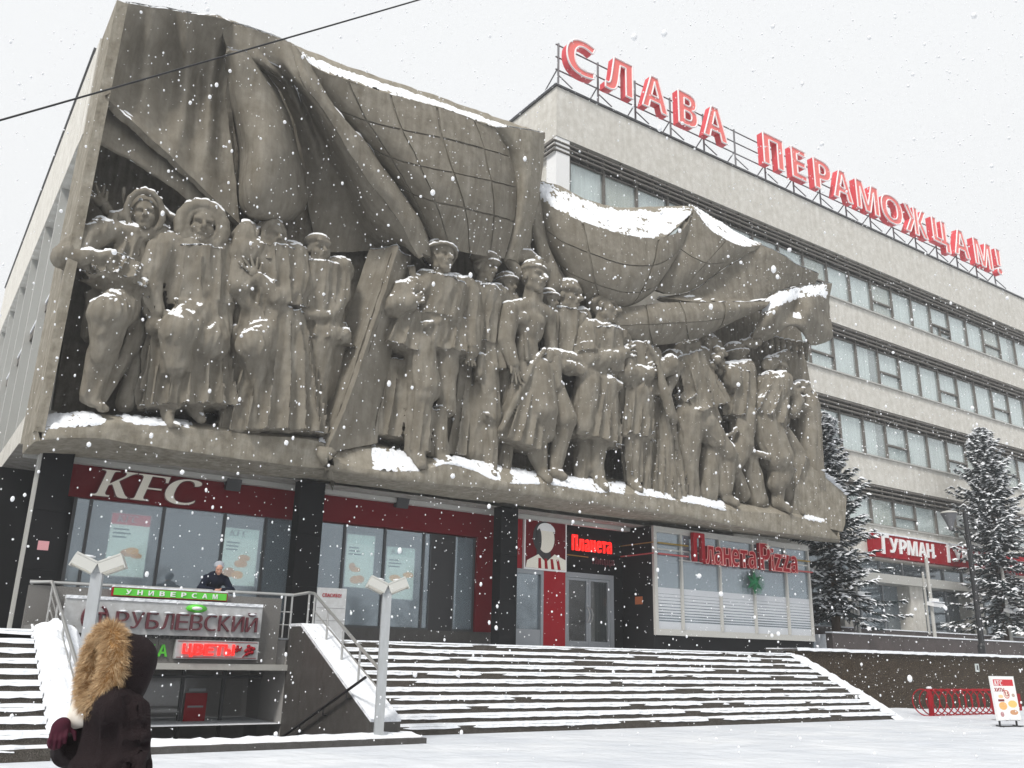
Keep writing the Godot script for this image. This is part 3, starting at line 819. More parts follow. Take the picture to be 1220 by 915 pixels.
func office_wing():
	var zf := -26.5
	var t := thing("office_building", "long pale four storey office wing with strip windows, roof letters above", "building")
	var m := MB.new(); m.span(20.1, 90, 22.95, 25.40, -42, zf); part(t, "parapet", m, M.wing)
	m = MB.new(); m.span(20.02, 90, 25.404, 25.50, -42.1, zf + 0.07); part(t, "roof_edge", m, M.frame_dark)
	m = MB.new(); m.span(20.0, 90, 25.504, 25.55, -42, zf + 0.02); stuff(part(t, "snow", m, M.snow))
	m = MB.new(); m.span(20.6, 90, 3.0, 25.4, -42, -28.2); part(t, "rear_core", m, M.dark)
	var rows := [[18.72, 20.12, 22.15, 22.95], [14.56, 15.91, 18.05, 18.72], [10.40, 11.84, 13.9, 14.56], [7.75, 8.25, 9.75, 10.40]]
	var rowi := 0
	for r in rows:
		m = MB.new(); m.span(20.1, 90, r[0], r[1], -28.2, zf); part(t, "spandrel", m, M.wing)
		m = MB.new(); m.span(20.1, 90, r[1] + 0.003, r[1] + 0.07, zf - 0.2, zf + 0.09); part(t, "sill", m, M.frame_light)
		m = MB.new(); m.span(20.1, 90, r[3] - 0.12, r[3] - 0.003, -28.2, zf - 0.25); part(t, "lintel", m, M.frame_brown)
		var x := 20.95
		var i := 0
		while x < 62.0:
			var first := 20.0 if rowi == 0 else 33.0
			if x > first:
				var kind := 0
				if i % 3 == 2: kind = 1
				if i % 3 == 2 and rowi == 0 and i % 2 == 0: kind = 2
				window_bay(t, x, 1.95, r[1] + 0.07, r[2], r[3] - 0.003, kind, zf - 0.2)
			x += 1.95; i += 1
		rowi += 1
	# corner pier
	m = MB.new(); m.span(20.12, 20.85, 7.7, 22.94, -27.2, zf - 0.03); part(t, "corner_pier", m, M.white)
	m = MB.new()
	for k in 3: m.bar(V(20.0, 22.27 + 0.22 * k, zf - 0.04), V(21.0, 22.27 + 0.22 * k, zf - 0.04), 0.06, 6)
	for k in 3: m.bar(V(20.02, 22.27 + 0.22 * k, zf - 0.04), V(20.02, 22.27 + 0.22 * k, -40), 0.06, 6)
	part(t, "corner_screen", m, M.frame_brown)
	m = MB.new(); m.span(20.2, 20.3, 7.7, 22.94, -42, -27.2); part(t, "end_wall", m, M.wing)
	# ground floor behind the spruces
	m = MB.new(); m.span(30, 90, 6.62, 7.75, -28.2, zf - 0.06); part(t, "ground_band", m, M.wing)
	m = MB.new(); m.span(30, 90, 5.42, 5.85, -28.0, zf + 0.35); part(t, "canopy", m, M.frame_light)
	for x0 in [37.2, 42.74, 48.4, 54.0, 59.6]:
		m = MB.new(); m.span(x0, x0 + 1.15, 3.05, 5.42, -27.6, zf + 0.02); part(t, "pier", m, M.wing)
	var gx := 30.0
	var gi := 0
	while gx < 62.0:
		m = MB.new(); m.span(gx - 0.05, gx + 0.05, 3.05, 6.62, -27.25, -27.1); m.span(gx + 0.05, gx + 1.85, 3.05, 3.25, -27.25, -27.1)
		var fr := part(t, "shop_window", m, M.frame_grey)
		m = MB.new(); m.span(gx + 0.05, gx + 1.85, 3.25, 6.6, -27.2, -27.18); part(fr, "pane", m, M.shop_glass)
		if gi % 3 == 1:
			m = MB.new(); m.span(gx + 0.1, gx + 1.8, 3.25, 4.5, -27.5, -27.45); part(fr, "frosted_panel", m, M.frost)
		gx += 1.9; gi += 1
	# the delicatessen sign
	var s := thing("shop_sign", "red shop sign with white hand drawn lettering between the two spruces", "sign")
	m = MB.new(); m.span(39.6, 56.0, 6.70, 7.80, zf - 0.04, zf + 0.30); part(s, "panel", m, M.red)
	m = MB.new(); m.span(39.6, 56.0, 7.804, 7.88, zf - 0.04, zf + 0.34); stuff(part(s, "snow", m, M.snow))
	for x0 in [40.25, 46.05]:
		var word := "ГУРМАН"; var cx: float = x0
		for i in 6:
			var cw: float = [0.62, 0.78, 0.66, 0.95, 0.72, 0.72][i]
			var big := 0.98 if i == 0 else 0.74
			part(s, "letter", lettering(word[i], cw * 0.92, big, 0.06, font_bold, 0.06), M.white, V(cx + cw / 2, 7.32 - (0.98 - big) * 0.05, zf + 0.335))
			cx += cw + 0.03

func roof_sign():
	var t := thing("roof_sign", "big red box letters with white outlines along the roof of the long wing", "sign")
	var zf := -26.3
	var data := [["С", 20.35, 21.95], ["Л", 22.55, 24.2], ["А", 24.8, 26.4], ["В", 27.15, 28.4], ["А", 28.85, 30.5], ["П", 33.25, 34.8], ["Е", 35.5, 36.65], ["Р", 37.35, 38.8], ["А", 39.0, 40.65], ["М", 41.1, 43.15], ["О", 43.45, 45.5], ["Ж", 45.8, 48.05], ["Ц", 48.7, 50.45], ["А", 51.0, 52.7], ["М", 53.4, 55.45], ["!", 56.1, 56.65]]
	for d in data:
		var w: float = d[2] - d[1]; var h := 1.8
		var y := 27.08
		if d[0] == "Ц": h = 2.05; y = 26.96
		var g := lettering(d[0], w, h, 0.38, font_bold)
		var o := part(t, "letter", g, M.letter_red, V(d[1] + w / 2, y, zf))
		var zmax := 0.0
		var vv: PackedVector3Array = g.surface_get_arrays(0)[Mesh.ARRAY_VERTEX]
		for p in vv: zmax = maxf(zmax, p.z)
		var fm := MB.new()
		for i in range(0, vv.size(), 3):
			if vv[i].z > zmax - 0.001 and vv[i + 1].z > zmax - 0.001 and vv[i + 2].z > zmax - 0.001:
				fm.tri(vv[i] + V(0, 0, 0.006), vv[i + 1] + V(0, 0, 0.006), vv[i + 2] + V(0, 0, 0.006))
		part(o, "face", fm, M.letter_face)
		part(o, "outline", edge_tubes(g, zmax - 0.001, 0.045), M.trim)
	var rails := MB.new()
	for y in [26.45, 27.1, 27.75]: rails.bar(V(20.2, y, zf - 0.42), V(57.0, y, zf - 0.42), 0.035, 6)
	part(t, "rail", rails, M.iron)
	var x := 20.35
	while x < 57.0:
		var m := MB.new()
		m.bar(V(x, 25.5, zf - 0.42), V(x, 27.85, zf - 0.42), 0.05, 6)
		m.bar(V(x, 26.6, zf - 0.42), V(x - 0.1, 25.5, zf - 1.7), 0.035, 6)
		m.bar(V(x, 26.2, zf - 0.42), V(x + 0.5, 25.5, zf - 0.05), 0.03, 6)
		part(t, "strut", m, M.iron)
		x += 2.28

# ------------------------------------------------------------------ the relief
func flag(called: String, rows: Array, nu: int, nv: int, m: Material, label := "", thick := 0.18, sth := 0.72) -> MeshInstance3D:
	var q := loft(rows, nu, nv, thick, 0, 1, 0, 1, 0, 0.045)
	var o := part(relief, called, q, m)
	if label: o.set_meta("label", label)
	var s := snow_on(q, sth, 0.04, 0.22)
	if s.v.size() > 60: stuff(part(o, "snow", s, M.snow_cap))
	return o
func panelled(called: String, rows: Array, cu: int, cv: int, label: String, gap := 0.012):
	# cloth cast in concrete panels, with open joints between them
	var base := part(relief, called, loft(rows, 26, 18, 0.2, 0.004, 0.996, 0.004, 0.996, -0.05, 0.03), M.relief2)
	base.set_meta("label", label)
	for j in cv:
		for i in cu:
			var wob := 0.02 * fold_noise.get_noise_2d(i * 7.0, j * 5.0)
			var q := loft(rows, 8, 8, 0.045, float(i) / cu + (gap * 0.5 if i else 0.0), float(i + 1) / cu - (gap * 0.5 if i < cu - 1 else 0.0), float(j) / cv + (gap * 0.5 if j else 0.0), float(j + 1) / cv - (gap * 0.5 if j < cv - 1 else 0.0), wob, 0.03)
			part(base, "panel", q, M.relief if (i * 3 + j) % 3 else M.relief2)
func snow_cap(rows: Array, nu: int, nv: int, u0: float, u1: float, w0: float, w1: float, sd: float, under: Node3D):
	# a drift lying in a hollow: an uneven skin that thins out to ragged edges
	var m := MB.new()
	var p := []
	var n := []
	var th := []
	for j in nv + 1:
		for i in nu + 1:
			var u := float(i) / nu; var w := float(j) / nv
			var q := loft_at(rows, lerpf(u0, u1, u), lerpf(w0, w1, w))
			var a := loft_at(rows, minf(1, lerpf(u0, u1, u) + 0.01), lerpf(w0, w1, w)) - q
			var b := loft_at(rows, lerpf(u0, u1, u), minf(1, lerpf(w0, w1, w) + 0.01)) - q
			var nn := b.cross(a).normalized()
			if nn.length() < 0.5: nn = Vector3.UP
			var e := minf(minf(u, 1 - u) * 10.0, minf(w, 1 - w) * 5.0)
			var k := clampf(e, 0, 1) * 0.9 + 1.1 * snow_noise.get_noise_3dv(q * 0.9 + V(sd, 0, 0)) + 1.15 * snow_noise.get_noise_3dv(q * 4.5)
			th.append(k - 0.33)
			p.append(q + (nn + Vector3.UP).normalized() * clampf((k - 0.33) * 0.09, -0.03, 0.06)); n.append((nn + Vector3.UP * 0.5).normalized())
	for j in nv:
		for i in nu:
			var a := j * (nu + 1) + i; var b := a + 1; var c := a + nu + 2; var d := a + nu + 1
			if maxf(maxf(th[a], th[b]), maxf(th[c], th[d])) < 0.0: continue
			m.stri(p[a], p[b], p[c], n[a], n[b], n[c]); m.stri(p[a], p[c], p[d], n[a], n[c], n[d])
	if m.v.size(): stuff(part(under, "snow", m, M.snow))

func monument():
	relief = thing("monument_relief", "huge grey concrete high relief of flags and soldiers spanning the facade", "sculpture")
	var flag_left := [
		[V(2.31,17.11,-21.00), V(2.66,17.23,-21.00), V(3.01,17.29,-20.95), V(3.47,17.68,-21.30), V(3.78,17.52,-20.95), V(4.16,17.76,-21.15), V(4.58,17.69,-20.90), V(5.17,18.07,-21.30), V(5.52,18.01,-21.20)],
		[V(2.28,16.34,-21.00), V(2.71,16.69,-21.35), V(3.08,16.66,-21.15), V(3.63,17.14,-21.65), V(3.94,16.92,-21.25), V(4.34,17.22,-21.55), V(4.73,17.28,-21.50), V(5.10,17.50,-21.75), V(5.27,17.32,-21.50)],
		[V(2.25,15.32,-21.00), V(2.76,15.87,-21.70), V(3.14,15.82,-21.55), V(3.77,16.26,-22.10), V(4.15,16.12,-21.80), V(4.51,16.37,-22.10), V(4.75,16.19,-21.75), V(5.04,16.35,-22.00), V(5.17,16.13,-21.75)],
		[V(2.21,14.44,-21.00), V(2.77,14.64,-21.50), V(3.23,14.41,-21.45), V(3.79,14.56,-21.80), V(4.20,14.39,-21.65), V(4.60,14.63,-21.95), V(4.88,14.50,-21.65), V(5.26,14.85,-21.95), V(5.48,14.91,-21.80)],
		[V(2.20,14.36,-21.00), V(2.66,14.16,-21.15), V(3.12,13.92,-21.20), V(3.58,13.76,-21.35), V(3.97,13.54,-21.40), V(4.48,13.31,-21.55), V(4.89,13.06,-21.60), V(5.51,12.70,-21.70), V(6.00,12.43,-21.75)],
	]
	var flag_under := [
		[V(2.21,15.09,-21.60), V(3.19,14.72,-21.80), V(4.08,14.38,-22.00), V(5.06,13.85,-22.15), V(6.12,13.06,-22.20)],
		[V(2.20,14.26,-21.50), V(3.01,13.99,-21.65), V(3.91,13.67,-21.80), V(4.77,13.21,-21.95), V(5.92,12.55,-22.10)],
		[V(2.16,13.41,-21.25), V(2.90,13.29,-21.40), V(3.64,13.14,-21.60), V(4.38,12.96,-21.80), V(5.26,12.55,-22.00)],
		[V(2.16,13.25,-21.30), V(2.88,13.17,-21.45), V(3.63,13.04,-21.65), V(4.36,12.85,-21.85), V(5.12,12.50,-22.10)],
	]
	var fold_bulge := [
		[V(4.92,16.94,-21.20), V(5.02,16.94,-21.00), V(5.17,16.95,-20.90), V(5.41,17.07,-21.00), V(5.64,17.25,-21.30)],
		[V(5.15,16.83,-21.95), V(5.15,16.48,-21.10), V(5.43,16.43,-20.90), V(5.91,16.52,-21.05), V(6.49,17.01,-21.85)],
		[V(5.33,16.21,-22.15), V(5.34,15.84,-21.20), V(5.77,15.84,-20.90), V(6.37,15.94,-21.10), V(7.04,16.35,-21.95)],
		[V(5.63,15.52,-22.25), V(5.60,15.03,-21.15), V(6.00,14.95,-20.70), V(6.65,15.15,-21.00), V(7.37,15.65,-22.05)],
		[V(5.87,14.68,-22.25), V(5.79,14.11,-21.00), V(6.07,13.97,-20.50), V(6.79,14.23,-20.90), V(7.69,14.83,-22.15)],
		[V(5.92,13.79,-22.25), V(5.80,13.13,-21.00), V(6.16,12.94,-20.55), V(6.92,13.35,-21.00), V(7.93,14.15,-22.25)],
		[V(5.99,13.29,-22.35), V(6.00,12.64,-21.30), V(6.46,12.46,-21.00), V(7.16,12.95,-21.40), V(7.95,13.82,-22.35)],
		[V(6.17,13.17,-22.65), V(6.32,12.74,-22.00), V(6.81,12.70,-21.90), V(7.39,13.02,-22.00), V(8.02,13.81,-22.65)],
	]
	var folds_dark := [
		[V(4.67,18.00,-21.30), V(5.18,17.93,-21.15), V(5.75,17.88,-21.00), V(6.27,17.90,-21.00), V(6.57,17.99,-21.10)],
		[V(5.00,17.17,-21.30), V(5.56,17.36,-21.10), V(6.09,17.27,-21.10), V(6.38,17.39,-20.90), V(6.64,17.34,-20.80)],
		[V(5.61,17.02,-21.30), V(6.10,16.92,-21.05), V(6.56,17.11,-21.30), V(6.65,16.74,-20.80), V(6.86,16.67,-20.70)],
		[V(6.73,17.26,-22.30), V(6.93,16.95,-21.70), V(7.31,17.05,-21.90), V(7.22,16.34,-20.90), V(7.38,16.11,-20.65)],
		[V(7.35,16.63,-22.55), V(7.56,16.31,-22.10), V(7.92,16.33,-22.10), V(7.82,15.71,-21.00), V(7.93,15.52,-20.65)],
		[V(7.73,15.95,-22.70), V(8.10,15.52,-22.35), V(8.51,15.48,-22.20), V(8.49,14.94,-21.10), V(8.55,14.79,-20.65)],
		[V(7.99,15.14,-22.75), V(8.56,14.66,-22.50), V(9.09,14.54,-22.25), V(9.09,14.15,-21.15), V(9.24,14.16,-20.70)],
		[V(8.14,14.24,-22.80), V(8.99,13.82,-22.60), V(9.62,13.68,-22.30), V(9.74,13.52,-21.30), V(10.01,13.61,-20.80)],
		[V(8.68,12.81,-22.90), V(9.62,12.99,-22.65), V(10.26,13.16,-22.40), V(10.52,13.06,-21.50), V(10.98,12.54,-21.00)],
	]
	var fold_ridge := [
		[V(6.57,17.99,-21.10), V(6.72,17.83,-21.00), V(6.98,17.67,-21.00), V(7.26,17.40,-21.00)],
		[V(6.84,16.66,-20.65), V(6.99,16.69,-20.55), V(7.30,16.75,-20.70), V(7.67,16.80,-21.00)],
		[V(7.36,16.10,-20.60), V(7.57,16.10,-20.50), V(7.90,16.18,-20.70), V(8.38,16.21,-21.10)],
		[V(7.91,15.51,-20.60), V(8.16,15.53,-20.50), V(8.61,15.59,-20.70), V(9.18,15.71,-21.15)],
		[V(8.52,14.79,-20.60), V(8.83,14.82,-20.50), V(9.31,14.90,-20.75), V(9.90,15.05,-21.20)],
		[V(9.21,14.15,-20.65), V(9.53,14.19,-20.55), V(10.02,14.31,-20.80), V(10.64,14.38,-21.25)],
		[V(9.99,13.58,-20.75), V(10.34,13.62,-20.70), V(10.85,13.67,-20.95), V(11.27,13.72,-21.30)],
		[V(10.92,12.63,-21.00), V(11.10,12.74,-21.00), V(11.33,12.79,-21.10), V(11.55,12.87,-21.30)],
	]
	var flag_square := [
		[V(7.24,17.37,-20.95), V(8.23,17.14,-20.65), V(9.51,17.18,-20.55), V(11.05,17.41,-20.55), V(12.48,17.62,-20.70), V(13.46,17.80,-20.95)],
		[V(7.98,16.63,-21.15), V(8.76,16.34,-20.70), V(9.79,16.30,-20.45), V(11.15,16.53,-20.40), V(12.76,16.83,-20.60), V(14.04,17.26,-21.10)],
		[V(8.74,16.09,-21.30), V(9.44,15.66,-20.75), V(10.28,15.52,-20.40), V(11.45,15.65,-20.35), V(13.00,16.04,-20.60), V(14.35,16.56,-21.15)],
		[V(9.53,15.52,-21.40), V(10.13,15.02,-20.90), V(10.79,14.76,-20.45), V(11.84,14.91,-20.40), V(13.28,15.24,-20.70), V(14.51,15.66,-21.25)],
		[V(10.41,14.84,-21.50), V(10.84,14.38,-21.10), V(11.36,14.11,-20.70), V(12.32,14.17,-20.65), V(13.44,14.40,-20.90), V(14.47,14.72,-21.35)],
		[V(11.37,13.87,-21.60), V(11.63,13.51,-21.40), V(12.11,13.27,-21.20), V(12.79,13.28,-21.15), V(13.61,13.46,-21.30), V(14.28,13.67,-21.50)],
	]
	var flag_rim := [
		[V(6.85,18.69,-22.00), V(7.56,18.66,-22.00), V(9.14,18.71,-22.00), V(10.88,18.85,-22.00), V(13.09,19.00,-22.00), V(14.78,19.09,-22.00), V(16.14,19.22,-22.00)],
		[V(6.79,18.42,-21.70), V(7.52,18.29,-21.70), V(9.03,18.31,-21.70), V(10.75,18.44,-21.70), V(12.91,18.58,-21.70), V(14.51,18.70,-21.70), V(15.85,18.88,-21.70)],
		[V(6.85,18.09,-21.40), V(7.48,17.91,-21.40), V(8.82,17.89,-21.30), V(10.50,18.04,-21.30), V(12.43,18.16,-21.30), V(14.05,18.29,-21.40), V(15.63,18.63,-21.50)],
		[V(6.94,17.65,-21.00), V(7.39,17.38,-20.95), V(8.36,17.17,-20.65), V(9.64,17.20,-20.55), V(11.22,17.42,-20.55), V(12.70,17.61,-20.70), V(13.56,17.83,-21.00)],
	]
	var flag_roll := [
		[V(13.46,17.85,-21.00), V(13.81,17.86,-20.75), V(14.37,17.99,-20.70), V(15.13,18.34,-21.00), V(15.81,18.83,-21.50)],
		[V(14.10,17.31,-21.15), V(14.19,17.29,-20.80), V(14.62,17.48,-20.75), V(15.24,17.74,-21.05), V(15.86,18.18,-21.60)],
		[V(14.42,16.58,-21.20), V(14.48,16.64,-20.90), V(14.77,16.78,-20.85), V(15.26,16.91,-21.15), V(15.84,17.18,-21.70)],
		[V(14.55,15.69,-21.30), V(14.57,15.74,-21.00), V(14.83,15.89,-21.00), V(15.25,15.92,-21.30), V(15.75,15.99,-21.80)],
		[V(14.51,14.75,-21.40), V(14.59,14.88,-21.20), V(14.79,14.94,-21.20), V(15.17,14.94,-21.50), V(15.63,14.93,-21.90)],
		[V(14.35,13.66,-21.60), V(14.44,13.71,-21.50), V(14.64,13.71,-21.50), V(14.97,13.76,-21.70), V(15.38,13.80,-22.00)],
	]
	var flag_plank := [
		[V(9.86,12.89,-22.00), V(10.15,12.89,-21.70), V(10.33,12.84,-21.15), V(10.45,12.68,-21.20), V(11.09,12.89,-21.70)],
		[V(9.54,11.54,-22.00), V(9.82,11.51,-21.70), V(10.00,11.43,-21.10), V(10.14,11.33,-21.15), V(10.85,11.38,-21.70)],
		[V(9.23,10.26,-22.00), V(9.49,10.14,-21.65), V(9.64,10.05,-21.05), V(9.79,9.98,-21.10), V(10.67,9.92,-21.70)],
		[V(8.89,8.96,-22.00), V(9.12,8.81,-21.60), V(9.29,8.69,-21.00), V(9.47,8.64,-21.05), V(10.48,8.50,-21.65)],
		[V(8.65,7.87,-22.00), V(8.86,7.67,-21.55), V(8.94,7.51,-20.95), V(9.15,7.47,-21.00), V(10.37,7.56,-21.60)],
		[V(8.44,7.07,-21.90), V(8.53,6.83,-21.50), V(8.56,6.47,-20.90), V(8.86,6.53,-21.00), V(10.30,7.06,-21.50)],
	]
	var banner_a := [
		[V(15.89,16.56,-22.00), V(16.37,16.06,-21.50), V(17.06,15.63,-21.00), V(18.59,15.50,-20.70), V(20.29,15.88,-20.70), V(21.67,16.71,-20.80), V(22.31,17.78,-20.90)],
		[V(16.12,15.85,-22.10), V(16.48,15.20,-21.45), V(17.19,14.76,-20.90), V(18.56,14.60,-20.60), V(19.96,14.94,-20.60), V(21.06,15.64,-20.75), V(21.89,16.55,-20.90)],
		[V(16.45,15.02,-22.15), V(16.81,14.38,-21.50), V(17.44,13.99,-20.95), V(18.51,13.81,-20.65), V(19.66,14.12,-20.65), V(20.66,14.70,-20.80), V(21.38,15.54,-20.95)],
		[V(17.07,14.28,-22.20), V(17.25,13.68,-21.60), V(17.82,13.37,-21.15), V(18.57,13.24,-20.90), V(19.41,13.45,-20.90), V(20.22,13.94,-21.00), V(20.83,14.65,-21.10)],
		[V(17.84,13.62,-22.25), V(17.85,13.23,-21.80), V(18.34,13.10,-21.50), V(18.84,13.07,-21.30), V(19.41,13.25,-21.25), V(20.05,13.67,-21.25), V(20.67,14.19,-21.30)],
	]
	var banner_b := [
		[V(22.35,17.76,-20.90), V(23.01,17.12,-20.80), V(23.89,16.88,-20.75), V(24.89,16.91,-20.80), V(26.14,17.42,-21.00)],
		[V(21.85,16.42,-20.95), V(22.37,16.11,-20.80), V(23.11,16.03,-20.75), V(24.05,16.26,-20.85), V(25.26,16.75,-21.05)],
		[V(21.34,15.42,-21.00), V(21.77,15.22,-20.85), V(22.37,15.18,-20.85), V(23.29,15.54,-20.95), V(24.37,16.11,-21.15)],
		[V(20.72,14.22,-21.35), V(21.20,14.15,-21.25), V(21.79,14.30,-21.25), V(22.64,14.74,-21.30), V(23.58,15.43,-21.40)],
	]
	var banner_c := [
		[V(26.14,17.42,-21.00), V(26.89,17.27,-20.80), V(27.79,17.09,-20.80), V(28.90,17.17,-21.00), V(30.20,17.40,-21.30)],
		[V(25.21,16.69,-21.10), V(26.11,16.67,-20.95), V(27.25,16.60,-20.90), V(28.42,16.66,-21.00), V(29.99,16.98,-21.35)],
		[V(24.09,15.86,-21.25), V(25.05,15.93,-21.10), V(26.09,15.89,-21.00), V(27.48,16.06,-21.05), V(29.46,16.63,-21.40)],
		[V(22.65,14.71,-21.40), V(23.51,14.73,-21.20), V(24.53,14.80,-21.05), V(25.72,15.02,-21.00), V(27.88,15.96,-21.30)],
		[V(20.93,14.00,-21.40), V(21.90,14.05,-21.20), V(23.26,14.26,-21.00), V(24.82,14.62,-20.90), V(26.09,15.01,-20.90)],
	]
	var banner_d := [
		[V(18.76,13.02,-21.30), V(19.66,13.27,-21.10), V(20.64,13.56,-20.95), V(22.22,13.95,-20.85), V(23.98,14.36,-20.75), V(26.14,14.92,-20.70)],
		[V(18.59,12.55,-21.20), V(19.54,12.74,-20.90), V(20.67,13.03,-20.75), V(22.29,13.47,-20.70), V(23.93,13.98,-20.65), V(25.81,14.60,-20.70)],
		[V(18.82,12.15,-21.30), V(19.70,12.26,-21.00), V(20.90,12.55,-20.85), V(22.42,12.97,-20.85), V(23.97,13.62,-20.95), V(25.70,14.49,-21.10)],
		[V(19.40,11.97,-21.70), V(20.21,12.00,-21.40), V(21.50,12.35,-21.30), V(22.99,12.93,-21.40), V(24.22,13.61,-21.60), V(25.53,14.39,-21.80)],
	]
	var banner_tip := [
		[V(25.80,14.76,-21.00), V(26.62,15.43,-20.90), V(27.90,16.01,-20.90), V(29.39,16.58,-21.10), V(31.38,17.36,-21.50)],
		[V(25.86,14.43,-21.00), V(26.44,14.84,-20.55), V(28.09,15.62,-21.00), V(28.78,15.84,-20.70), V(30.97,16.63,-21.40)],
		[V(25.75,14.02,-21.10), V(26.12,14.26,-20.50), V(28.06,15.13,-21.10), V(28.31,14.93,-20.50), V(30.77,15.65,-21.35)],
		[V(25.64,13.61,-21.20), V(26.34,13.79,-20.80), V(27.46,14.30,-20.70), V(28.85,14.44,-20.80), V(30.67,14.62,-21.25)],
		[V(25.90,13.44,-21.60), V(26.74,13.68,-21.30), V(27.88,14.44,-21.10), V(28.82,13.84,-21.00), V(29.53,14.02,-21.20)],
	]
	var banner_fold := [
		[V(15.61,16.43,-22.20), V(15.67,16.57,-21.90), V(15.77,16.71,-21.70), V(15.95,17.08,-22.10)],
		[V(15.56,15.47,-22.20), V(15.55,15.44,-21.70), V(15.97,15.49,-21.80), V(16.48,15.43,-22.20)],
		[V(15.93,14.68,-22.30), V(15.77,14.53,-21.70), V(16.19,14.53,-21.70), V(16.85,14.57,-22.30)],
		[V(16.15,13.97,-22.30), V(16.13,13.63,-21.80), V(16.63,13.62,-21.90), V(17.15,13.62,-22.30)],
	]
	var banner_top := [
		[V(16.06,17.42,-22.20), V(16.97,17.43,-22.10), V(18.11,17.23,-22.00), V(19.69,17.44,-22.00), V(21.39,18.03,-22.00), V(23.16,18.64,-22.00)],
		[V(15.92,17.15,-22.00), V(16.74,16.95,-21.80), V(17.69,16.61,-21.50), V(19.14,16.60,-21.30), V(20.86,17.14,-21.30), V(22.67,18.19,-21.50)],
		[V(15.85,16.76,-21.90), V(16.48,16.31,-21.55), V(17.21,15.90,-21.10), V(18.73,15.83,-20.85), V(20.49,16.27,-20.85), V(22.32,17.76,-21.00)],
		[V(15.93,16.51,-22.00), V(16.41,16.01,-21.50), V(17.10,15.57,-21.00), V(18.59,15.44,-20.70), V(20.33,15.83,-20.70), V(22.30,17.64,-20.90)],
	]
	var banner_top_right := [
		[V(23.30,18.76,-22.00), V(23.94,18.59,-21.90), V(24.88,18.44,-21.90), V(26.04,18.20,-21.90), V(27.32,18.20,-21.90)],
		[V(22.86,18.32,-21.50), V(23.56,17.96,-21.40), V(24.37,17.67,-21.30), V(25.41,17.55,-21.30), V(26.81,17.86,-21.50)],
		[V(22.35,17.72,-20.90), V(23.01,17.09,-20.80), V(23.89,16.84,-20.75), V(24.89,16.87,-20.80), V(26.13,17.39,-21.00)],
	]
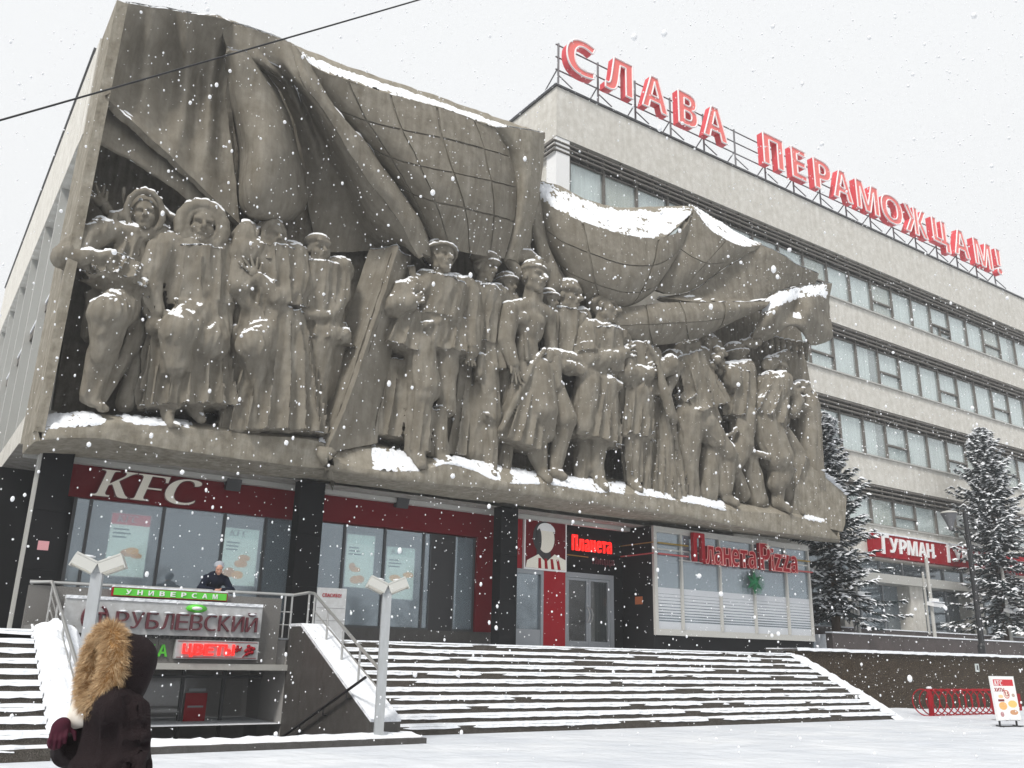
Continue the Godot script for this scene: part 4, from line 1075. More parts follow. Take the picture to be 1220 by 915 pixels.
	var ledge := [
		[V(2.15,6.56,-22.50), V(2.96,6.80,-22.50), V(4.84,7.01,-22.50), V(6.93,7.13,-22.50), V(9.06,7.24,-22.50), V(9.30,7.28,-22.50), V(10.52,7.34,-22.50), V(12.14,7.34,-22.50), V(13.58,7.29,-22.50), V(15.11,7.32,-22.50), V(17.07,7.37,-22.50), V(18.47,7.42,-22.50), V(20.70,7.41,-22.50), V(23.13,7.41,-22.50), V(25.77,7.41,-22.50), V(28.68,7.57,-22.50), V(31.01,7.42,-22.50)],
		[V(2.17,6.41,-21.50), V(2.99,6.65,-21.50), V(4.62,6.77,-21.50), V(6.62,6.88,-21.50), V(8.66,6.94,-21.50), V(8.90,6.93,-21.50), V(10.06,6.93,-21.50), V(11.61,6.85,-21.50), V(12.70,7.00,-21.50), V(14.44,6.92,-21.50), V(16.31,6.93,-21.50), V(17.64,6.97,-21.50), V(19.78,7.02,-21.50), V(22.09,7.01,-21.50), V(24.61,7.00,-21.50), V(27.38,7.12,-21.50), V(29.61,6.96,-21.50)],
		[V(2.17,6.13,-21.12), V(3.16,6.44,-21.08), V(4.54,6.56,-21.05), V(6.50,6.65,-21.05), V(8.51,6.75,-21.05), V(8.71,6.38,-21.05), V(9.89,6.28,-21.05), V(11.39,6.41,-21.05), V(12.44,6.72,-21.05), V(14.15,6.46,-21.05), V(15.97,6.62,-21.05), V(17.27,6.59,-21.05), V(19.36,6.68,-21.05), V(21.62,6.69,-21.05), V(24.08,6.68,-21.05), V(26.79,6.81,-21.05), V(28.97,6.72,-21.05)],
		[V(2.18,5.96,-21.00), V(3.13,6.26,-21.00), V(4.54,6.45,-20.98), V(6.49,6.56,-21.00), V(8.52,6.67,-21.00), V(8.74,6.31,-21.00), V(9.87,6.18,-20.98), V(11.36,6.33,-20.98), V(12.42,6.61,-21.00), V(14.10,6.37,-20.98), V(15.94,6.50,-21.00), V(17.22,6.47,-20.98), V(19.31,6.56,-21.00), V(21.56,6.57,-21.00), V(24.01,6.52,-21.00), V(26.71,6.65,-21.00), V(28.89,6.58,-21.00)],
		[V(2.20,5.81,-20.98), V(3.17,6.04,-21.00), V(4.54,6.04,-21.00), V(6.55,6.05,-21.02), V(8.57,6.11,-21.00), V(8.80,6.10,-21.00), V(9.88,6.04,-20.98), V(11.38,6.08,-21.00), V(12.79,6.16,-21.00), V(14.12,6.21,-21.00), V(15.67,6.20,-21.02), V(17.23,6.22,-21.00), V(19.30,6.21,-21.00), V(21.54,6.20,-21.00), V(23.98,6.14,-21.00), V(26.65,6.12,-21.00), V(29.59,6.17,-21.00)],
		[V(2.07,5.77,-21.15), V(3.20,5.98,-21.15), V(4.59,5.97,-21.15), V(6.62,5.99,-21.20), V(8.66,6.05,-21.20), V(8.89,6.04,-21.20), V(9.99,6.00,-21.20), V(11.50,6.03,-21.20), V(12.92,6.11,-21.20), V(14.26,6.13,-21.20), V(15.81,6.11,-21.20), V(17.39,6.13,-21.20), V(19.48,6.12,-21.20), V(21.74,6.11,-21.20), V(24.20,6.06,-21.20), V(26.90,6.07,-21.20), V(29.86,6.12,-21.20)],
		[V(2.00,5.71,-22.40), V(3.45,5.84,-22.40), V(4.90,5.88,-22.40), V(7.03,5.93,-22.40), V(9.18,6.01,-22.40), V(9.42,6.01,-22.40), V(10.57,6.02,-22.40), V(12.16,6.02,-22.40), V(13.66,6.02,-22.40), V(15.08,6.05,-22.40), V(16.71,6.04,-22.40), V(18.38,6.06,-22.40), V(20.57,6.09,-22.40), V(22.96,6.09,-22.40), V(25.56,6.09,-22.40), V(28.40,6.16,-22.40), V(31.54,6.27,-22.40)],
	]
	var m := MB.new()
	# back wall of the relief and the slab edge at its left end
	m.prism_z([Vector2(2.55, 6.30), Vector2(2.40, 14.08), Vector2(2.62, 18.11), Vector2(7.24, 19.08), Vector2(16.50, 19.51), Vector2(16.30, 14.14), Vector2(21.43, 14.08), Vector2(27.07, 15.34), Vector2(28.99, 16.30), Vector2(30.67, 16.01), Vector2(31.07, 15.55), Vector2(31.28, 14.39), Vector2(31.54, 12.72), Vector2(31.12, 9.34), Vector2(31.71, 6.59), Vector2(12.53, 6.35)], -23.5, -23.1)
	part(relief, "back_wall", m, M.relief2)
	m = MB.new()
	m.prism_z([Vector2(2.02, 5.98), Vector2(2.22, 5.98), Vector2(2.36, 17.1), Vector2(2.10, 17.1)], -23.5, -20.98)
	part(relief, "side_slab", m, M.ledge)
	var led := loft(ledge, 64, 20, 0.3, 0, 1, 0, 1, 0, 0.05)
	var lo := part(relief, "ledge", led, M.ledge)
	snow_cap(ledge, 50, 18, 0.0, 0.075, 0.12, 0.48, 3.0, lo)
	for q in [[0.09, 0.15], [0.245, 0.275], [0.378, 0.44], [0.46, 0.56], [0.57, 0.605], [0.62, 0.70], [0.695, 0.735], [0.745, 0.80], [0.80, 0.86], [0.955, 0.995]]:
		snow_cap(ledge, 50, 22, q[0], q[1], 0.10, 0.47, q[0] * 40.0, lo)
	flag("draped_flag", flag_left, 40, 40, M.relief, "great smooth flag spreading over the left group")
	flag("draped_flag", flag_under, 30, 16, M.relief, "lower layer of the left flag")
	flag("flag_fold", fold_bulge, 30, 36, M.relief, "rounded bulging fold of the left flag")
	flag("flag_fold", folds_dark, 40, 50, M.relief, "deep diagonal folds")
	flag("flag_fold", fold_ridge, 20, 50, M.relief, "pale diagonal ridge between the folds and the square flag")
	panelled("square_flag", flag_square, 5, 4, "bulging flag cast in square panels")
	var rim := flag("flag_rim", flag_rim, 48, 12, M.ledge, "sloping upper rim of the square flag, snow lying along it", 0.18, 2.0)
	snow_cap(flag_rim, 220, 22, 0.05, 1.0, 0.42, 0.95, 5.0, rim)
	flag("flag_roll", flag_roll, 20, 30, M.ledge, "pale rolled end of the square flag")
	flag("draped_beam", flag_plank, 24, 40, M.relief, "long straight draped edge slanting down to the ledge")
	panelled("windblown_banner", banner_a, 3, 3, "bellied banner with panel joints")
	panelled("windblown_banner", banner_b, 2, 2, "narrow banner fold under the snowy crest")
	flag("windblown_banner", banner_c, 24, 20, M.relief2, "torn banner with a jagged end")
	panelled("windblown_banner", banner_d, 4, 2, "lowest banner fold over the marching soldiers")
	flag("banner_tip", banner_tip, 26, 20, M.relief, "outermost banner tip with snow on its upper edge", 0.15, 0.6)
	flag("flag_fold", banner_fold, 12, 16, M.relief2)
	var bt := flag("banner_rim", banner_top, 40, 12, M.ledge, "snowy upper rim of the bellied banner", 0.15, 2.0)
	snow_cap(banner_top, 160, 26, 0.0, 1.0, 0.10, 0.98, 9.0, bt)
	bt = flag("banner_rim", banner_top_right, 30, 10, M.ledge, "snowy rim right of the banner crest", 0.15, 2.0)
	snow_cap(banner_top_right, 80, 20, 0.02, 1.0, 0.0, 0.95, 13.0, bt)
	snow_cap(banner_tip, 70, 20, 0.0, 0.95, 0.0, 0.30, 17.0, relief.get_node("banner_tip"))
	# blocks that close the right end
	m = MB.new()
	m.prism_z([Vector2(27.51, 8.38), Vector2(28.41, 8.83), Vector2(30.52, 7.96), Vector2(30.25, 6.78), Vector2(30.05, 6.47), Vector2(27.08, 6.62)], -22.6, -21.15)
	var eb := part(relief, "end_block", m, M.ledge)
	m = MB.new()
	for k in 40:
		var u := k / 39.0
		m.ball(V(lerpf(29.1, 30.5, u), lerpf(8.75, 8.0, u) + 0.02 * sin(k * 2.1), -21.8 + 0.3 * sin(k * 1.7)), V(0.22, 0.07, 0.55), 8, 4)
	stuff(part(eb, "snow", m, M.snow))
	relief_figures()

# ------------------------------------------------------------------ shops under the relief
func poster(called: String, label: String, c: Vector3, w: float, h: float, sd: int, head_word: String) -> Node3D:
	var t := thing(called, label, "poster", c)
	var im := Image.create(128, 192, false, Image.FORMAT_RGBA8)
	im.fill(Color(0.80, 0.90, 0.86))
	var rng := RandomNumberGenerator.new(); rng.seed = sd
	im.fill_rect(Rect2i(0, 0, 128, 34), Color(0.70, 0.12, 0.16) if sd % 2 else Color(0.72, 0.84, 0.8))
	for k in 3: im.fill_rect(Rect2i(10, 46 + 12 * k, 40 + rng.randi_range(0, 20), 5), Color(0.25, 0.35, 0.35))
	for k in 5:                           # printed pictures of food
		var cx := rng.randf_range(25, 105); var cy := rng.randf_range(80, 175); var rx := rng.randf_range(14, 26); var ry := rng.randf_range(8, 15)
		var col := Color(0.85, 0.55, 0.25).lerp(Color(0.55, 0.25, 0.12), rng.randf())
		for y in range(int(cy - ry), int(cy + ry)):
			for x in range(int(cx - rx), int(cx + rx)):
				if x < 0 or y < 0 or x > 127 or y > 191: continue
				if ((x - cx) / rx) ** 2 + ((y - cy) / ry) ** 2 < 1.0:
					im.set_pixel(x, y, col.lerp(Color(0.95, 0.85, 0.55), 0.5 + 0.5 * fold_noise.get_noise_2d(x * 0.35, y * 0.35 + sd)))
	var pm := StandardMaterial3D.new(); pm.albedo_texture = ImageTexture.create_from_image(im); pm.roughness = 0.5; pm.emission_enabled = true; pm.emission_texture = pm.albedo_texture; pm.emission = Color.WHITE; pm.emission_operator = BaseMaterial3D.EMISSION_OP_MULTIPLY; pm.emission_energy_multiplier = 0.75
	var q := QuadMesh.new(); q.size = Vector2(w - 0.04, h - 0.04)
	var b := MB.new(); b.box(V(0, 0, -0.02), V(w, h, 0.03)); part(t, "board", b, M.white)
	part(t, "print", q, pm, V(0, 0, 0.002))
	if head_word: part(t, "lettering", lettering(head_word, w * 0.5, h * 0.11, 0.01, font_serif, 0.2), M.white, V(-w * 0.1, h * 0.41, 0.008))
	return t

func floodlight(x: float, y: float, z: float, label: String):
	var t := thing("floodlight", label, "floodlight", V(x, y, z), "floodlights over the red fascia")
	var m := MB.new(); m.box(V(0, 0, 0.18), V(0.34, 0.26, 0.2), Basis(Vector3.RIGHT, 0.3)); m.box(V(0, 0, 0.30), V(0.38, 0.30, 0.04), Basis(Vector3.RIGHT, 0.3)); part(t, "housing", m, M.black)
	m = MB.new(); m.bar(V(-0.2, 0, 0.18), V(-0.2, 0.2, 0.0), 0.015, 5); m.bar(V(0.2, 0, 0.18), V(0.2, 0.2, 0.0), 0.015, 5); m.bar(V(-0.2, 0.2, 0.0), V(0.2, 0.2, 0.0), 0.015, 5); part(t, "bracket", m, M.iron)

func shop_fronts():
	var zf := -23.3
	var t := thing("chicken_shop_front", "glazed restaurant front with dark red fascia and tall panes beneath the relief", "shop front")
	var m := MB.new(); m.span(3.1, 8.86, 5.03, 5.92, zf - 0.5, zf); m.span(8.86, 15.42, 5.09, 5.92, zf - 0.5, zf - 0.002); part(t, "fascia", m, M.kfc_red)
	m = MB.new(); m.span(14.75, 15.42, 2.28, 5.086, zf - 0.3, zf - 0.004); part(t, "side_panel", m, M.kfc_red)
	m = MB.new(); m.span(3.1, 15.9, 1.9, 2.27, zf - 0.35, zf - 0.06); part(t, "dado", m, M.granite_grey)
	# tall panes
	for q in [[3.4, 3.75], [3.75, 5.46], [5.46, 7.0], [7.0, 8.1], [8.1, 8.9], [9.2, 10.4], [10.4, 11.66], [11.66, 12.95], [12.95, 13.2], [14.0, 14.72]]:
		m = MB.new(); m.span(q[0] - 0.035, q[0] + 0.035, 2.27, 5.06, zf - 0.2, zf - 0.1); m.span(q[1] - 0.03, q[1] + 0.03, 2.27, 5.06, zf - 0.2, zf - 0.101); m.span(q[0] + 0.035, q[1] - 0.03, 2.27, 2.33, zf - 0.2, zf - 0.1)
		var w := part(t, "window", m, M.frame_dark)
		m = MB.new(); m.span(q[0] + 0.035, q[1] - 0.03, 2.33, 5.05, zf - 0.16, zf - 0.145); part(w, "pane", m, M.shop_glass)
	m = MB.new(); m.span(13.2, 14.0, 2.27, 5.06, zf - 0.3, zf - 0.1); part(t, "dark_panel", m, M.black)
	m = MB.new(); m.span(3.08, 3.36, 2.27, 5.03, zf - 0.4, zf - 0.1); part(t, "dark_panel", m, M.granite_black)
	# simple interior: ceiling lamps off, counter and tables
	m = MB.new(); m.span(4.0, 14.0, 1.9, 3.0, -28.5, -28.0); m.span(4.5, 5.5, 2.6, 2.66, -25.5, -24.7); m.span(7.0, 8.0, 2.6, 2.66, -25.5, -24.7); m.span(10.5, 11.5, 2.6, 2.66, -25.5, -24.7); part(t, "counter", m, M.frame_brown)
	for l in [["K", 3.72, 4.62], ["F", 4.60, 5.38], ["C", 5.40, 6.22]]:
		var g := lettering(l[0], l[2] - l[1], 0.68, 0.05, font_serif, 0.28)
		part(t, "letter", g, M.cream, V((l[1] + l[2]) / 2, 5.42, zf + 0.055))
		part(t, "letter_edge", edge_tubes(g, 0.02, 0.011), M.maroon, V((l[1] + l[2]) / 2, 5.42, zf + 0.055))
	floodlight(7.0, 5.72, zf + 0.0, "black floodlight on the red fascia right of the cream lettering")
	floodlight(11.95, 5.80, zf + 0.0, "black floodlight on the red fascia just right of the second pillar's bay middle")
	poster("window_poster", "lit menu poster with red heading in the pane under the cream lettering", V(4.75, 4.02, zf - 0.3), 0.95, 1.55, 3, "KFC")
	poster("window_poster", "menu poster behind the man with the grey cap", V(7.55, 3.95, zf - 0.3), 0.95, 1.5, 4, "KFC")
	poster("window_poster", "menu poster with rows of food right of the second pillar", V(11.0, 4.1, zf - 0.3), 0.9, 1.5, 6, "")
	poster("window_poster", "menu poster with one sandwich behind the twin headed street lamp", V(12.3, 3.85, zf - 0.3), 0.95, 1.5, 8, "KFC")
	# recess with red wall and the second entrance
	var t2 := thing("red_entrance_wall", "bright red wall with a portrait panel beside the double door", "shop front")
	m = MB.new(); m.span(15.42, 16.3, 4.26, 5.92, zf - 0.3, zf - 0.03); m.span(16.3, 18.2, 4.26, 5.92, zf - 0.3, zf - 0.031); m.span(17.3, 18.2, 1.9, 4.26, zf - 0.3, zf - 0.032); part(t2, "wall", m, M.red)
	m = MB.new(); m.span(15.9, 16.0, 1.9, 4.256, zf - 0.2, zf); m.span(17.2, 17.3, 1.9, 4.256, zf - 0.2, zf); m.span(16.0, 17.2, 4.12, 4.256, zf - 0.2, zf); m.span(16.0, 17.2, 1.9, 2.42, zf - 0.2, zf - 0.02)
	var wd := part(t2, "window", m, M.frame_grey)
	m = MB.new(); m.span(16.0, 17.2, 2.42, 4.12, zf - 0.12, zf - 0.1); part(wd, "pane", m, M.shop_glass)
	m = MB.new(); m.span(15.42, 15.9, 2.28, 4.256, zf - 0.22, zf - 0.1); part(t2, "side_light", m, M.shop_glass)
	# panel with a plain bust in place of the chain's emblem
	var s := thing("portrait_sign", "square red sign with a white-framed black and white bust above the narrow window", "sign")
	m = MB.new(); m.span(16.46, 18.16, 4.25, 5.86, zf - 0.02, zf + 0.08); part(s, "frame", m, M.white)
	m = MB.new(); m.span(16.51, 18.11, 4.30, 5.81, zf + 0.08, zf + 0.09); part(s, "field", m, M.kfc_red)
	var fz := zf + 0.09
	var ring := func(cx: float, cy: float, rx: float, ry: float, a0: float, a1: float) -> Array:
		var r := []
		for k in 25:
			var a := lerpf(a0, a1, k / 24.0)
			r.append(Vector2(cx + rx * sin(a), cy + ry * cos(a)))
		return r
	m = MB.new(); m.prism_z(ring.call(17.22, 5.28, 0.44, 0.52, 0, TAU * 0.999), fz + 0.001, fz + 0.008); m.prism_z([Vector2(16.95, 4.95), Vector2(17.45, 4.95), Vector2(17.6, 4.32), Vector2(16.9, 4.32)], fz + 0.001, fz + 0.0079); part(s, "shadow_shape", m, M.black)
	m = MB.new(); m.prism_z(ring.call(17.30, 5.26, 0.34, 0.46, 0, TAU * 0.999), fz + 0.008, fz + 0.014); part(s, "head_shape", m, M.cream)
	m = MB.new(); m.prism_z([Vector2(16.51, 4.30), Vector2(16.56, 4.52), Vector2(17.0, 4.74), Vector2(17.3, 4.5), Vector2(17.65, 4.78), Vector2(18.11, 4.62), Vector2(18.11, 4.30)], fz + 0.009, fz + 0.015); part(s, "shirt_shape", m, M.cream)
	m = MB.new()
	for k in 4: m.prism_z([Vector2(17.0 + 0.26 * k, 4.30), Vector2(17.12 + 0.26 * k, 4.30), Vector2(17.10 + 0.24 * k, 4.62), Vector2(17.0 + 0.24 * k, 4.62)], fz + 0.015, fz + 0.02)
	part(s, "apron_stripe", m, M.red)
	m = MB.new(); m.prism_z(ring.call(17.30, 5.5, 0.36, 0.26, -PI * 0.5, PI * 0.5), fz + 0.014, fz + 0.018); part(s, "hair_shape", m, M.white)
	m = MB.new(); m.prism_z(ring.call(17.02, 5.2, 0.1, 0.36, 0, TAU * 0.999), fz + 0.014, fz + 0.0185); part(s, "line_shape", m, M.black)
	# double door
	var zd := -23.5
	var d := thing("double_door", "grey framed glass double door between the red wall and the black granite wall", "door")
	m = MB.new(); m.span(18.22, 20.4, 4.14, 4.30, zd - 0.1, zd + 0.02); m.span(18.22, 18.38, 1.9, 4.138, zd - 0.1, zd + 0.02); m.span(20.24, 20.4, 1.9, 4.138, zd - 0.1, zd + 0.02); part(d, "frame", m, M.frame_grey)
	for k in 2:
		var x0 := 18.385 + 0.93 * k
		m = MB.new(); m.span(x0, x0 + 0.09, 1.92, 4.13, zd - 0.08, zd); m.span(x0 + 0.83, x0 + 0.92, 1.92, 4.13, zd - 0.08, zd); m.span(x0 + 0.09, x0 + 0.83, 1.92, 2.12, zd - 0.08, zd); m.span(x0 + 0.09, x0 + 0.83, 4.05, 4.13, zd - 0.08, zd)
		var lf := part(d, "door_leaf", m, M.frame_grey)
		m = MB.new(); m.span(x0 + 0.09, x0 + 0.83, 2.12, 4.05, zd - 0.05, zd - 0.035); part(lf, "pane", m, M.clear_glass)
		var hx := x0 + (0.86 if k == 0 else 0.06)
		m = MB.new(); m.path([V(hx, 2.7, zd), V(hx, 2.75, zd + 0.07), V(hx + 0.05, 2.95, zd + 0.09), V(hx, 3.15, zd + 0.07), V(hx, 3.2, zd)], 0.018, 6); part(lf, "handle", m, M.steel)
	m = MB.new(); m.span(18.2, 20.85, 4.30, 5.92, zd - 0.3, zd - 0.05); m.span(20.4, 20.85, 1.9, 4.3, zd - 0.3, zd - 0.05)
	var w2 := thing("black_entrance_wall", "polished black granite wall around the double door, returning to the glazed pizzeria", "wall")
	part(w2, "back_panel", m, M.granite_black)
	m = MB.new(); m.span(20.85, 21.0, 1.9, 5.90, zd - 0.3, -22.06); part(w2, "side_panel", m, M.granite_black)
	m = MB.new(); m.span(20.83, 20.848, 3.35, 3.60, -22.9, -22.55); part(w2, "orange_sticker", m, mat(lin(0.45, 0.14, 0.05)))
	var n := thing("neon_sign", "glowing red word over the double door", "sign")
	part(n, "lettering", lettering("Планета", 1.72, 0.52, 0.05, font_bold), M.neon_red, V(19.45, 5.28, zd + 0.03))
	part(n, "second_line", lettering("Пицца", 0.95, 0.30, 0.04, font_bold), M.maroon, V(19.95, 4.72, zd + 0.02))
	m = MB.new(); m.bar(V(18.4, 4.86, zd), V(19.3, 4.84, zd), 0.02, 5); part(n, "gold_line", m, M.gold)
	var lamp := OmniLight3D.new(); lamp.name = "neon_light"; add_child(lamp); lamp.position = V(19.45, 5.25, zd + 0.3); lamp.light_color = Color(1.0, 0.15, 0.1); lamp.light_energy = 0.05; lamp.light_size = 0.3; lamp.omni_range = 20.0; lamp.omni_attenuation = 2.0; lamp.shadow_enabled = true

func pizza_shop():
	var zf := -22.0
	var t := thing("glazed_pizzeria", "projecting glazed box of a pizzeria with frosted stripes on its lower panes", "shop front")
	var m := MB.new(); m.span(21.0, 29.0, 1.9, 2.36, -24.0, zf - 0.08); part(t, "dado", m, M.granite_black)
	m = MB.new()
	m.span(20.86, 28.95, 2.365, 2.56, zf - 0.12, zf + 0.05); m.span(20.86, 28.95, 5.70, 5.90, zf - 0.12, zf + 0.05)
	m.span(20.86, 21.0, 2.56, 5.70, -22.06, zf + 0.04)
	part(t, "frame", m, M.frame_light)
	m = MB.new(); m.span(21.0, 29.0, 5.9, 5.95, -24, zf - 0.2); m.span(21.0, 29.0, 5.0, 5.9, -24.1, -24.0); part(t, "box_top", m, M.soffit)
	m = MB.new(); m.span(28.93, 29.0, 1.9, 5.9, -24.1, zf - 0.02); part(t, "end_glass_wall", m, M.shop_glass)
	m = MB.new(); m.span(21.05, 28.9, 2.0, 5.85, -25.5, -25.3); part(t, "inner_wall", m, M.curtain)
	var xs := [21.0, 22.12, 24.0, 25.75, 27.55, 28.88]
	for i in 5:
		var x0: float = xs[i]; var x1: float = xs[i + 1]
		m = MB.new(); m.span(x1 - 0.04, x1 + 0.04, 2.56, 5.70, zf - 0.08, zf + 0.07)
		m.span(x0 + 0.04, x1 - 0.04, 5.12, 5.17, zf - 0.06, zf + 0.03)
		var w := part(t, "window", m, M.frame_light)
		m = MB.new(); m.span(x0 + 0.0, x1 - 0.04, 2.56, 5.70, zf - 0.03, zf - 0.02); part(w, "pane", m, M.shop_glass)
		m = MB.new()
		var y := 2.56
		for k in 11:
			var hgt: float = [0.24, 0.03, 0.04, 0.05, 0.06, 0.065, 0.075, 0.08, 0.085, 0.095, 0.20][k]
			m.span(x0 + 0.02, x1 - 0.05, y, y + hgt, zf - 0.017, zf - 0.010)
			y += hgt + [0.05, 0.05, 0.045, 0.035, 0.03, 0.03, 0.025, 0.02, 0.016, 0.012, 0][k]
		part(w, "frosted_stripe", m, M.frost)
	var s := thing("pizzeria_sign", "red box letters across the upper panes of the projecting pizzeria", "sign")
	part(s, "letter", lettering("П", 0.55, 0.98, 0.14, font_bold), M.red, V(22.82, 5.32, zf + 0.16))
	var cx := 23.10
	for ch in ["л", "а", "н", "е", "т", "а"]:
		var g := lettering(ch, 0.40, 0.62, 0.14, font_bold)
		part(s, "letter", g, M.red, V(cx + 0.21, 5.10, zf + 0.16)); part(s, "letter_edge", edge_tubes(g, 0.05, 0.013), M.pale_red, V(cx + 0.21, 5.10, zf + 0.16))
		cx += 0.435
	cx = 25.92
	for ch in ["P", "i", "z", "z", "a"]:
		var w: float = {"P": 0.56, "i": 0.14}.get(ch, 0.40)
		var h: float = {"P": 0.95, "i": 0.80}.get(ch, 0.62)
		var g := lettering(ch, w, h, 0.14, font_bold)
		part(s, "letter", g, M.red, V(cx + w / 2, 4.79 + h / 2, zf + 0.16)); part(s, "letter_edge", edge_tubes(g, 0.05, 0.013), M.pale_red, V(cx + w / 2, 4.79 + h / 2, zf + 0.16))
		cx += w + 0.04
	m = MB.new(); m.bar(V(21.0, 5.34, zf + 0.10), V(22.4, 5.34, zf + 0.10), 0.03, 6); m.bar(V(27.6, 5.30, zf + 0.10), V(28.9, 5.30, zf + 0.10), 0.03, 6); m.bar(V(20.8, 5.34, zf + 0.08), V(20.8, 5.34, -23.6), 0.02, 6); part(s, "gold_tube", m, M.gold)
	m = MB.new(); m.bar(V(21.0, 4.98, zf + 0.10), V(22.4, 4.98, zf + 0.10), 0.03, 6); m.bar(V(27.6, 4.90, zf + 0.10), V(29.0, 4.90, zf + 0.10), 0.03, 6); m.bar(V(20.8, 4.98, zf + 0.08), V(20.8, 4.98, -23.7), 0.025, 6); part(s, "red_tube", m, M.dull_red)
	m = MB.new(); m.bar(V(22.0, 5.15, zf + 0.04), V(28.0, 5.15, zf + 0.04), 0.025, 6); m.bar(V(22.0, 4.84, zf + 0.04), V(28.0, 4.84, zf + 0.04), 0.025, 6); part(s, "rail", m, M.steel)
	var st := thing("star_ornament", "green tinsel star hanging in the pizzeria window below the red letters", "ornament", V(25.65, 4.32, zf + 0.14))
	m = MB.new()
	for k in 6:
		var a := TAU * k / 6.0; var b := TAU * (k + 0.5) / 6.0; var c := TAU * (k - 0.5) / 6.0
		var tip := V(sin(a), cos(a), 0) * 0.44; var s1 := V(sin(b), cos(b), 0) * 0.21; var s2 := V(sin(c), cos(c), 0) * 0.21; var mid := V(0, 0, 0.12)
		m.tri(mid, tip, s1); m.tri(mid, s2, tip); m.tri(-mid, s1, tip); m.tri(-mid, tip, s2)
	part(st, "star", m, M.tinsel)
	m = MB.new()
	for k in 160:
		var a := k * 2.399; var r := 0.36 * sqrt(k / 160.0)
		m.bar(V(sin(a) * r, cos(a) * r, 0.05), V(sin(a) * (r + 0.08), cos(a) * (r + 0.08), 0.12 + 0.03 * sin(k)), 0.006, 3)
	stuff(part(st, "tinsel", m, M.tinsel))
	m = MB.new(); m.bar(V(0, 0.4, 0), V(0, 0.95, 0), 0.006, 4); part(st, "string", m, M.iron)
	var s2 := thing("snowflake_ornament", "small white star hung above the red letters", "ornament", V(26.3, 5.62, zf + 0.3))
	m = MB.new()
	for k in 5: m.bar(Vector3.ZERO, V(sin(TAU * k / 5.0), cos(TAU * k / 5.0), 0) * 0.16, 0.03, 5, 0.005)
	part(s2, "star", m, M.cream)

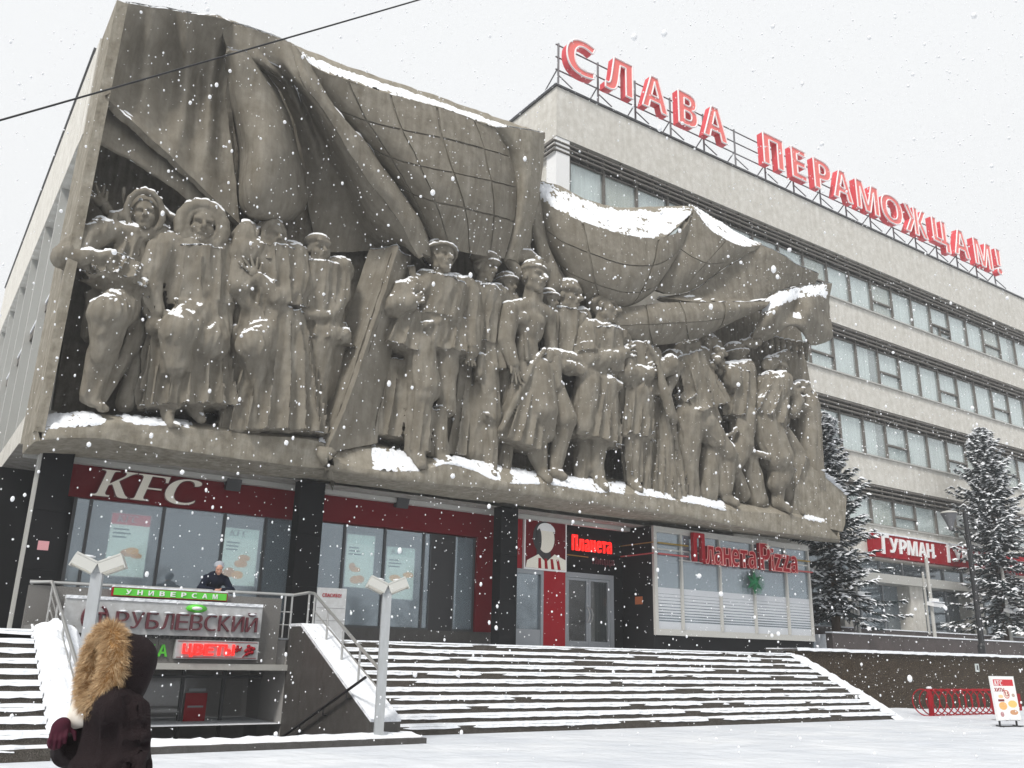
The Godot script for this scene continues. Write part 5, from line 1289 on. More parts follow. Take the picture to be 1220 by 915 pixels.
func basement_entrance():
	var zf := -21.0
	var t := thing("balcony_parapet", "grey stone parapet over the basement shop entrance, metal handrail on top", "parapet")
	var m: MB
	for k in 4:
		var x0 := 2.45 + 1.35 * k
		m = MB.new(); m.span(x0, x0 + 1.342, 1.2, 2.80, zf - 0.15, zf); part(t, "stone_panel", m, M.granite_light)
	m = MB.new(); m.path([V(2.45, 2.87, zf - 0.05), V(8.15, 2.90, zf - 0.05)], 0.035, 8)
	for x in [2.5, 4.4, 6.3, 7.95, 8.12]: m.bar(V(x, 1.9, zf - 0.06), V(x, 2.88, zf - 0.06), 0.025, 6)
	m.bar(V(7.87, 2.5, zf - 0.06), V(8.15, 2.5, zf - 0.06), 0.015, 5); m.bar(V(7.87, 2.2, zf - 0.06), V(8.15, 2.2, zf - 0.06), 0.015, 5)
	part(t, "handrail", m, M.steel)
	# the well: side walls, lintel, back, floor and descending steps
	var w := thing("stairwell_wall", "dark granite side wall of the basement stairs, its top sloping beside the wide steps", "wall")
	for q in [[-21.0, -20.0], [-20.0, -18.8], [-18.8, -17.6], [-17.6, -16.35]]:
		var top := func(z: float) -> float: return 2.16 if z < -20.3 else lerpf(2.16, 0.34, (z + 20.3) / 3.95)
		var pts := [Vector2(q[0] + 0.006, -2.2), Vector2(q[1] - 0.006, -2.2), Vector2(q[1] - 0.006, top.call(q[1])), Vector2(q[0] + 0.006, top.call(q[0]))]
		if q[0] < -20.5: pts = [Vector2(-20.994, -2.2), Vector2(-20.006, -2.2), Vector2(-20.006, top.call(-20.0)), Vector2(-20.3, 2.16), Vector2(-20.994, 2.16)]
		m = MB.new(); m.prism_x(pts, 8.09, 8.72); part(w, "granite_slab", m, M.granite_grey)
	m = MB.new(); m.prism_x([Vector2(-21.0, 2.164), Vector2(-20.28, 2.164), Vector2(-16.36, 0.344), Vector2(-16.34, 0.40), Vector2(-20.26, 2.23), Vector2(-21.0, 2.23)], 8.08, 8.73); stuff(part(w, "snow", m, M.snow))
	var w2 := thing("stairwell_wall", "low left wall of the basement stairs, buried in snow under the thin railing", "wall")
	m = MB.new(); m.prism_x([Vector2(-21.0, -2.2), Vector2(-15.7, -2.2), Vector2(-15.7, 0.25), Vector2(-19.6, 2.0), Vector2(-21.0, 2.0)], 2.47, 3.2); part(w2, "wall", m, M.granite_light)
	stuff(part(w2, "snow", snow_ramp(2.44, 3.22, -15.6, 0.26, -19.7, 2.06, 0.26, 7.0), M.snow))
	m = MB.new(); m.span(3.2, 8.09, -2.3, -2.2, -23.5, -16.75); structure("basement_floor", m, M.granite_grey)
	m = MB.new()
	for k in 10: m.span(3.2, 8.09, -2.2, -0.16 - 0.2 * k, -17.15 - 0.34 * k, -16.8 - 0.34 * k)
	var bs := thing("basement_steps", "stone steps going down to the basement shop behind the snow bank", "staircase")
	part(bs, "flight", m, M.granite_grey)
	var bw := thing("basement_shop_front", "dark glazed basement shop front under the grey sign board", "shop front")
	m = MB.new(); m.span(3.2, 8.09, 1.17, 1.30, zf - 2.2, zf + 0.10); part(bw, "lintel", m, M.frame_light)
	m = MB.new(); m.span(3.2, 8.09, 1.30, 1.85, zf - 2.0, zf - 0.155); m.span(2.6, 9.2, -2.4, 1.17, -23.6, -23.5); m.span(2.6, 3.19, -2.4, 1.5, -23.5, -21.01); m.span(8.10, 8.7, -2.4, 1.5, -23.5, -21.01); m.span(3.19, 8.10, -2.4, -2.31, -23.5, -21.0); part(bw, "back_wall", m, M.dark)
	for k in 5:
		var x0 := 3.25 + 0.96 * k
		m = MB.new(); m.span(x0, x0 + 0.07, -2.2, 1.17, -22.5, -22.4); m.span(x0 + 0.07, x0 + 0.96, 0.95, 1.02, -22.5, -22.4); m.span(x0 + 0.07, x0 + 0.96, -2.2, -2.0, -22.5, -22.4)
		var fr := part(bw, "door_leaf", m, M.frame_dark)
		m = MB.new(); m.span(x0 + 0.07, x0 + 0.96, -2.0, 0.95, -22.46, -22.45); part(fr, "pane", m, M.clear_glass)
	var rp := thing("door_poster", "small red poster on the dark basement door", "poster")
	m = MB.new(); m.span(6.25, 6.75, -0.10, 0.62, -22.39, -22.37); part(rp, "sheet", m, M.red)
	m = MB.new(); m.span(6.3, 6.7, 0.66, 0.72, -22.39, -22.37); m.span(6.32, 6.68, 0.3, 0.34, -22.37, -22.365); part(rp, "print", m, M.frame_grey)
	# signs on the parapet
	var s := thing("grocery_sign", "wide grey sign board with dark maroon letters on the parapet", "sign")
	m = MB.new(); m.span(3.15, 7.34, 1.88, 2.56, zf + 0.003, zf + 0.16); part(s, "board", m, M.board_grey)
	m = MB.new(); m.span(3.15, 7.34, 2.563, 2.63, zf + 0.003, zf + 0.18); stuff(part(s, "snow", m, M.snow))
	var word := "РУБЛЕВСКИЙ"
	var cx := 4.15
	for i in 10:
		var g := lettering(word[i], 0.265, 0.34 if i < 9 else 0.42, 0.07, font_plain)
		var o := part(s, "letter", g, M.maroon, V(cx + 0.14, 2.17 + (0.04 if i == 9 else 0.0), zf + 0.20))
		m = MB.new(); m.ball(V(0, 0.18, 0.02), V(0.10, 0.025, 0.05), 8, 4); stuff(part(o, "snow", m, M.snow))
		cx += 0.312
	m = MB.new()
	for k in 22:
		var a := lerpf(0.5, 5.6, k / 22.0); var b := lerpf(0.5, 5.6, (k + 1) / 22.0)
		m.bar(V(3.75 + 0.24 * sin(a), 2.19 + 0.27 * cos(a), zf + 0.20), V(3.75 + 0.24 * sin(b), 2.19 + 0.27 * cos(b), zf + 0.20), 0.035, 6)
	m.bar(V(3.72, 2.28, zf + 0.20), V(3.98, 2.28, zf + 0.20), 0.03, 6); m.bar(V(3.86, 2.28, zf + 0.20), V(3.86, 2.0, zf + 0.20), 0.03, 6)
	part(s, "round_emblem", m, M.maroon)
	m = MB.new(); m.ball(V(5.82, 2.47, zf + 0.2), V(0.24, 0.09, 0.05), 14, 6); part(s, "leaf_emblem", m, M.green_sign)
	m = MB.new(); m.ball(V(5.82, 2.47, zf + 0.225), V(0.13, 0.045, 0.05), 12, 6); part(s, "leaf_centre", m, M.white)
	part(s, "small_print", lettering("СЕМЕЙНЫЕ ПРОДУКТЫ", 3.0, 0.10, 0.02, font_bold), M.black, V(5.75, 1.86 - 0.02, zf + 0.03))
	var s2 := thing("supermarket_sign", "long green sign with spaced white letters and red edge, on top of the grey board", "sign")
	m = MB.new(); m.span(4.03, 6.49, 2.66, 2.84, zf + 0.02, zf + 0.16); part(s2, "edge", m, M.red)
	m = MB.new(); m.span(4.05, 6.47, 2.675, 2.825, zf + 0.16, zf + 0.165); part(s2, "panel", m, M.green_sign)
	m = MB.new(); m.span(4.03, 6.49, 2.843, 2.88, zf + 0.02, zf + 0.17); stuff(part(s2, "snow", m, M.snow))
	word = "УНИВЕРСАМ"
	for i in 9: part(s2, "letter", lettering(word[i], 0.11, 0.10, 0.015, font_bold), M.white, V(4.35 + 0.232 * i, 2.75, zf + 0.175))
	var s3 := thing("flower_sign", "silver sign board with red glowing letters and two red roses", "sign")
	m = MB.new(); m.span(5.48, 7.34, 1.40, 1.80, zf + 0.02, zf + 0.14); part(s3, "board", m, M.board_grey)
	m = MB.new(); m.span(5.52, 7.30, 1.425, 1.435, zf + 0.14, zf + 0.15); m.span(5.52, 7.30, 1.765, 1.775, zf + 0.14, zf + 0.15); part(s3, "border", m, M.red)
	word = "ЦВЕТЫ"
	for i in 5: part(s3, "letter", lettering(word[i], 0.215, 0.24 if i else 0.28, 0.05, font_bold), M.neon_red, V(5.74 + 0.232 * i, 1.60 - (0.02 if i == 0 else 0.0), zf + 0.175))
	for q in [[6.86, 1.63, 0.07], [7.12, 1.60, 0.11]]:
		m = MB.new()
		for k in 9:
			var a := k * 2.4; var r: float = q[2] * sqrt(k / 9.0)
			m.ball(V(q[0] + r * cos(a), q[1] + r * sin(a) * 1.0, zf + 0.17), V(q[2] * 0.45, q[2] * 0.4, 0.03), 7, 4)
		m.bar(V(q[0], q[1], zf + 0.15), V(q[0] - q[2] * 1.2, q[1] - q[2] * 1.4, zf + 0.15), 0.012, 5)
		part(s3, "rose", m, M.red)
	var s4 := thing("green_letters_sign", "green letters on dark stone behind the fur hooded walker", "sign")
	word = "АПТЕКА"
	for i in 6: part(s4, "letter", lettering(word[i], 0.20, 0.25, 0.04, font_bold), M.green_sign, V(3.95 + 0.26 * i, 1.56, zf + 0.03))
	m = MB.new(); m.span(3.28, 3.52, 1.62, 1.84, zf + 0.003, zf + 0.05); m.span(3.3, 3.36, 1.36, 1.6, zf + 0.003, zf + 0.04); m.span(3.40, 3.46, 1.36, 1.5, zf + 0.003, zf + 0.04); part(s4, "green_cross", m, M.green_sign)
	# snow bank and kerb in front of the well
	m = MB.new()
	for i in 40:
		for j in 6:
			var p := []
			for e in [[0, 0], [1, 0], [1, 1], [0, 1]]:
				var x := lerpf(2.9, 8.9, (i + e[0]) / 40.0); var z := lerpf(-16.8, -15.65, (j + e[1]) / 6.0)
				var k := sin(PI * (j + e[1]) / 6.0)
				p.append(V(x, 0.02 + 0.14 * maxf(k, 0.75 if j + e[1] > 3 and j + e[1] < 6 else 0.0) + 0.05 * fold_noise.get_noise_2d(x * 2.0, z * 2.0), z))
			m.quad(p[0], p[1], p[2], p[3])
	var kb := thing("entrance_kerb", "low stone kerb under a snow bank in front of the basement stairs", "kerb")
	stuff(part(kb, "snow", m, M.snow))
	m = MB.new(); m.span(2.9, 8.9, -0.1, 0.10, -16.0, -15.62); part(kb, "kerb_stone", m, M.granite_grey)
	# railings
	var r := thing("stair_railing", "steel railing with posts on the snowy slope beside the wide steps", "railing")
	m = MB.new(); m.path([V(8.15, 2.90, zf - 0.05), V(8.4, 2.96, -20.75), V(8.4, 2.92, -20.4), V(8.4, 1.20, -16.55)], 0.035, 8); part(r, "handrail", m, M.steel)
	m = MB.new(); m.bar(V(8.4, 2.55, -20.4), V(8.4, 0.82, -16.5), 0.018, 6); part(r, "mid_rail", m, M.steel)
	for z in [-20.7, -20.35, -19.5, -18.6, -17.7, -16.65]:
		var yb: float = 2.2 if z < -20.3 else lerpf(2.2, 0.38, (z + 20.3) / 3.95)
		m = MB.new(); m.bar(V(8.4, yb - 0.05, z), V(8.4, 2.92 if z < -20.3 else lerpf(2.92, 1.20, (z + 20.4) / 3.85), z), 0.025, 6); part(r, "post", m, M.steel)
	var r2 := thing("side_railing", "thin steel railing with slanting bars running down beside the left steps", "railing")
	m = MB.new(); m.path([V(2.45, 2.85, -21.0), V(2.85, 2.88, -20.95), V(2.85, 1.12, -16.2)], 0.035, 8); part(r2, "handrail", m, M.steel)
	for k in 5:
		var z := -20.8 + 1.1 * k
		m = MB.new(); m.bar(V(2.85, lerpf(2.0, 0.3, clampf((z + 19.6) / 3.9, 0, 1)), z), V(2.85, 2.88 - 1.76 * (z + 20.95) / 4.75, z), 0.022, 6); part(r2, "post", m, M.steel)
	m = MB.new()
	for k in 3: m.bar(V(2.85, 2.65 - 0.22 * k, -20.9), V(2.85, 0.9 - 0.2 * k, -16.3), 0.014, 5)
	part(r2, "thin_rail", m, M.steel)
	var r3 := thing("wall_handrail", "black handrail slanting down the dark stairwell wall", "handrail")
	m = MB.new(); m.bar(V(7.98, 1.15, -16.5), V(7.98, -0.75, -22.0), 0.03, 8); part(r3, "rail", m, M.black)
	for z in [-17.3, -18.4, -19.6]:
		m = MB.new(); m.path([V(7.98, 1.15 - 0.345 * (-16.5 - z), z), V(7.98, 1.0 - 0.345 * (-16.5 - z), z), V(8.09, 1.0 - 0.345 * (-16.5 - z), z)], 0.015, 5); part(r3, "bracket", m, M.black)

# ------------------------------------------------------------------ street furniture and trees
func trough(m: MB, glass: MB, sgn: float, y: float):
	# one tilted lamp trough of the twin headed street lamp
	var b := Basis(Vector3.BACK, sgn * 0.42)
	var c := V(sgn * 0.21, y, 0)
	m.box(c + b * V(0, 0.12, 0), V(0.36, 0.03, 0.30), b)
	m.box(c + b * V(sgn * 0.175, 0.0, 0), V(0.02, 0.22, 0.30), b); m.box(c + b * V(-sgn * 0.175, 0.02, 0), V(0.02, 0.18, 0.30), b)
	m.box(c + b * V(0, 0.0, -0.14), V(0.33, 0.20, 0.02), b); m.box(c + b * V(0, 0.02, 0.14), V(0.33, 0.16, 0.02), b)
	glass.box(c + b * V(0, -0.06, 0), V(0.32, 0.04, 0.25), b)

func lamps():
	for q in [[V(8.13, 0, -16.1), "grey street lamp with two tilted white troughs in front of the wide steps"], [V(2.78, 0, -15.75), "grey street lamp with two tilted white troughs behind the fur hooded walker"]]:
		var t := thing("street_lamp", q[1], "street lamp", q[0], "twin headed street lamps", -20)
		var m := MB.new(); m.box(V(0, 1.42, 0), V(0.17, 2.84, 0.17)); m.box(V(0, 0.03, 0), V(0.30, 0.06, 0.30)); part(t, "post", m, M.post_grey)
		for s in [-1.0, 1.0]:
			m = MB.new(); var g := MB.new(); trough(m, g, s, 2.86)
			var hd := part(t, "lamp_trough", m, M.lamp_white); part(hd, "diffuser", g, M.cream)
		m = MB.new(); m.box(V(0, 2.80, 0), V(0.24, 0.10, 0.2)); part(t, "bracket", m, M.post_grey)
		m = MB.new(); m.ball(V(-0.2, 2.99, 0), V(0.14, 0.03, 0.11), 10, 5); m.ball(V(0.22, 2.99, 0), V(0.12, 0.025, 0.10), 10, 5); stuff(part(t, "snow", m, M.snow))
	var t := thing("lantern_post", "tall black lantern post with one bell lamp in front of the right spruce", "street lamp", V(38.7, 2.05, -20.98))
	var m := MB.new(); m.lathe(Vector3.ZERO, [Vector2(0.16, 0), Vector2(0.16, 0.4), Vector2(0.10, 0.5), Vector2(0.075, 6.1)], 10); m.bar(V(0.22, 0.2, 0), V(0.16, 6.0, 0), 0.05, 8); part(t, "post", m, M.black)
	m = MB.new(); m.path([V(0, 4.6, 0), V(-0.3, 5.1, 0), V(-0.8, 5.3, 0), V(-1.2, 5.2, 0), V(-1.25, 5.4, 0)], 0.03, 6); m.path([V(0, 5.0, 0), V(0.4, 5.3, 0), V(0.9, 5.3, 0)], 0.03, 6); part(t, "arm", m, M.black)
	m = MB.new(); m.lathe(V(-1.25, 5.35, 0), [Vector2(0.06, -0.2), Vector2(0.12, 0.0), Vector2(0.22, 0.25), Vector2(0.34, 0.52)], 14); part(t, "lamp_bowl", m, M.iron)
	m = MB.new(); m.lathe(V(-1.25, 5.88, 0), [Vector2(0.37, 0.0), Vector2(0.30, 0.08), Vector2(0.01, 0.14)], 14); part(t, "lamp_cap", m, M.frame_light)
	var labels := ["pale pole with a floodlight tray left of the red shop sign, before the left spruce", "pale pole with a floodlight tray under the gap between the shop sign's two words", "pale pole with a floodlight tray right of the black lantern post"]
	var px := [34.5, 40.2, 47.0]
	for k in 3:
		var p := thing("floodlight_pole", labels[k], "pole", V(px[k], 2.7, -23.9), "pale poles with floodlight trays")
		m = MB.new(); m.bar(V(0, 0, 0), V(0, 3.75, 0), 0.085, 8); part(p, "pole", m, M.frame_light)
		m = MB.new(); m.bar(V(0.75, 0.3, -0.7), V(0.75, 3.2, -0.7), 0.06, 8); part(p, "second_pole", m, M.frame_light)
		m = MB.new(); m.box(V(0.2, 1.62, 0.1), V(0.9, 0.16, 0.34), Basis(Vector3.RIGHT, 0.25)); m.box(V(0.1, 1.78, 0.1), V(0.5, 0.2, 0.2)); part(p, "floodlight_tray", m, M.white)
		m = MB.new(); m.box(V(0.2, 1.72, 0.16), V(0.85, 0.04, 0.3)); stuff(part(p, "snow", m, M.snow))

func spruce(label: String, at: Vector3, hgt: float, rad: float, sd: int):
	var t := thing("spruce_tree", label, "tree", at, "snowy spruces before the office wing")
	var rng := RandomNumberGenerator.new(); rng.seed = sd
	var m := MB.new()
	m.bar(V(0, -0.1, 0), V(0.05, hgt * 0.5, 0), 0.2, 9, 0.11); m.bar(V(0.05, hgt * 0.5, 0), V(0.02, hgt * 0.97, 0), 0.11, 7, 0.02)
	part(t, "trunk", m, M.wood)
	var wood := MB.new(); var nd := MB.new(); var sn := MB.new()
	var y := hgt * 0.13
	while y < hgt * 0.985:
		var f := (y - hgt * 0.13) / (hgt * 0.87)
		var nb := 7 if f < 0.75 else 6
		var a0 := rng.randf() * TAU
		for k in nb:
			var a := a0 + TAU * k / nb + rng.randf_range(-0.25, 0.25)
			var ln := rad * pow(1.0 - f, 0.8) * rng.randf_range(0.55, 1.22) * (0.85 + 0.3 * absf(sin(y * 2.3))) + 0.12
			var d := V(cos(a), 0, sin(a)); var sd2 := V(-sin(a), 0, cos(a))
			var slope := lerpf(-0.55, 0.45, f) + rng.randf_range(-0.1, 0.1)
			var segs := 7
			var pts := []
			for s in segs + 1:
				var u := s / float(segs)
				pts.append(V(0.03, y, 0) + d * ln * u + V(0, ln * (slope * u + 0.22 * u * u - 0.05 * sin(u * 3.0)), 0))
			for s in segs: wood.bar(pts[s], pts[s + 1], 0.03 * (1.0 - f * 0.6) * (1.1 - s / float(segs)), 4, 0.03 * (1.0 - f * 0.6) * (1.0 - s / float(segs)))
			for s in range(1, segs + 1):
				var u := s / float(segs)
				for q in 5:
					var base: Vector3 = (pts[s - 1] as Vector3).lerp(pts[s], rng.randf())
					for side: float in [-1.0, 1.0]:
						var tl := (0.16 + 0.50 * (1.0 - u) * minf(1.0, ln / 1.5)) * rng.randf_range(0.6, 1.15)
						var td := (d * rng.randf_range(0.45, 0.95) + sd2 * side * rng.randf_range(0.4, 0.9) + V(0, rng.randf_range(-0.75, 0.12), 0)).normalized()
						var e := base + td * tl
						var wv: Vector3 = td.cross(V(rng.randf_range(-1, 1), 1, rng.randf_range(-1, 1))).normalized() * 0.05
						var up := wv.cross(td).normalized() * 0.05
						nd.tri(base - wv, e, base + wv)
						nd.tri(base - up, e, base + up)
						for nn in 3:
							var b0 := base.lerp(e, 0.25 + 0.25 * nn)
							var sp := (td + wv.normalized() * rng.randf_range(-1.3, 1.3) + V(0, rng.randf_range(-0.4, 0.2), 0)).normalized() * 0.11
							nd.tri(b0, b0 + sp, b0 + td * 0.05)
						if rng.randf() < 0.30 + 0.16 * u:
							var c := base.lerp(e, rng.randf_range(0.3, 0.8)) + V(0, 0.03, 0)
							var sr := rng.randf_range(0.03, 0.12)
							var st := V(td.x, td.y * 0.6, td.z).normalized()
							var sw := st.cross(Vector3.UP).normalized()
							var p0 := c - st * sr * 1.8; var p1 := c + sw * sr; var p2 := c + st * sr * 2.2; var p3 := c - sw * sr; var tp := c + V(0, sr * 0.55, 0)
							sn.tri(p0, tp, p1); sn.tri(p1, tp, p2); sn.tri(p2, tp, p3); sn.tri(p3, tp, p0)
		y += lerpf(0.40, 0.22, f) * rng.randf_range(0.8, 1.2)
	var cr2 := part(t, "crown", nd, M.needle)
	part(cr2, "branches", wood, M.wood)
	stuff(part(cr2, "snow", sn, M.snow_cap))

func spruces():
	spruce("dark snowy spruce half hidden behind the right end of the relief", V(33.5, 2.7, -24.3), 9.9, 2.7, 5)
	spruce("dark snowy spruce at the right edge behind the black lantern post", V(47.5, 2.7, -24.3), 11.4, 2.9, 9)

func small_things():
	# notice board at the top of the railing
	var t := thing("notice_stand", "tall grey notice stand with small red lettering behind the railing", "sign", V(9.25, 1.9, -21.35), "", -10)
	var m := MB.new(); m.box(V(0, 0.62, 0), V(0.74, 1.24, 0.05)); part(t, "panel", m, M.board_grey)
	m = MB.new(); m.box(V(0, 0.75, 0.026), V(0.70, 0.008, 0.004)); m.box(V(0, 0.45, 0.026), V(0.70, 0.008, 0.004)); part(t, "joint", m, M.frame_dark)
	part(t, "lettering", lettering("СПАСИБО!", 0.48, 0.09, 0.01, font_bold), M.red, V(0, 1.06, 0.032))
	# cable
	var c := thing("overhead_cable", "thin black overhead cable crossing the sky at the upper left", "cable")
	m = MB.new()
	var pts := []
	for k in 21:
		var u := k / 20.0
		var p := V(lerpf(-5.5, 9.5, u), lerpf(1.43, 13.75, u), -8.0 )
		p.y = 5.95 + (p.x - 0.07) * 0.8212 - 0.25 * u * (1 - u)
		pts.append(p)
	m.path(pts, 0.009, 6); part(c, "wire", m, M.black)
	# coiled bicycle rack
	var r := thing("bicycle_rack", "red coiled metal bicycle rack standing in the snow before the pebbledash wall", "bicycle rack", V(29.4, 0.0, -17.9))
	m = MB.new(); m.bar(V(0, 0, 0), V(0, 0.86, 0), 0.085, 10); part(r, "post", m, M.red)
	m = MB.new(); m.ball(V(0, 0.88, 0), V(0.1, 0.05, 0.1), 10, 5); stuff(part(r, "snow", m, M.snow))
	m = MB.new(); m.bar(V(3.6, 0, 0.2), V(3.6, 0.86, 0.2), 0.085, 10); part(r, "post", m, M.red)
	m = MB.new(); m.bar(V(0, 0.8, 0), V(3.6, 0.8, 0.2), 0.03, 8); part(r, "top_rail", m, M.red)
	pts = []
	for k in 260:
		var a := k * TAU / 22.0
		pts.append(V(-0.55 + 4.6 * k / 259.0 + 0.10 * cos(a), 0.42 + 0.42 * sin(a), 0.36 * cos(a) + 0.05 * k / 259.0))
	m = MB.new(); m.path(pts, 0.022, 6); part(r, "coil", m, M.red)
	# pavement board
	var b := thing("menu_board", "white pavement menu board with red heading standing on the snow", "sign", V(26.7, 0.0, -13.99), "", -8)
	m = MB.new(); m.box(V(0, 0.76, 0), V(1.0, 1.18, 0.06), Basis(Vector3.RIGHT, -0.06)); part(b, "panel", m, M.white)
	var im := Image.create(200, 236, false, Image.FORMAT_RGBA8); im.fill(Color(0.93, 0.93, 0.92))
	im.fill_rect(Rect2i(12, 14, 176, 36), Color(0.78, 0.12, 0.18))
	for q in [[62, 160, 36, 22, Color(0.92, 0.62, 0.32)], [150, 150, 40, 20, Color(0.90, 0.72, 0.35)], [150, 196, 36, 14, Color(0.72, 0.45, 0.30)], [170, 102, 14, 10, Color(0.6, 0.5, 0.5)], [112, 96, 26, 24, Color(0.72, 0.1, 0.18)], [112, 96, 21, 19, Color(0.93, 0.9, 0.9)], [42, 206, 16, 14, Color(0.6, 0.35, 0.45)], [56, 108, 22, 10, Color(0.9, 0.75, 0.55)]]:
		for y in 236:
			for x in 200:
				if ((x - q[0]) / float(q[2])) ** 2 + ((y - q[1]) / float(q[3])) ** 2 < 1.0:
					im.set_pixel(x, y, (q[4] as Color).lerp(Color(0.98, 0.9, 0.7), clampf(0.3 + 0.6 * fold_noise.get_noise_2d(x * 0.2, y * 0.2), 0, 1)))
	im.fill_rect(Rect2i(28, 124, 54, 12), Color(0.45, 0.08, 0.12))
	var pm := StandardMaterial3D.new(); pm.albedo_texture = ImageTexture.create_from_image(im); pm.roughness = 0.5
	var qm := QuadMesh.new(); qm.size = Vector2(0.96, 1.14)
	var pr := part(b, "print", qm, pm, V(0, 0.76, 0.034)); pr.rotation.x = -0.06
	for w in [["KFC", 0.34, 0.14, V(-0.22, 1.17, 0.012), M.white, font_serif], ["ХИТЫ", 0.42, 0.10, V(-0.22, 0.985, 0.022), M.red, font_bold], ["1,5", 0.17, 0.13, V(0.06, 0.865, 0.032), M.red, font_bold]]:
		var l := part(b, "lettering", lettering(w[0], w[1], w[2], 0.006, w[5], 0.15 if w[0] == "KFC" else 0.0), w[4], w[3]); l.rotation.x = -0.06
	m = MB.new()
	for x in [-0.36, 0.36]:
		m.bar(V(x, 0.16, 0), V(x, 0.03, 0), 0.03, 6); m.bar(V(x - 0.12, 0.02, 0.2), V(x + 0.12, 0.02, -0.2), 0.018, 6)
	m.bar(V(-0.5, 0.02, 0.1), V(0.5, 0.02, 0.1), 0.018, 6); part(b, "stand", m, M.black)
	var w := thing("parked_machine", "red and dark object cut off by the right edge behind the menu board", "barrier", V(29.7, 0, -15.6))
	m = MB.new(); m.box(V(0.1, 0.55, 0), V(0.9, 0.5, 0.5)); m.box(V(0.1, 0.84, 0), V(0.7, 0.1, 0.4)); part(w, "red_body", m, M.red)
	m = MB.new(); m.box(V(0.1, 0.28, 0), V(0.8, 0.06, 0.4)); m.bar(V(-0.25, 0, 0.15), V(-0.25, 0.3, 0.15), 0.04, 6); m.bar(V(0.45, 0, 0.15), V(0.45, 0.3, 0.15), 0.04, 6); m.bar(V(-0.25, 0, -0.15), V(-0.25, 0.3, -0.15), 0.04, 6); m.bar(V(0.45, 0, -0.15), V(0.45, 0.3, -0.15), 0.04, 6); part(w, "dark_base", m, M.black)
	var v := thing("wall_vent", "small pale green plate on the pebbledash wall", "vent", V(37.8, 1.55, -20.79))
	m = MB.new(); m.box(V(0, 0, 0), V(0.26, 0.32, 0.04)); part(v, "plate", m, M.curtain)
	m = MB.new(); m.box(V(0, 0, 0.022), V(0.1, 0.2, 0.01)); part(v, "slot", m, M.frame_dark)
	for q in [[2.72, 3.72, "pink sticker on the black pillar nearest the left edge of the parapet"], [0.35, 3.35, "pink sticker on the black pillar at the far left edge"]]:
		var st := thing("sticker", q[2], "sticker", V(q[0], q[1], -22.19)); m = MB.new(); m.box(Vector3.ZERO, V(0.22, 0.2, 0.006)); part(st, "sheet", m, mat(lin(0.6, 0.3, 0.32)))

func falling_snow():
	var mm := MultiMesh.new(); mm.transform_format = MultiMesh.TRANSFORM_3D
	var s := SphereMesh.new(); s.radius = 1.0; s.height = 2.0; s.radial_segments = 6; s.rings = 3
	s.material = M.flake
	mm.mesh = s; mm.instance_count = 38000
	var rng := RandomNumberGenerator.new(); rng.seed = 77
	for i in 38000:
		var p := V(rng.randf_range(-3, 42), rng.randf_range(0.2, 27), rng.randf_range(-20.5, -1.4))
		var r := 0.0048 + 0.013 * pow(rng.randf(), 3.0)
		if p.length() < 5.0: r *= 0.6
		var b := Basis.from_euler(V(rng.randf() * 3, rng.randf() * 3, rng.randf() * 3)).scaled(V(r, r * rng.randf_range(1.0, 1.7), r))
		mm.set_instance_transform(i, Transform3D(b, p))
	var o := MultiMeshInstance3D.new(); o.name = "falling_snowflakes"; o.multimesh = mm; add_child(o)
	tag(o, "loose white snowflakes falling all through the air before the facade", "snowfall"); stuff(o)

# ------------------------------------------------------------------ people
func far_trees():
	# bare trees on the far side of the street, which the shop windows mirror
	var m := MB.new()
	var rng := RandomNumberGenerator.new(); rng.seed = 21
	for k in 46:
		var b := V(-70 + 4.2 * k + rng.randf_range(-1, 1), 0, rng.randf_range(38, 50))
		var h := rng.randf_range(6, 11)
		m.bar(b, b + V(0, h, 0), 0.22, 5, 0.05)
		for q in 26:
			var y := rng.randf_range(0.25, 0.95) * h; var a := rng.randf() * TAU; var l := (h - y) * rng.randf_range(0.3, 0.6) + 0.6
			var c := b + V(0, y, 0); var e := c + V(cos(a) * l, l * 0.9, sin(a) * l)
			m.bar(c, e, 0.07, 4, 0.02)
			for w in 4: m.bar(c.lerp(e, 0.3 + 0.2 * w), c.lerp(e, 0.3 + 0.2 * w) + V(rng.randf_range(-1, 1), rng.randf_range(0, 1), rng.randf_range(-1, 1)), 0.03, 3, 0.01)
	var o := part(self, "far_tree_belt", m, M.wood)
	tag(o, "bare dark trees across the street, mirrored in the shop windows", "trees"); stuff(o)

func people():
	walker()
	leaning_man()

func coat_noise() -> FastNoiseLite:
	var n := FastNoiseLite.new(); n.seed = 3; n.frequency = 2.4; n.fractal_octaves = 3
	return n

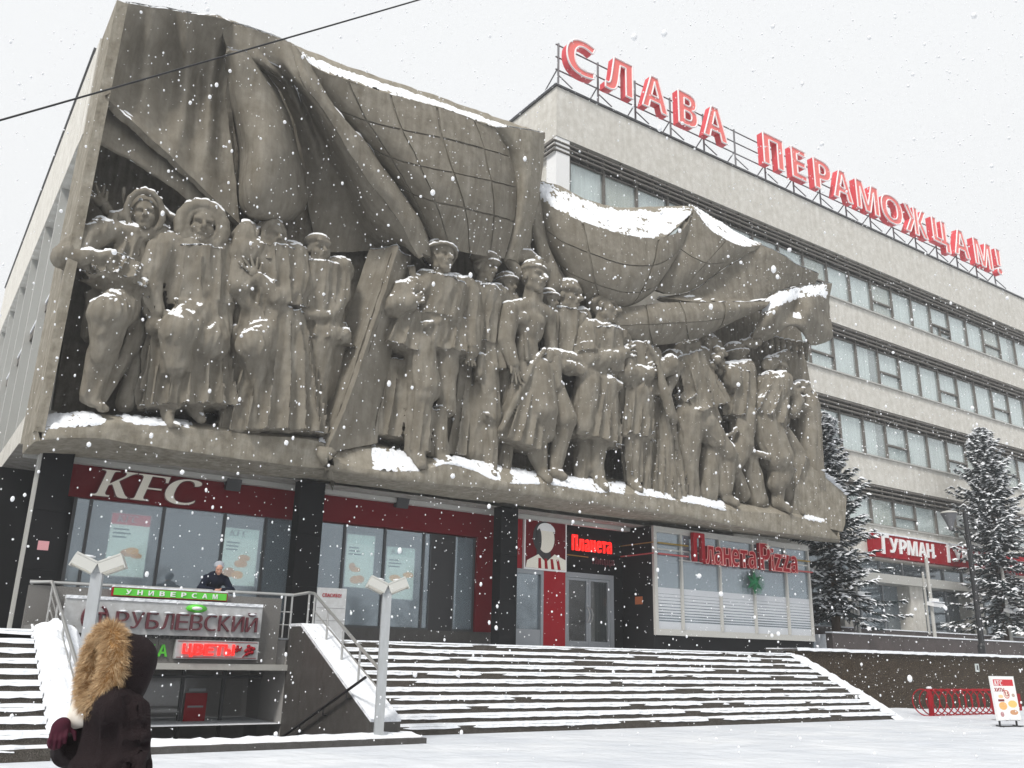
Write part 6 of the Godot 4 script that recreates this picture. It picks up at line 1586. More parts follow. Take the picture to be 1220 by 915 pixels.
func walker():
	# woman in a dark brown hooded coat, seen from her left and a little behind; origin under her feet
	var t := thing("person", "person in dark brown padded coat, big tan fur hood, maroon glove raised, walking left", "person", V(1.06, 0, -5.15))
	# local frame: d = the way she walks (to the left and slightly away), s = to her left side (towards the viewer)
	var f := SDF.new(); f.cell = 0.016
	f.cap(V(0.04, 1.30, -0.05), 0.15, V(0.05, 0.95, -0.04), 0.185, 0.08)
	f.cap(V(-0.01, 1.31, 0.10), 0.105, V(0.03, 1.31, -0.20), 0.105, 0.08)
	f.cone(V(0.05, 1.06, -0.04), 0.20, V(0.05, 0.52, -0.03), 0.25, 0.05, 1.0, 9, 0.03)
	f.cap(V(0.09, 1.30, 0.11), 0.095, V(0.135, 1.02, 0.15), 0.085, 0.03); f.cap(V(0.135, 1.02, 0.15), 0.085, V(0.02, 0.86, 0.2), 0.07, 0.03)
	f.cap(V(-0.02, 1.28, -0.18), 0.09, V(-0.13, 1.08, -0.2), 0.08, 0.03); f.cap(V(-0.12, 1.06, -0.2), 0.08, V(-0.205, 1.135, -0.10), 0.055, 0.02)
	for k in 6: f.cap(V(-0.14, 1.20 - 0.09 * k, 0.21), 0.014, V(0.24, 1.23 - 0.09 * k, 0.19), 0.014, 0.03, true)
	f.cap(V(0.06, 1.36, 0.17), 0.012, V(0.10, 1.0, 0.26), 0.012, 0.03, true)
	var m := f.build(coat_noise(), 0.022)
	part(t, "coat", m, M.coat)
	f = SDF.new(); f.cell = 0.014
	f.ell(V(0.085, 1.52, -0.03), V(0.135, 0.155, 0.13), turned(0, 0, -8), 0.02)
	f.cap(V(0.06, 1.40, -0.03), 0.12, V(0.02, 1.33, -0.03), 0.15, 0.05)
	f.cap(V(0.05, 1.60, 0.0), 0.07, V(0.10, 1.55, 0.0), 0.1, 0.03)
	m = f.build(coat_noise(), 0.007)
	part(t, "hood", m, M.coat)
	# fur ruff: a thick ring round the face opening, then thousands of hairs on it
	var ctr := V(-0.055, 1.49, -0.02)
	var ax := V(-0.90, -0.12, 0.36).normalized()          # the way the opening faces
	var up := (Vector3.UP - ax * ax.y).normalized(); var sd := up.cross(ax).normalized()
	var ring := func(a: float) -> Vector3:
		var ry := 0.175 if cos(a) > 0 else 0.165
		return ctr + up * cos(a) * ry + sd * sin(a) * 0.092 - ax * (0.035 * cos(a) - 0.0)
	f = SDF.new(); f.cell = 0.012
	for k in 20: f.cap(ring.call(TAU * k / 20.0), 0.053, ring.call(TAU * (k + 1) / 20.0), 0.053, 0.01)
	m = f.build(fold_noise, 0.01)
	var fur_m := mat(lin(0.36, 0.20, 0.075), 0.9); fur_m.vertex_color_use_as_albedo = false
	var ruff := part(t, "fur_ruff", m, fur_m)
	var rng := RandomNumberGenerator.new(); rng.seed = 4
	var hs := [MB.new(), MB.new(), MB.new()]
	for i in 30000:
		var a := rng.randf() * TAU; var b := rng.randf() * TAU
		var c: Vector3 = ring.call(a); var c2: Vector3 = ring.call(a + 0.02)
		var tn := (c2 - c).normalized()
		var o := (c - ctr); o = (o - tn * o.dot(tn)).normalized(); var q := tn.cross(o).normalized()
		var n := o * cos(b) + q * sin(b)
		var p := c + n * 0.047
		var clump := V(fold_noise.get_noise_3dv(p * 22.0), fold_noise.get_noise_3dv(p * 22.0 + V(9, 0, 0)), fold_noise.get_noise_3dv(p * 22.0 + V(0, 9, 0)))
		var dir := (n * 0.9 + clump * 0.8 + V(0, -0.30, 0) + ax * 0.15 + V(rng.randf_range(-0.25, 0.25), rng.randf_range(-0.25, 0.25), rng.randf_range(-0.25, 0.25))).normalized()
		var ln := rng.randf_range(0.024, 0.056)
		var w := dir.cross(V(rng.randf_range(-1, 1), rng.randf_range(-1, 1), rng.randf_range(-1, 1))).normalized() * 0.0009
		var mid := p + dir * ln * 0.55; var tip := mid + (dir + V(0, -0.35, 0) + clump * 0.3).normalized() * ln * 0.5
		var h: MB = hs[i % 3]
		h.tri(p - w, mid - w * 0.7, p + w); h.tri(p + w, mid - w * 0.7, mid + w * 0.7); h.tri(mid - w * 0.7, tip, mid + w * 0.7)
	var cols := [lin(0.52, 0.36, 0.20), lin(0.72, 0.55, 0.35), lin(0.36, 0.225, 0.115)]
	for k in 3: stuff(part(ruff, "fur", hs[k], mat(cols[k], 0.8)))
	# face deep inside the hood
	f = SDF.new(); f.cell = 0.034
	head(f, V(0.065, 1.48, -0.05), 0.20, Basis.looking_at(-ax, Vector3.UP), "hair_none")
	m = (f.extra[0] as SDF).build_fine(0.010)
	part(t, "face", m, M.skin)
	f = SDF.new(); f.cell = 0.014
	f.ell(V(-0.10, 1.31, -0.10), V(0.075, 0.09, 0.08), Basis(), 0.03); f.cap(V(-0.07, 1.27, -0.04), 0.05, V(-0.13, 1.24, -0.12), 0.055, 0.04); f.cap(V(-0.09, 1.40, -0.12), 0.04, V(-0.12, 1.28, -0.14), 0.055, 0.03)
	part(t, "scarf", f.build(fold_noise, 0.015), M.wool)
	# gloved hand held up in front, fingers hanging
	f = SDF.new(); f.cell = 0.0055
	var pa := V(-0.20, 1.205, -0.075)
	f.cap(V(-0.21, 1.142, -0.09), 0.042, V(-0.19, 1.225, -0.07), 0.036, 0.02)
	f.ell(pa + V(-0.005, 0.005, 0.01), V(0.044, 0.042, 0.026), turned(10, 0, 20), 0.02)
	for k in 4:
		var kx := -0.038 + 0.0225 * k
		var root := pa + V(kx, -0.012 + 0.004 * k, 0.022); var ln: float = [0.060, 0.072, 0.070, 0.056][k]
		var mid := root + V(-0.006, -ln * 0.62, 0.020); var tip := mid + V(0.002, -ln * 0.55, -0.004)
		f.cap(root, 0.0125, mid, 0.0115, 0.006); f.cap(mid, 0.0115, tip, 0.0095, 0.004)
	f.cap(pa + V(0.038, 0.0, 0.006), 0.014, pa + V(0.066, -0.022, 0.014), 0.0125, 0.008); f.cap(pa + V(0.066, -0.022, 0.014), 0.0125, pa + V(0.074, -0.052, 0.016), 0.010, 0.004)
	part(t, "glove", f.build(fold_noise, 0.003), M.glove)
	# legs and boots, below the frame
	for s in [-1, 1]:
		f = SDF.new(); f.cell = 0.02
		f.cap(V(0.05, 0.62, s * 0.09), 0.085, V(0.05 - s * 0.10, 0.34, s * 0.09), 0.06, 0.02); f.cap(V(0.05 - s * 0.10, 0.34, s * 0.09), 0.062, V(0.06 - s * 0.16, 0.09, s * 0.09), 0.05, 0.02); f.cap(V(0.06 - s * 0.16, 0.06, s * 0.09), 0.05, V(-0.08 - s * 0.16, 0.04, s * 0.10), 0.04, 0.02)
		part(t, "leg", f.build(fold_noise, 0.004), M.black)

func leaning_man():
	var t := thing("person", "man in navy jacket and grey knitted cap leaning on the parapet above the signs", "person", V(6.32, 1.9, -21.32))
	var f := SDF.new(); f.cell = 0.022
	f.cap(V(0, 1.22, -0.04), 0.17, V(0, 0.9, -0.22), 0.18, 0.08); f.cap(V(-0.2, 1.27, -0.02), 0.11, V(0.2, 1.27, -0.02), 0.11, 0.08)
	f.cap(V(-0.22, 1.27, 0.0), 0.10, V(-0.36, 1.03, 0.1), 0.085, 0.03); f.cap(V(-0.36, 1.03, 0.1), 0.085, V(-0.08, 1.01, 0.27), 0.06, 0.03)
	f.cap(V(0.22, 1.27, 0.0), 0.10, V(0.36, 1.03, 0.1), 0.085, 0.03); f.cap(V(0.36, 1.03, 0.1), 0.085, V(0.08, 1.01, 0.28), 0.06, 0.03)
	f.cap(V(-0.1, 1.36, 0.0), 0.07, V(0.1, 1.36, 0.0), 0.07, 0.04); f.ell(V(0, 1.34, -0.12), V(0.19, 0.13, 0.12), Basis(), 0.05)
	f.cone(V(0, 0.95, -0.2), 0.2, V(0, 0.75, -0.26), 0.21, 0.04)
	part(t, "jacket", f.build(fold_noise, 0.012), M.navy)
	f = SDF.new(); head(f, V(0.02, 1.50, 0.10), 0.25, turned(-12, -28, 0), "none")
	part(t, "head", (f.extra[0] as SDF).build_fine(0.011), M.skin)
	f = SDF.new(); f.cell = 0.014
	f.ell(V(0.025, 1.585, 0.065), V(0.122, 0.105, 0.125), turned(-12, -28, 0), 0.02); f.cap(V(-0.07, 1.555, 0.14), 0.025, V(0.10, 1.555, 0.16), 0.025, 0.02)
	part(t, "knitted_cap", f.build(fold_noise, 0.008), M.knit)
	for s in [-1, 1]:
		f = SDF.new(); hand(f, V(s * 0.085, 1.01, 0.29), V(-s * 0.02, 0.98, 0.34), 0.10, 0.2, 0.5)
		part(t, "hand", (f.extra[0] as SDF).build(fold_noise, 0.0), M.skin)
		f = SDF.new(); f.cell = 0.025; f.cap(V(s * 0.1, 0.8, -0.26), 0.10, V(s * 0.11, 0.45, -0.24), 0.075, 0.03); f.cap(V(s * 0.11, 0.45, -0.24), 0.075, V(s * 0.11, 0.09, -0.3), 0.055, 0.03); f.cap(V(s * 0.11, 0.06, -0.3), 0.05, V(s * 0.12, 0.05, -0.12), 0.045, 0.03)
		part(t, "leg", f.build(fold_noise, 0.006), M.frame_dark)

func relief_figures():
	var f: SDF
	f = SDF.new(); f.cell = 0.046
	head(f, V(3.60,11.79,-21.50), 0.83, turned(-10,-4,8), "hood")
	f.cone(V(3.46,11.35,-21.65), 0.373, V(3.37,9.95,-21.60), 0.614, 0.05, 0.75, 7, 0.11, 0.0)
	f.cap(V(2.78,11.15,-21.60), 0.319, V(4.05,11.37,-21.65), 0.354, 0.04)
	f.cap(V(2.73,11.09,-21.50), 0.340, V(2.32,10.60,-21.35), 0.376, 0.03)
	f.cap(V(2.32,10.60,-21.35), 0.376, V(2.03,10.14,-21.25), 0.326, 0.03)
	f.cone(V(2.00,10.15,-21.25), 0.304, V(2.57,10.16,-21.05), 0.241, 0.01, 1.00, 0, 0.00, 0.0)
	f.cap(V(2.53,10.15,-21.05), 0.197, V(2.92,10.32,-21.00), 0.199, 0.01)
	hand(f, V(2.86,10.31,-21.00), V(3.11,10.40,-21.00), 0.234, 0.30, 0.90)
	f.cap(V(3.23,10.94,-21.25), 0.068, V(3.18,9.81,-21.15), 0.067, 0.02)
	f.cap(V(3.50,11.11,-21.35), 0.092, V(3.36,10.24,-21.20), 0.067, 0.01)
	f.cone(V(3.34,10.26,-21.50), 0.614, V(3.17,9.59,-21.20), 0.732, 0.01, 0.85, 7, 0.18, 0.0)
	f.cap(V(3.55,9.64,-21.70), 0.503, V(3.08,8.81,-20.80), 0.474, 0.03)
	f.cap(V(3.09,8.75,-20.85), 0.453, V(3.11,7.92,-21.05), 0.344, 0.03)
	f.cap(V(2.76,9.00,-21.00), 0.151, V(3.03,9.28,-20.75), 0.130, 0.01)
	f.cap(V(3.03,9.28,-20.75), 0.130, V(3.54,9.29,-20.90), 0.132, 0.01)
	f.cap(V(3.00,7.99,-21.10), 0.258, V(2.96,7.01,-21.20), 0.170, 0.03)
	f.cap(V(3.26,7.96,-21.10), 0.195, V(3.13,6.95,-21.15), 0.149, 0.03)
	f.cap(V(3.87,8.95,-21.60), 0.318, V(3.49,7.76,-21.40), 0.242, 0.03)
	f.cap(V(3.49,7.76,-21.40), 0.242, V(3.30,6.98,-21.30), 0.151, 0.03)
	f.cap(V(2.98,6.91,-21.25), 0.170, V(3.32,6.71,-21.05), 0.127, 0.02)
	f.cap(V(3.70,9.84,-21.80), 0.369, V(4.09,8.41,-21.80), 0.320, 0.03)
	f.cap(V(4.09,8.41,-21.80), 0.320, V(3.87,7.09,-21.70), 0.267, 0.03)
	f.cap(V(2.82,9.61,-21.80), 0.225, V(2.83,8.56,-21.80), 0.177, 0.03)
	f.cap(V(2.99,11.74,-21.90), 0.140, V(2.63,12.08,-22.00), 0.163, 0.01)
	hand(f, V(2.67,11.98,-21.95), V(2.37,12.41,-22.00), 0.412, 0.70, 0.15)
	f.cap(V(3.15,11.98,-21.90), 0.071, V(3.10,12.57,-21.90), 0.071, 0.01)
	f.ell(V(2.95,11.56,-21.60), V(0.163,0.244,0.204), turned(0,0,-30), 0.04)
	f.cap(V(3.60,12.37,-21.50), 0.094, V(4.36,11.95,-21.70), 0.120, 0.02)
	figure(f, "carved_figure", "leftmost carved figure with pointed hood and bent arm", 0.055)
	f = SDF.new(); f.cell = 0.046
	head(f, V(4.97,11.85,-21.45), 0.98, turned(-6,-2,0), "ushanka")
	f.cap(V(4.20,11.09,-21.60), 0.472, V(5.54,11.41,-21.60), 0.440, 0.05)
	f.cone(V(4.95,11.22,-21.55), 0.865, V(5.24,9.73,-21.50), 0.900, 0.04, 0.70, 6, 0.07, 0.0)
	f.cap(V(4.10,10.94,-21.45), 0.397, V(3.87,10.08,-21.35), 0.366, 0.02)
	f.cap(V(3.87,10.08,-21.35), 0.366, V(4.09,9.25,-21.15), 0.248, 0.02)
	f.cone(V(3.78,9.93,-21.35), 0.342, V(4.10,9.17,-21.15), 0.248, 0.01, 1.00, 5, 0.11, 0.0)
	f.ell(V(4.09,8.89,-21.10), V(0.198,0.238,0.218), turned(0,0,0), 0.03)
	hand(f, V(4.07,9.06,-21.10), V(4.14,8.68,-21.05), 0.298, 0.20, 1.00)
	f.cap(V(5.54,11.25,-21.55), 0.341, V(5.85,10.29,-21.50), 0.315, 0.03)
	f.cap(V(5.85,10.29,-21.50), 0.315, V(5.70,9.54,-21.40), 0.262, 0.03)
	f.cap(V(5.36,9.65,-21.60), 0.667, V(4.65,8.76,-20.80), 0.516, 0.04)
	f.cap(V(5.61,9.67,-21.60), 0.479, V(5.39,8.69,-21.00), 0.506, 0.04)
	f.cone(V(4.94,9.42,-21.45), 0.934, V(5.30,7.09,-21.40), 1.185, 0.03, 0.62, 9, 0.16, 0.0)
	f.cap(V(4.65,8.65,-20.85), 0.449, V(4.72,7.97,-20.90), 0.357, 0.03)
	f.cap(V(4.80,8.23,-20.90), 0.135, V(4.88,7.03,-21.00), 0.133, 0.03)
	f.cap(V(4.97,8.17,-21.00), 0.136, V(5.90,7.30,-21.20), 0.138, 0.03)
	f.cap(V(5.40,8.50,-21.10), 0.138, V(5.41,7.16,-21.15), 0.136, 0.02)
	f.cap(V(4.56,8.14,-21.20), 0.135, V(4.76,7.18,-21.20), 0.134, 0.03)
	f.cap(V(5.28,8.96,-21.30), 0.116, V(6.04,7.63,-21.40), 0.094, 0.03)
	f.cap(V(4.74,6.99,-21.30), 0.201, V(4.77,6.59,-21.00), 0.154, 0.02)
	f.cap(V(4.77,6.59,-21.00), 0.154, V(4.92,6.53,-20.90), 0.110, 0.02)
	f.cap(V(5.33,7.12,-21.40), 0.205, V(5.48,6.83,-21.10), 0.135, 0.02)
	f.cap(V(4.91,10.85,-20.90), 0.047, V(5.06,9.75,-20.88), 0.046, 0.01)
	f.cap(V(4.26,10.78,-20.90), 0.041, V(4.32,9.96,-20.90), 0.040, 0.02, true)
	f.cap(V(4.51,9.61,-21.00), 0.091, V(5.57,9.77,-21.10), 0.094, 0.02)
	figure(f, "carved_figure", "carved seated figure in a thick round hood with clenched fist on the knee", 0.055)
	f = SDF.new(); f.cell = 0.046
	head(f, V(6.76,12.06,-21.35), 0.89, turned(14,0,-2), "scarf")
	f.ell(V(6.10,11.82,-21.50), V(0.417,0.593,0.439), turned(0,0,0), 0.05)
	head(f, V(6.34,11.85,-21.50), 0.75, turned(60,-6,0), "scarf")
	f.cap(V(6.13,11.42,-21.55), 0.594, V(7.51,11.80,-21.65), 0.464, 0.05)
	f.cone(V(6.75,11.76,-21.60), 0.909, V(7.07,10.08,-21.50), 0.994, 0.04, 0.70, 8, 0.11, 0.0)
	f.cap(V(7.47,11.68,-21.50), 0.409, V(7.63,10.89,-21.35), 0.379, 0.03)
	f.cap(V(7.62,10.77,-21.30), 0.328, V(6.88,10.27,-21.05), 0.317, 0.03)
	f.cap(V(6.88,10.27,-21.05), 0.317, V(6.44,10.69,-21.00), 0.218, 0.03)
	hand(f, V(6.35,10.72,-21.00), V(6.03,11.25,-21.05), 0.407, 0.55, 0.10)
	f.cap(V(6.06,11.03,-21.45), 0.417, V(6.00,10.37,-21.20), 0.361, 0.03)
	f.cap(V(6.09,10.19,-21.15), 0.216, V(6.46,9.79,-21.20), 0.193, 0.02)
	f.cap(V(6.67,9.85,-21.20), 0.146, V(7.58,9.83,-21.20), 0.174, 0.02)
	f.cap(V(6.28,10.73,-21.10), 0.170, V(7.00,10.17,-21.10), 0.147, 0.03)
	f.cap(V(7.31,11.32,-21.30), 0.151, V(7.45,10.60,-21.20), 0.125, 0.03)
	f.cone(V(6.98,10.06,-21.50), 0.991, V(7.37,6.77,-21.40), 1.338, 0.03, 0.62, 9, 0.14, 0.0)
	f.cap(V(6.90,9.59,-21.40), 0.490, V(6.42,8.75,-20.75), 0.445, 0.03)
	f.cap(V(6.42,8.76,-20.78), 0.446, V(6.65,7.95,-21.00), 0.235, 0.03)
	f.cap(V(6.68,8.34,-21.15), 0.166, V(6.75,6.72,-21.20), 0.163, 0.02)
	f.cap(V(7.03,9.42,-21.20), 0.146, V(8.17,7.34,-21.40), 0.147, 0.02)
	f.cap(V(7.44,9.69,-21.30), 0.198, V(8.08,7.77,-21.40), 0.172, 0.02)
	f.cap(V(6.98,8.19,-21.20), 0.120, V(7.76,6.98,-21.30), 0.120, 0.02)
	f.cap(V(6.12,9.18,-21.40), 0.287, V(6.28,7.02,-21.40), 0.327, 0.02)
	f.ell(V(6.38,6.66,-21.20), V(0.266,0.123,0.246), turned(0,0,0), 0.03)
	figure(f, "carved_figure", "two carved women wrapped in one long shawl, one with open hand raised", 0.055)
	f = SDF.new(); f.cell = 0.046
	head(f, V(8.14,12.15,-21.55), 0.83, turned(12,0,4), "cap")
	f.cap(V(7.75,11.54,-21.70), 0.388, V(8.91,11.86,-21.70), 0.399, 0.04)
	f.cone(V(8.27,11.78,-21.70), 0.734, V(8.44,10.17,-21.65), 0.670, 0.04, 0.75, 6, 0.11, 0.0)
	f.cap(V(8.92,11.77,-21.60), 0.292, V(8.94,11.02,-21.45), 0.235, 0.03)
	f.cap(V(8.94,11.02,-21.45), 0.235, V(8.66,10.41,-21.30), 0.205, 0.03)
	hand(f, V(8.70,10.42,-21.30), V(8.56,10.08,-21.25), 0.296, 0.30, 1.00)
	f.cap(V(7.81,11.30,-21.55), 0.308, V(7.91,10.13,-21.30), 0.201, 0.02)
	f.cap(V(7.91,10.13,-21.30), 0.201, V(8.50,10.21,-21.25), 0.178, 0.02)
	f.cap(V(8.59,11.44,-21.35), 0.078, V(8.69,9.75,-21.35), 0.077, 0.01)
	f.cone(V(8.51,10.20,-21.70), 0.724, V(8.54,9.52,-21.65), 0.846, 0.02, 0.70, 7, 0.11, 0.0)
	f.cap(V(8.61,9.70,-21.40), 0.357, V(8.97,9.81,-21.35), 0.257, 0.02)
	f.cap(V(8.43,9.43,-21.60), 0.485, V(8.47,8.29,-21.55), 0.352, 0.03)
	f.cap(V(8.47,8.29,-21.55), 0.352, V(8.45,7.15,-21.60), 0.298, 0.03)
	f.cap(V(8.94,9.64,-21.80), 0.364, V(8.87,8.24,-21.80), 0.281, 0.03)
	f.cap(V(7.52,11.99,-21.60), 0.232, V(7.64,11.55,-21.55), 0.257, 0.02)
	figure(f, "carved_figure", "carved man in a soft cap standing behind the shawled women, fists closed", 0.055)
	f = SDF.new(); f.cell = 0.046
	head(f, V(11.92,12.90,-21.40), 1.01, turned(14,8,-4), "helmet")
	f.cap(V(11.56,12.04,-21.55), 0.477, V(12.96,12.27,-21.55), 0.434, 0.05)
	f.cone(V(12.07,12.22,-21.50), 0.880, V(11.97,10.94,-21.45), 0.725, 0.04, 0.75, 0, 0.00, 0.0)
	f.cap(V(11.46,11.93,-21.45), 0.418, V(10.66,11.43,-21.35), 0.408, 0.03)
	f.cap(V(10.66,11.43,-21.35), 0.408, V(10.32,10.95,-21.25), 0.348, 0.03)
	f.cone(V(10.27,10.93,-21.25), 0.348, V(10.95,11.19,-21.05), 0.297, 0.01, 1.00, 0, 0.00, 0.0)
	hand(f, V(10.92,11.22,-21.00), V(11.29,11.42,-21.00), 0.334, 0.30, 0.90)
	f.cap(V(11.17,11.66,-21.20), 0.082, V(11.01,12.38,-21.40), 0.111, 0.01)
	f.cap(V(10.90,12.44,-21.50), 0.083, V(11.17,11.56,-21.20), 0.055, 0.01)
	f.cap(V(13.02,12.12,-21.45), 0.375, V(13.16,10.99,-21.40), 0.342, 0.03)
	f.cap(V(13.16,10.99,-21.40), 0.342, V(13.01,10.17,-21.25), 0.253, 0.03)
	f.cone(V(13.12,11.17,-21.40), 0.371, V(13.01,10.22,-21.25), 0.281, 0.01, 1.00, 0, 0.00, 0.0)
	hand(f, V(12.95,10.09,-21.20), V(12.97,9.68,-21.20), 0.371, 0.30, 1.00)
	f.cap(V(11.31,10.58,-21.10), 0.135, V(12.27,11.01,-21.10), 0.139, 0.02)
	f.cap(V(11.53,12.22,-21.30), 0.084, V(12.34,11.21,-21.00), 0.056, 0.01)
	f.cap(V(11.59,12.14,-21.20), 0.167, V(12.28,12.17,-21.20), 0.169, 0.02)
	f.cone(V(11.09,11.09,-21.60), 0.551, V(10.82,9.78,-21.55), 0.727, 0.01, 0.75, 5, 0.14, 0.0)
	f.cone(V(11.94,10.95,-21.50), 0.670, V(11.76,10.02,-21.50), 0.550, 0.01, 0.80, 0, 0.00, 0.0)
	f.cone(V(12.42,11.18,-21.55), 0.566, V(12.41,9.99,-21.45), 0.696, 0.01, 0.75, 5, 0.14, 0.0)
	f.cap(V(11.42,10.10,-21.50), 0.492, V(11.55,8.83,-21.35), 0.511, 0.03)
	f.cap(V(11.55,8.83,-21.35), 0.511, V(11.46,8.50,-21.30), 0.401, 0.03)
	f.cone(V(11.43,8.61,-21.35), 0.401, V(11.47,6.92,-21.35), 0.368, 0.01, 1.00, 4, 0.11, 0.0)
	f.cap(V(11.19,8.55,-21.30), 0.080, V(11.69,8.68,-21.25), 0.081, 0.01)
	f.cap(V(11.42,6.88,-21.30), 0.288, V(11.41,6.52,-21.00), 0.181, 0.02)
	f.cap(V(12.36,10.01,-21.55), 0.418, V(12.35,8.41,-21.50), 0.328, 0.03)
	f.cone(V(12.08,8.26,-21.50), 0.353, V(12.21,6.91,-21.50), 0.322, 0.01, 1.00, 0, 0.00, 0.0)
	f.cone(V(12.30,8.37,-21.50), 0.355, V(12.30,8.20,-21.50), 0.382, 0.01, 1.00, 0, 0.00, 0.0)
	f.cap(V(12.20,6.86,-21.40), 0.240, V(12.34,6.72,-21.15), 0.159, 0.02)
	f.cone(V(10.88,9.65,-21.95), 0.655, V(10.80,7.28,-21.90), 0.952, 0.03, 0.50, 8, 0.20, 0.0)
	f.cone(V(13.15,10.11,-21.90), 0.402, V(13.11,7.12,-21.90), 0.554, 0.03, 0.60, 6, 0.20, 0.0)
	f.cap(V(11.35,9.15,-20.60), 0.070, V(11.79,8.06,-20.80), 0.070, 0.03, true)
	figure(f, "carved_figure", "carved soldier with a steel helmet, sword belt and open greatcoat", 0.055)
	f = SDF.new(); f.cell = 0.046
	head(f, V(13.63,13.12,-21.60), 0.89, turned(22,0,-4), "peaked")
	f.cap(V(13.23,12.31,-21.70), 0.380, V(14.23,12.45,-21.70), 0.358, 0.04)
	f.cone(V(13.75,12.48,-21.65), 0.621, V(13.72,10.63,-21.60), 0.463, 0.04, 0.80, 5, 0.09, 0.0)
	f.cap(V(13.72,12.28,-21.40), 0.117, V(13.64,10.86,-21.30), 0.086, 0.02)
	f.cone(V(13.81,10.78,-21.65), 0.494, V(14.05,9.84,-21.60), 0.577, 0.02, 0.70, 6, 0.14, 0.0)
	f.cap(V(13.46,10.06,-21.45), 0.256, V(13.45,9.62,-21.40), 0.226, 0.02)
	f.cap(V(13.75,9.78,-21.60), 0.430, V(13.92,8.37,-21.50), 0.367, 0.03)
	f.cap(V(13.98,8.33,-21.50), 0.311, V(13.97,6.90,-21.50), 0.222, 0.03)
	f.cap(V(13.90,6.78,-21.40), 0.221, V(13.83,6.57,-21.10), 0.164, 0.02)
	f.cap(V(14.49,10.09,-21.80), 0.323, V(14.72,8.51,-21.80), 0.290, 0.03)
	f.cap(V(14.72,8.51,-21.80), 0.290, V(14.64,6.94,-21.80), 0.285, 0.03)
	f.cap(V(13.55,9.10,-21.80), 0.342, V(13.56,7.30,-21.80), 0.363, 0.03)
	f.cap(V(13.48,8.39,-21.20), 0.083, V(13.90,8.25,-21.20), 0.084, 0.01)
	figure(f, "carved_figure", "carved officer in a peaked cap with tunic open, arm straight down", 0.055)
	f = SDF.new(); f.cell = 0.046
	head(f, V(14.64,12.90,-21.85), 0.75, turned(20,0,0), "helmet")
	f.cap(V(14.75,12.40,-22.00), 0.486, V(14.98,11.08,-22.00), 0.542, 0.04)
	figure(f, "carved_figure", "small carved face in a helmet between the officer and the bare-chested man", 0.055)
	f = SDF.new(); f.cell = 0.046
	head(f, V(15.37,13.20,-21.40), 1.08, turned(16,0,-4), "bandana")
	f.cap(V(15.48,12.69,-21.45), 0.274, V(15.35,12.37,-21.45), 0.272, 0.01)
	f.cap(V(14.62,11.92,-21.50), 0.357, V(15.32,12.26,-21.50), 0.333, 0.04)
	f.cap(V(15.32,12.26,-21.50), 0.333, V(15.93,12.12,-21.50), 0.336, 0.04)
	f.ell(V(15.23,11.60,-21.45), V(0.557,0.690,0.398), turned(0,0,0), 0.08)
	f.ell(V(14.85,11.65,-21.18), V(0.261,0.235,0.157), turned(0,0,0), 0.05)
	f.ell(V(15.46,11.71,-21.18), V(0.238,0.238,0.159), turned(0,0,0), 0.05)
	f.ell(V(15.15,10.74,-21.45), V(0.446,0.630,0.315), turned(0,0,0), 0.06)
	f.cap(V(14.85,11.12,-21.08), 0.088, V(14.96,10.33,-21.12), 0.087, 0.01)
	f.cap(V(14.54,11.03,-20.82), 0.038, V(15.19,11.10,-20.84), 0.039, 0.03, true)
	f.cap(V(14.42,10.81,-20.90), 0.051, V(14.62,10.18,-21.00), 0.051, 0.03, true)
	f.cap(V(14.45,11.85,-21.40), 0.355, V(14.26,10.83,-21.30), 0.290, 0.03)
	f.cap(V(14.26,10.83,-21.30), 0.290, V(14.45,10.06,-21.10), 0.201, 0.03)
	hand(f, V(14.45,10.01,-21.10), V(14.58,9.49,-21.05), 0.432, 0.30, 0.25)
	f.cap(V(16.00,12.08,-21.50), 0.275, V(16.22,11.24,-21.60), 0.244, 0.02)
	f.cap(V(16.22,11.24,-21.60), 0.244, V(15.80,10.22,-21.30), 0.178, 0.02)
	hand(f, V(15.99,9.74,-21.20), V(16.16,9.43,-21.15), 0.341, 0.30, 1.00)
	f.cap(V(16.13,10.57,-21.30), 0.270, V(16.13,9.66,-21.20), 0.208, 0.02)
	f.cone(V(15.36,10.19,-21.50), 0.593, V(14.91,7.60,-21.50), 0.971, 0.03, 0.60, 8, 0.16, 0.0)
	f.cap(V(15.55,10.03,-21.40), 0.533, V(15.62,8.81,-21.20), 0.495, 0.03)
	f.cap(V(15.62,8.81,-21.20), 0.495, V(15.83,8.17,-21.30), 0.320, 0.03)
	f.cap(V(15.58,8.44,-21.40), 0.350, V(15.59,7.52,-21.40), 0.317, 0.03)
	f.cap(V(15.59,7.52,-21.40), 0.317, V(15.75,6.97,-21.35), 0.201, 0.03)
	f.cap(V(15.72,6.90,-21.30), 0.201, V(15.75,6.66,-21.00), 0.142, 0.02)
	f.cap(V(16.29,9.65,-21.50), 0.390, V(16.50,8.70,-21.25), 0.415, 0.03)
	f.cap(V(16.54,8.61,-21.30), 0.356, V(16.36,7.63,-21.40), 0.293, 0.03)
	f.cap(V(16.36,7.63,-21.40), 0.293, V(16.24,7.04,-21.40), 0.233, 0.03)
	f.cap(V(16.16,6.96,-21.30), 0.202, V(16.39,6.86,-21.10), 0.144, 0.02)
	f.cap(V(15.62,10.76,-21.15), 0.089, V(15.14,10.15,-21.10), 0.117, 0.01)
	f.cap(V(15.14,10.15,-21.10), 0.117, V(14.08,7.97,-21.15), 0.112, 0.01)
	f.cap(V(14.98,13.41,-21.70), 0.214, V(14.51,13.81,-21.70), 0.183, 0.02)
	f.cap(V(14.51,13.86,-21.70), 0.213, V(15.37,14.15,-21.80), 0.249, 0.03)
	f.cap(V(15.37,14.15,-21.80), 0.249, V(16.13,13.91,-21.90), 0.253, 0.03)
	f.cap(V(16.13,14.62,-22.00), 0.287, V(16.63,13.53,-22.00), 0.382, 0.02)
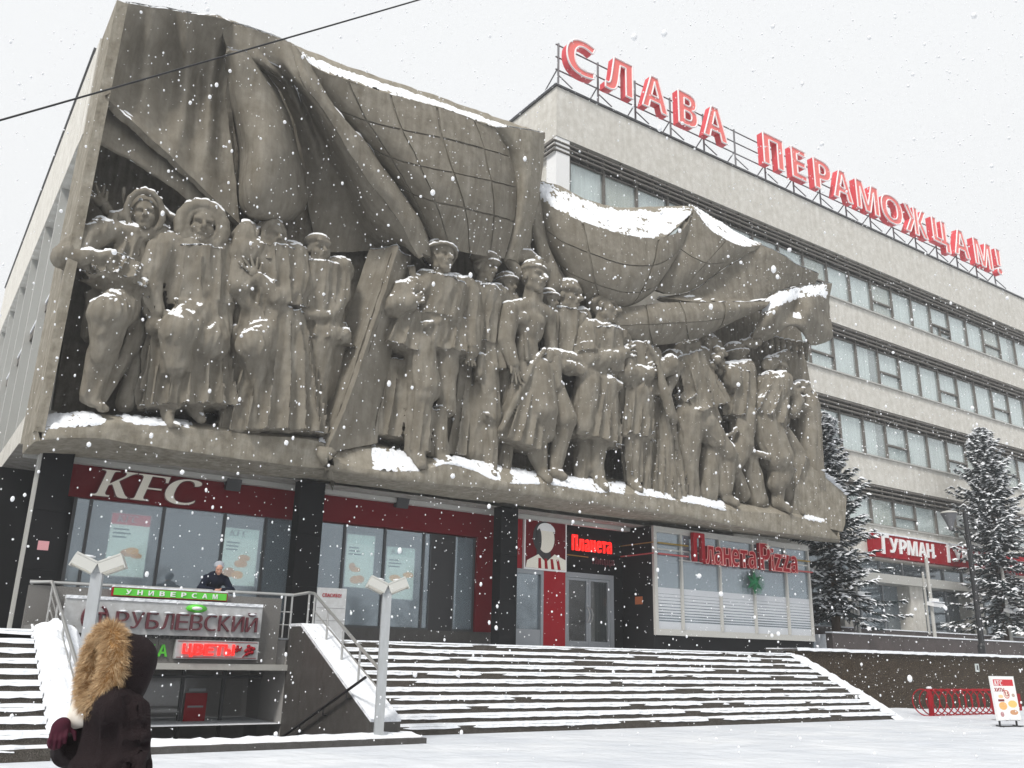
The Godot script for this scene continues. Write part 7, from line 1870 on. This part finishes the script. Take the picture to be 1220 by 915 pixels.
	figure(f, "carved_figure", "carved bare-chested man with headband, arm hanging over a rifle", 0.020)
	f = SDF.new(); f.cell = 0.046
	head(f, V(16.24,12.72,-21.75), 0.72, turned(25,0,0), "helmet")
	f.cap(V(16.36,12.35,-21.90), 0.312, V(16.45,10.79,-21.90), 0.370, 0.03)
	f.cap(V(16.41,12.27,-21.60), 0.155, V(16.32,10.96,-21.55), 0.152, 0.02)
	figure(f, "carved_figure", "small carved helmeted face right of the bare-chested man", 0.055)
	f = SDF.new(); f.cell = 0.046
	head(f, V(17.09,13.13,-21.80), 1.07, turned(28,0,-4), "beanie")
	f.cap(V(16.64,12.30,-21.90), 0.439, V(17.71,12.55,-21.90), 0.417, 0.04)
	f.cone(V(17.13,12.58,-21.85), 0.761, V(17.06,10.84,-21.80), 0.746, 0.03, 0.75, 5, 0.11, 0.0)
	f.cap(V(16.69,12.10,-21.60), 0.155, V(16.59,10.90,-21.55), 0.122, 0.02)
	figure(f, "carved_figure", "carved man in a round cap standing behind, head turned right", 0.055)
	f = SDF.new(); f.cell = 0.046
	head(f, V(18.37,12.94,-21.45), 1.14, turned(42,2,-6), "hair")
	f.cap(V(17.71,11.97,-21.55), 0.474, V(19.12,12.10,-21.55), 0.454, 0.04)
	f.cone(V(18.25,12.14,-21.50), 0.862, V(18.45,10.58,-21.50), 0.820, 0.04, 0.75, 5, 0.09, 0.0)
	f.ell(V(18.28,11.64,-21.20), V(0.363,0.335,0.195), turned(0,0,0), 0.06)
	f.cap(V(17.51,11.76,-21.40), 0.438, V(17.39,10.83,-21.30), 0.463, 0.03)
	f.cap(V(17.39,10.76,-21.25), 0.431, V(18.29,11.01,-21.05), 0.343, 0.03)
	f.cap(V(18.29,11.01,-21.05), 0.343, V(18.89,11.37,-21.05), 0.222, 0.03)
	f.cone(V(17.33,11.35,-21.35), 0.465, V(17.39,11.01,-21.30), 0.525, 0.01, 1.00, 0, 0.00, 0.0)
	hand(f, V(18.85,11.36,-21.05), V(19.46,11.63,-21.10), 0.448, 0.35, 0.40)
	f.cone(V(18.09,10.74,-21.50), 0.785, V(17.85,8.19,-21.45), 1.003, 0.03, 0.62, 8, 0.14, 0.0)
	f.cap(V(17.50,10.05,-21.30), 0.460, V(17.24,8.55,-21.25), 0.360, 0.03)
	f.cap(V(18.20,10.07,-21.30), 0.497, V(18.33,8.62,-21.30), 0.368, 0.03)
	f.cap(V(18.00,8.22,-21.50), 0.397, V(17.95,7.43,-21.45), 0.272, 0.03)
	f.cap(V(17.95,7.43,-21.45), 0.272, V(18.04,7.00,-21.40), 0.241, 0.03)
	f.cap(V(18.00,6.97,-21.35), 0.240, V(17.98,6.67,-21.00), 0.148, 0.02)
	f.cap(V(17.61,8.20,-21.70), 0.305, V(17.47,6.90,-21.70), 0.300, 0.03)
	f.cap(V(15.90,10.54,-21.35), 0.269, V(17.03,10.38,-21.15), 0.243, 0.03)
	f.cap(V(17.03,10.38,-21.15), 0.243, V(18.68,10.17,-21.10), 0.187, 0.03)
	f.cap(V(15.99,10.71,-21.30), 0.240, V(16.94,10.74,-21.30), 0.275, 0.01)
	f.cap(V(17.59,11.81,-21.10), 0.093, V(17.72,11.41,-21.05), 0.093, 0.01)
	figure(f, "carved_figure", "carved bareheaded man with rolled sleeves and crossed thick forearm", 0.055)
	f = SDF.new(); f.cell = 0.046
	head(f, V(19.93,12.55,-21.50), 1.05, turned(48,-2,-4), "sidecap")
	f.cap(V(19.38,11.69,-21.60), 0.423, V(20.63,11.77,-21.60), 0.399, 0.04)
	f.cone(V(19.88,11.91,-21.55), 0.722, V(19.79,10.18,-21.50), 0.772, 0.04, 0.75, 6, 0.14, 0.0)
	f.cap(V(19.27,11.43,-21.40), 0.419, V(19.05,10.69,-21.25), 0.412, 0.03)
	f.cap(V(19.05,10.69,-21.25), 0.412, V(19.93,10.81,-21.05), 0.289, 0.03)
	hand(f, V(19.88,10.91,-21.00), V(20.36,11.25,-21.00), 0.369, 0.30, 0.80)
	f.cap(V(20.53,11.66,-21.50), 0.331, V(20.88,11.13,-21.30), 0.231, 0.03)
	f.cap(V(20.88,11.13,-21.30), 0.231, V(21.31,11.31,-21.20), 0.199, 0.03)
	f.cone(V(19.72,10.35,-21.50), 0.773, V(19.59,8.59,-21.45), 0.757, 0.03, 0.65, 7, 0.16, 0.0)
	f.cap(V(19.76,10.13,-21.30), 0.448, V(19.76,8.80,-21.35), 0.348, 0.03)
	f.cone(V(19.52,8.68,-21.50), 0.442, V(19.63,7.11,-21.50), 0.342, 0.02, 0.90, 5, 0.14, 0.0)
	f.cone(V(20.07,8.78,-21.60), 0.384, V(20.02,7.17,-21.60), 0.315, 0.02, 0.90, 5, 0.14, 0.0)
	f.cap(V(19.50,7.05,-21.40), 0.248, V(19.43,6.80,-21.05), 0.153, 0.02)
	f.cap(V(18.93,8.59,-21.25), 0.093, V(19.97,8.64,-21.25), 0.095, 0.01)
	f.cap(V(19.84,11.93,-21.00), 0.097, V(20.32,11.35,-20.95), 0.130, 0.01)
	f.cap(V(20.32,11.35,-20.95), 0.130, V(20.59,10.20,-20.95), 0.193, 0.01)
	f.cap(V(20.59,10.20,-20.95), 0.193, V(20.75,9.52,-20.95), 0.160, 0.01)
	f.ell(V(21.15,11.45,-21.15), V(0.351,0.380,0.263), turned(0,0,0), 0.02)
	f.cap(V(20.12,12.01,-21.30), 0.164, V(20.34,11.45,-21.30), 0.164, 0.01)
	figure(f, "carved_figure", "carved gunner in a field cap holding a drum machine gun", 0.055)
	f = SDF.new(); f.cell = 0.046
	head(f, V(23.67,12.63,-21.65), 1.25, turned(40,-6,-20), "beard")
	f.cap(V(21.90,11.86,-21.90), 0.480, V(23.37,12.27,-21.80), 0.492, 0.04)
	f.cone(V(22.39,12.17,-21.70), 0.827, V(23.24,10.20,-21.55), 1.027, 0.03, 0.70, 6, 0.16, 0.0)
	f.cap(V(22.40,11.87,-21.30), 0.272, V(23.05,10.40,-21.20), 0.271, 0.03)
	f.cap(V(21.75,11.60,-21.50), 0.270, V(21.05,10.41,-21.50), 0.264, 0.03)
	f.cap(V(21.05,10.41,-21.50), 0.264, V(21.41,9.57,-21.50), 0.263, 0.03)
	f.cap(V(22.34,12.44,-21.80), 0.312, V(22.85,12.66,-21.70), 0.279, 0.02)
	f.cone(V(23.13,10.32,-21.60), 0.959, V(22.42,9.70,-21.60), 1.009, 0.02, 0.70, 6, 0.14, 0.0)
	f.cap(V(22.34,9.75,-21.60), 0.638, V(22.19,8.51,-21.60), 0.464, 0.03)
	f.cap(V(22.19,8.51,-21.60), 0.464, V(22.28,7.04,-21.60), 0.360, 0.03)
	f.cap(V(22.88,9.61,-21.40), 0.539, V(23.82,8.61,-21.15), 0.371, 0.03)
	f.cap(V(23.88,8.62,-21.20), 0.338, V(23.72,7.32,-21.30), 0.300, 0.03)
	f.cap(V(23.79,7.12,-21.30), 0.267, V(23.93,6.87,-21.05), 0.166, 0.02)
	f.cap(V(22.52,9.44,-21.15), 0.100, V(23.28,8.86,-20.95), 0.100, 0.01)
	f.cap(V(23.37,8.68,-21.60), 0.474, V(23.11,7.14,-21.60), 0.399, 0.03)
	figure(f, "carved_figure", "carved bearded man leaning forward behind the gunner", 0.055)
	f = SDF.new(); f.cell = 0.046
	f.cone(V(21.06,10.78,-21.75), 0.466, V(20.99,6.67,-21.60), 1.083, 0.03, 0.50, 9, 0.18, 0.0)
	f.cap(V(20.48,10.01,-21.50), 0.195, V(19.98,6.86,-21.40), 0.218, 0.03)
	f.cap(V(20.98,10.09,-21.45), 0.197, V(21.09,6.81,-21.30), 0.254, 0.03)
	f.cap(V(21.44,9.90,-21.60), 0.166, V(21.75,6.90,-21.40), 0.193, 0.03)
	figure(f, "carved_cloak", "pleated carved cloak hanging between gunner and bearded man", 0.060)
	f = SDF.new(); f.cell = 0.046
	head(f, V(25.30,12.68,-21.80), 0.97, turned(60,0,0), "helmet")
	f.cap(V(24.37,11.83,-21.60), 0.461, V(25.51,12.19,-21.60), 0.470, 0.03)
	f.ell(V(24.38,11.57,-21.30), V(0.435,0.528,0.404), turned(0,0,10), 0.04)
	f.cone(V(25.12,11.98,-21.60), 0.790, V(24.86,10.08,-21.50), 0.772, 0.03, 0.70, 5, 0.18, 0.0)
	f.cap(V(25.36,11.98,-21.40), 0.323, V(25.42,10.54,-21.40), 0.355, 0.02)
	f.cap(V(24.08,12.05,-21.40), 0.141, V(23.44,11.79,-21.40), 0.104, 0.02)
	f.cap(V(25.05,10.18,-21.50), 0.563, V(24.79,9.15,-21.35), 0.450, 0.03)
	f.cap(V(24.79,9.15,-21.35), 0.450, V(24.25,8.28,-21.40), 0.375, 0.03)
	f.cap(V(24.36,8.31,-21.50), 0.342, V(24.93,7.35,-21.60), 0.343, 0.03)
	f.cap(V(23.84,9.29,-21.20), 0.102, V(24.34,9.61,-21.15), 0.103, 0.01)
	figure(f, "carved_figure", "carved soldier seen from behind with a pack on his shoulders", 0.055)
	f = SDF.new(); f.cell = 0.046
	head(f, V(27.42,12.53,-21.55), 0.83, turned(70,-20,-10), "beanie")
	f.ell(V(26.70,11.44,-21.45), V(0.743,1.034,0.646), turned(0,0,-20), 0.08)
	f.cap(V(27.29,12.02,-21.40), 0.518, V(25.99,10.64,-21.40), 0.645, 0.04)
	f.cone(V(26.90,11.83,-21.50), 0.809, V(26.04,10.13,-21.40), 0.999, 0.02, 0.75, 6, 0.18, 0.0)
	f.cap(V(27.80,11.93,-21.50), 0.336, V(28.23,11.44,-21.40), 0.299, 0.03)
	f.cap(V(28.23,11.44,-21.40), 0.299, V(27.74,10.85,-21.30), 0.258, 0.03)
	hand(f, V(27.75,10.99,-21.30), V(28.14,10.86,-21.30), 0.424, 0.30, 0.90)
	f.cap(V(27.43,11.75,-21.30), 0.148, V(28.35,12.14,-21.35), 0.113, 0.02)
	f.cap(V(27.55,11.56,-21.25), 0.111, V(28.64,11.99,-21.35), 0.113, 0.02)
	f.cap(V(26.10,10.15,-21.45), 0.715, V(26.40,8.84,-21.10), 0.634, 0.03)
	f.cap(V(26.58,8.67,-21.10), 0.494, V(26.34,7.90,-21.20), 0.385, 0.03)
	f.cone(V(26.72,8.57,-21.15), 0.531, V(26.43,7.91,-21.20), 0.421, 0.01, 1.00, 0, 0.00, 0.0)
	f.cap(V(26.60,7.95,-21.30), 0.317, V(26.48,7.18,-21.30), 0.279, 0.03)
	f.cap(V(26.47,7.17,-21.25), 0.279, V(26.74,6.93,-21.00), 0.174, 0.02)
	f.cap(V(27.31,9.91,-21.60), 0.511, V(28.06,9.06,-21.40), 0.402, 0.03)
	f.cone(V(28.03,9.13,-21.45), 0.548, V(27.44,7.63,-21.50), 0.394, 0.02, 0.90, 4, 0.14, 0.0)
	f.cap(V(27.34,7.62,-21.50), 0.357, V(27.47,7.30,-21.40), 0.285, 0.03)
	f.cap(V(27.47,7.30,-21.40), 0.285, V(27.70,6.98,-21.15), 0.177, 0.03)
	f.cap(V(24.91,8.95,-21.15), 0.103, V(25.72,8.76,-21.00), 0.139, 0.01)
	f.cap(V(25.15,8.94,-21.60), 0.490, V(25.64,7.25,-21.60), 0.486, 0.03)
	f.cap(V(26.15,11.17,-20.70), 0.063, V(25.45,10.09,-20.75), 0.062, 0.02, true)
	figure(f, "carved_figure", "carved man bent forward at the right end, coat flaring, mid-stride", 0.055)
	f = SDF.new(); f.cell = 0.046
	head(f, V(29.15,11.97,-21.75), 0.95, turned(50,0,0), "hair")
	f.ell(V(29.39,11.86,-21.70), V(0.476,0.340,0.340), turned(0,0,20), 0.04)
	f.cap(V(28.14,11.31,-21.50), 0.224, V(29.57,11.14,-21.50), 0.229, 0.02)
	f.cap(V(27.97,13.32,-21.60), 0.266, V(26.79,12.65,-21.55), 0.333, 0.01)
	f.cap(V(29.26,11.43,-21.80), 0.612, V(29.03,9.53,-21.80), 0.676, 0.03)
	f.cap(V(29.03,9.53,-21.80), 0.676, V(28.98,8.18,-21.80), 0.742, 0.03)
	f.cap(V(25.50,13.28,-21.60), 0.219, V(26.07,13.45,-21.50), 0.258, 0.02)
	head(f, V(26.96,13.98,-22.05), 0.30, turned(30,0,0), "hair")
	f.cap(V(27.00,13.82,-22.10), 0.095, V(27.14,13.45,-22.20), 0.114, 0.01)
	head(f, V(27.31,14.01,-22.05), 0.30, turned(30,0,0), "cap")
	f.cap(V(27.36,13.86,-22.10), 0.095, V(27.49,13.49,-22.20), 0.115, 0.01)
	head(f, V(27.67,14.05,-22.05), 0.31, turned(30,0,0), "hair")
	f.cap(V(27.72,13.90,-22.10), 0.096, V(27.85,13.53,-22.20), 0.115, 0.01)
	head(f, V(28.04,14.09,-22.05), 0.31, turned(30,0,0), "cap")
	f.cap(V(28.08,13.94,-22.10), 0.097, V(28.22,13.57,-22.20), 0.116, 0.01)
	head(f, V(28.40,14.12,-22.05), 0.31, turned(30,0,0), "hair")
	f.cap(V(28.45,13.98,-22.10), 0.097, V(28.59,13.62,-22.20), 0.117, 0.01)
	head(f, V(28.77,14.16,-22.05), 0.31, turned(30,0,0), "cap")
	f.cap(V(28.82,14.02,-22.10), 0.098, V(28.96,13.66,-22.20), 0.117, 0.01)
	head(f, V(29.15,14.20,-22.05), 0.31, turned(30,0,0), "hair")
	f.cap(V(29.20,14.06,-22.10), 0.098, V(29.34,13.70,-22.20), 0.118, 0.01)
	head(f, V(29.53,14.24,-22.05), 0.31, turned(30,0,0), "cap")
	f.cap(V(29.58,14.11,-22.10), 0.099, V(29.72,13.74,-22.20), 0.119, 0.01)
	head(f, V(29.92,14.28,-22.05), 0.32, turned(30,0,0), "hair")
	f.cap(V(29.96,14.15,-22.10), 0.099, V(30.11,13.79,-22.20), 0.120, 0.01)
	f.ell(V(29.07,13.33,-22.40), V(0.903,0.903,0.417), turned(0,0,0), 0.05)
	figure(f, "carved_figure", "carved half-hidden marchers at the right end with hands and a square banner", 0.060)
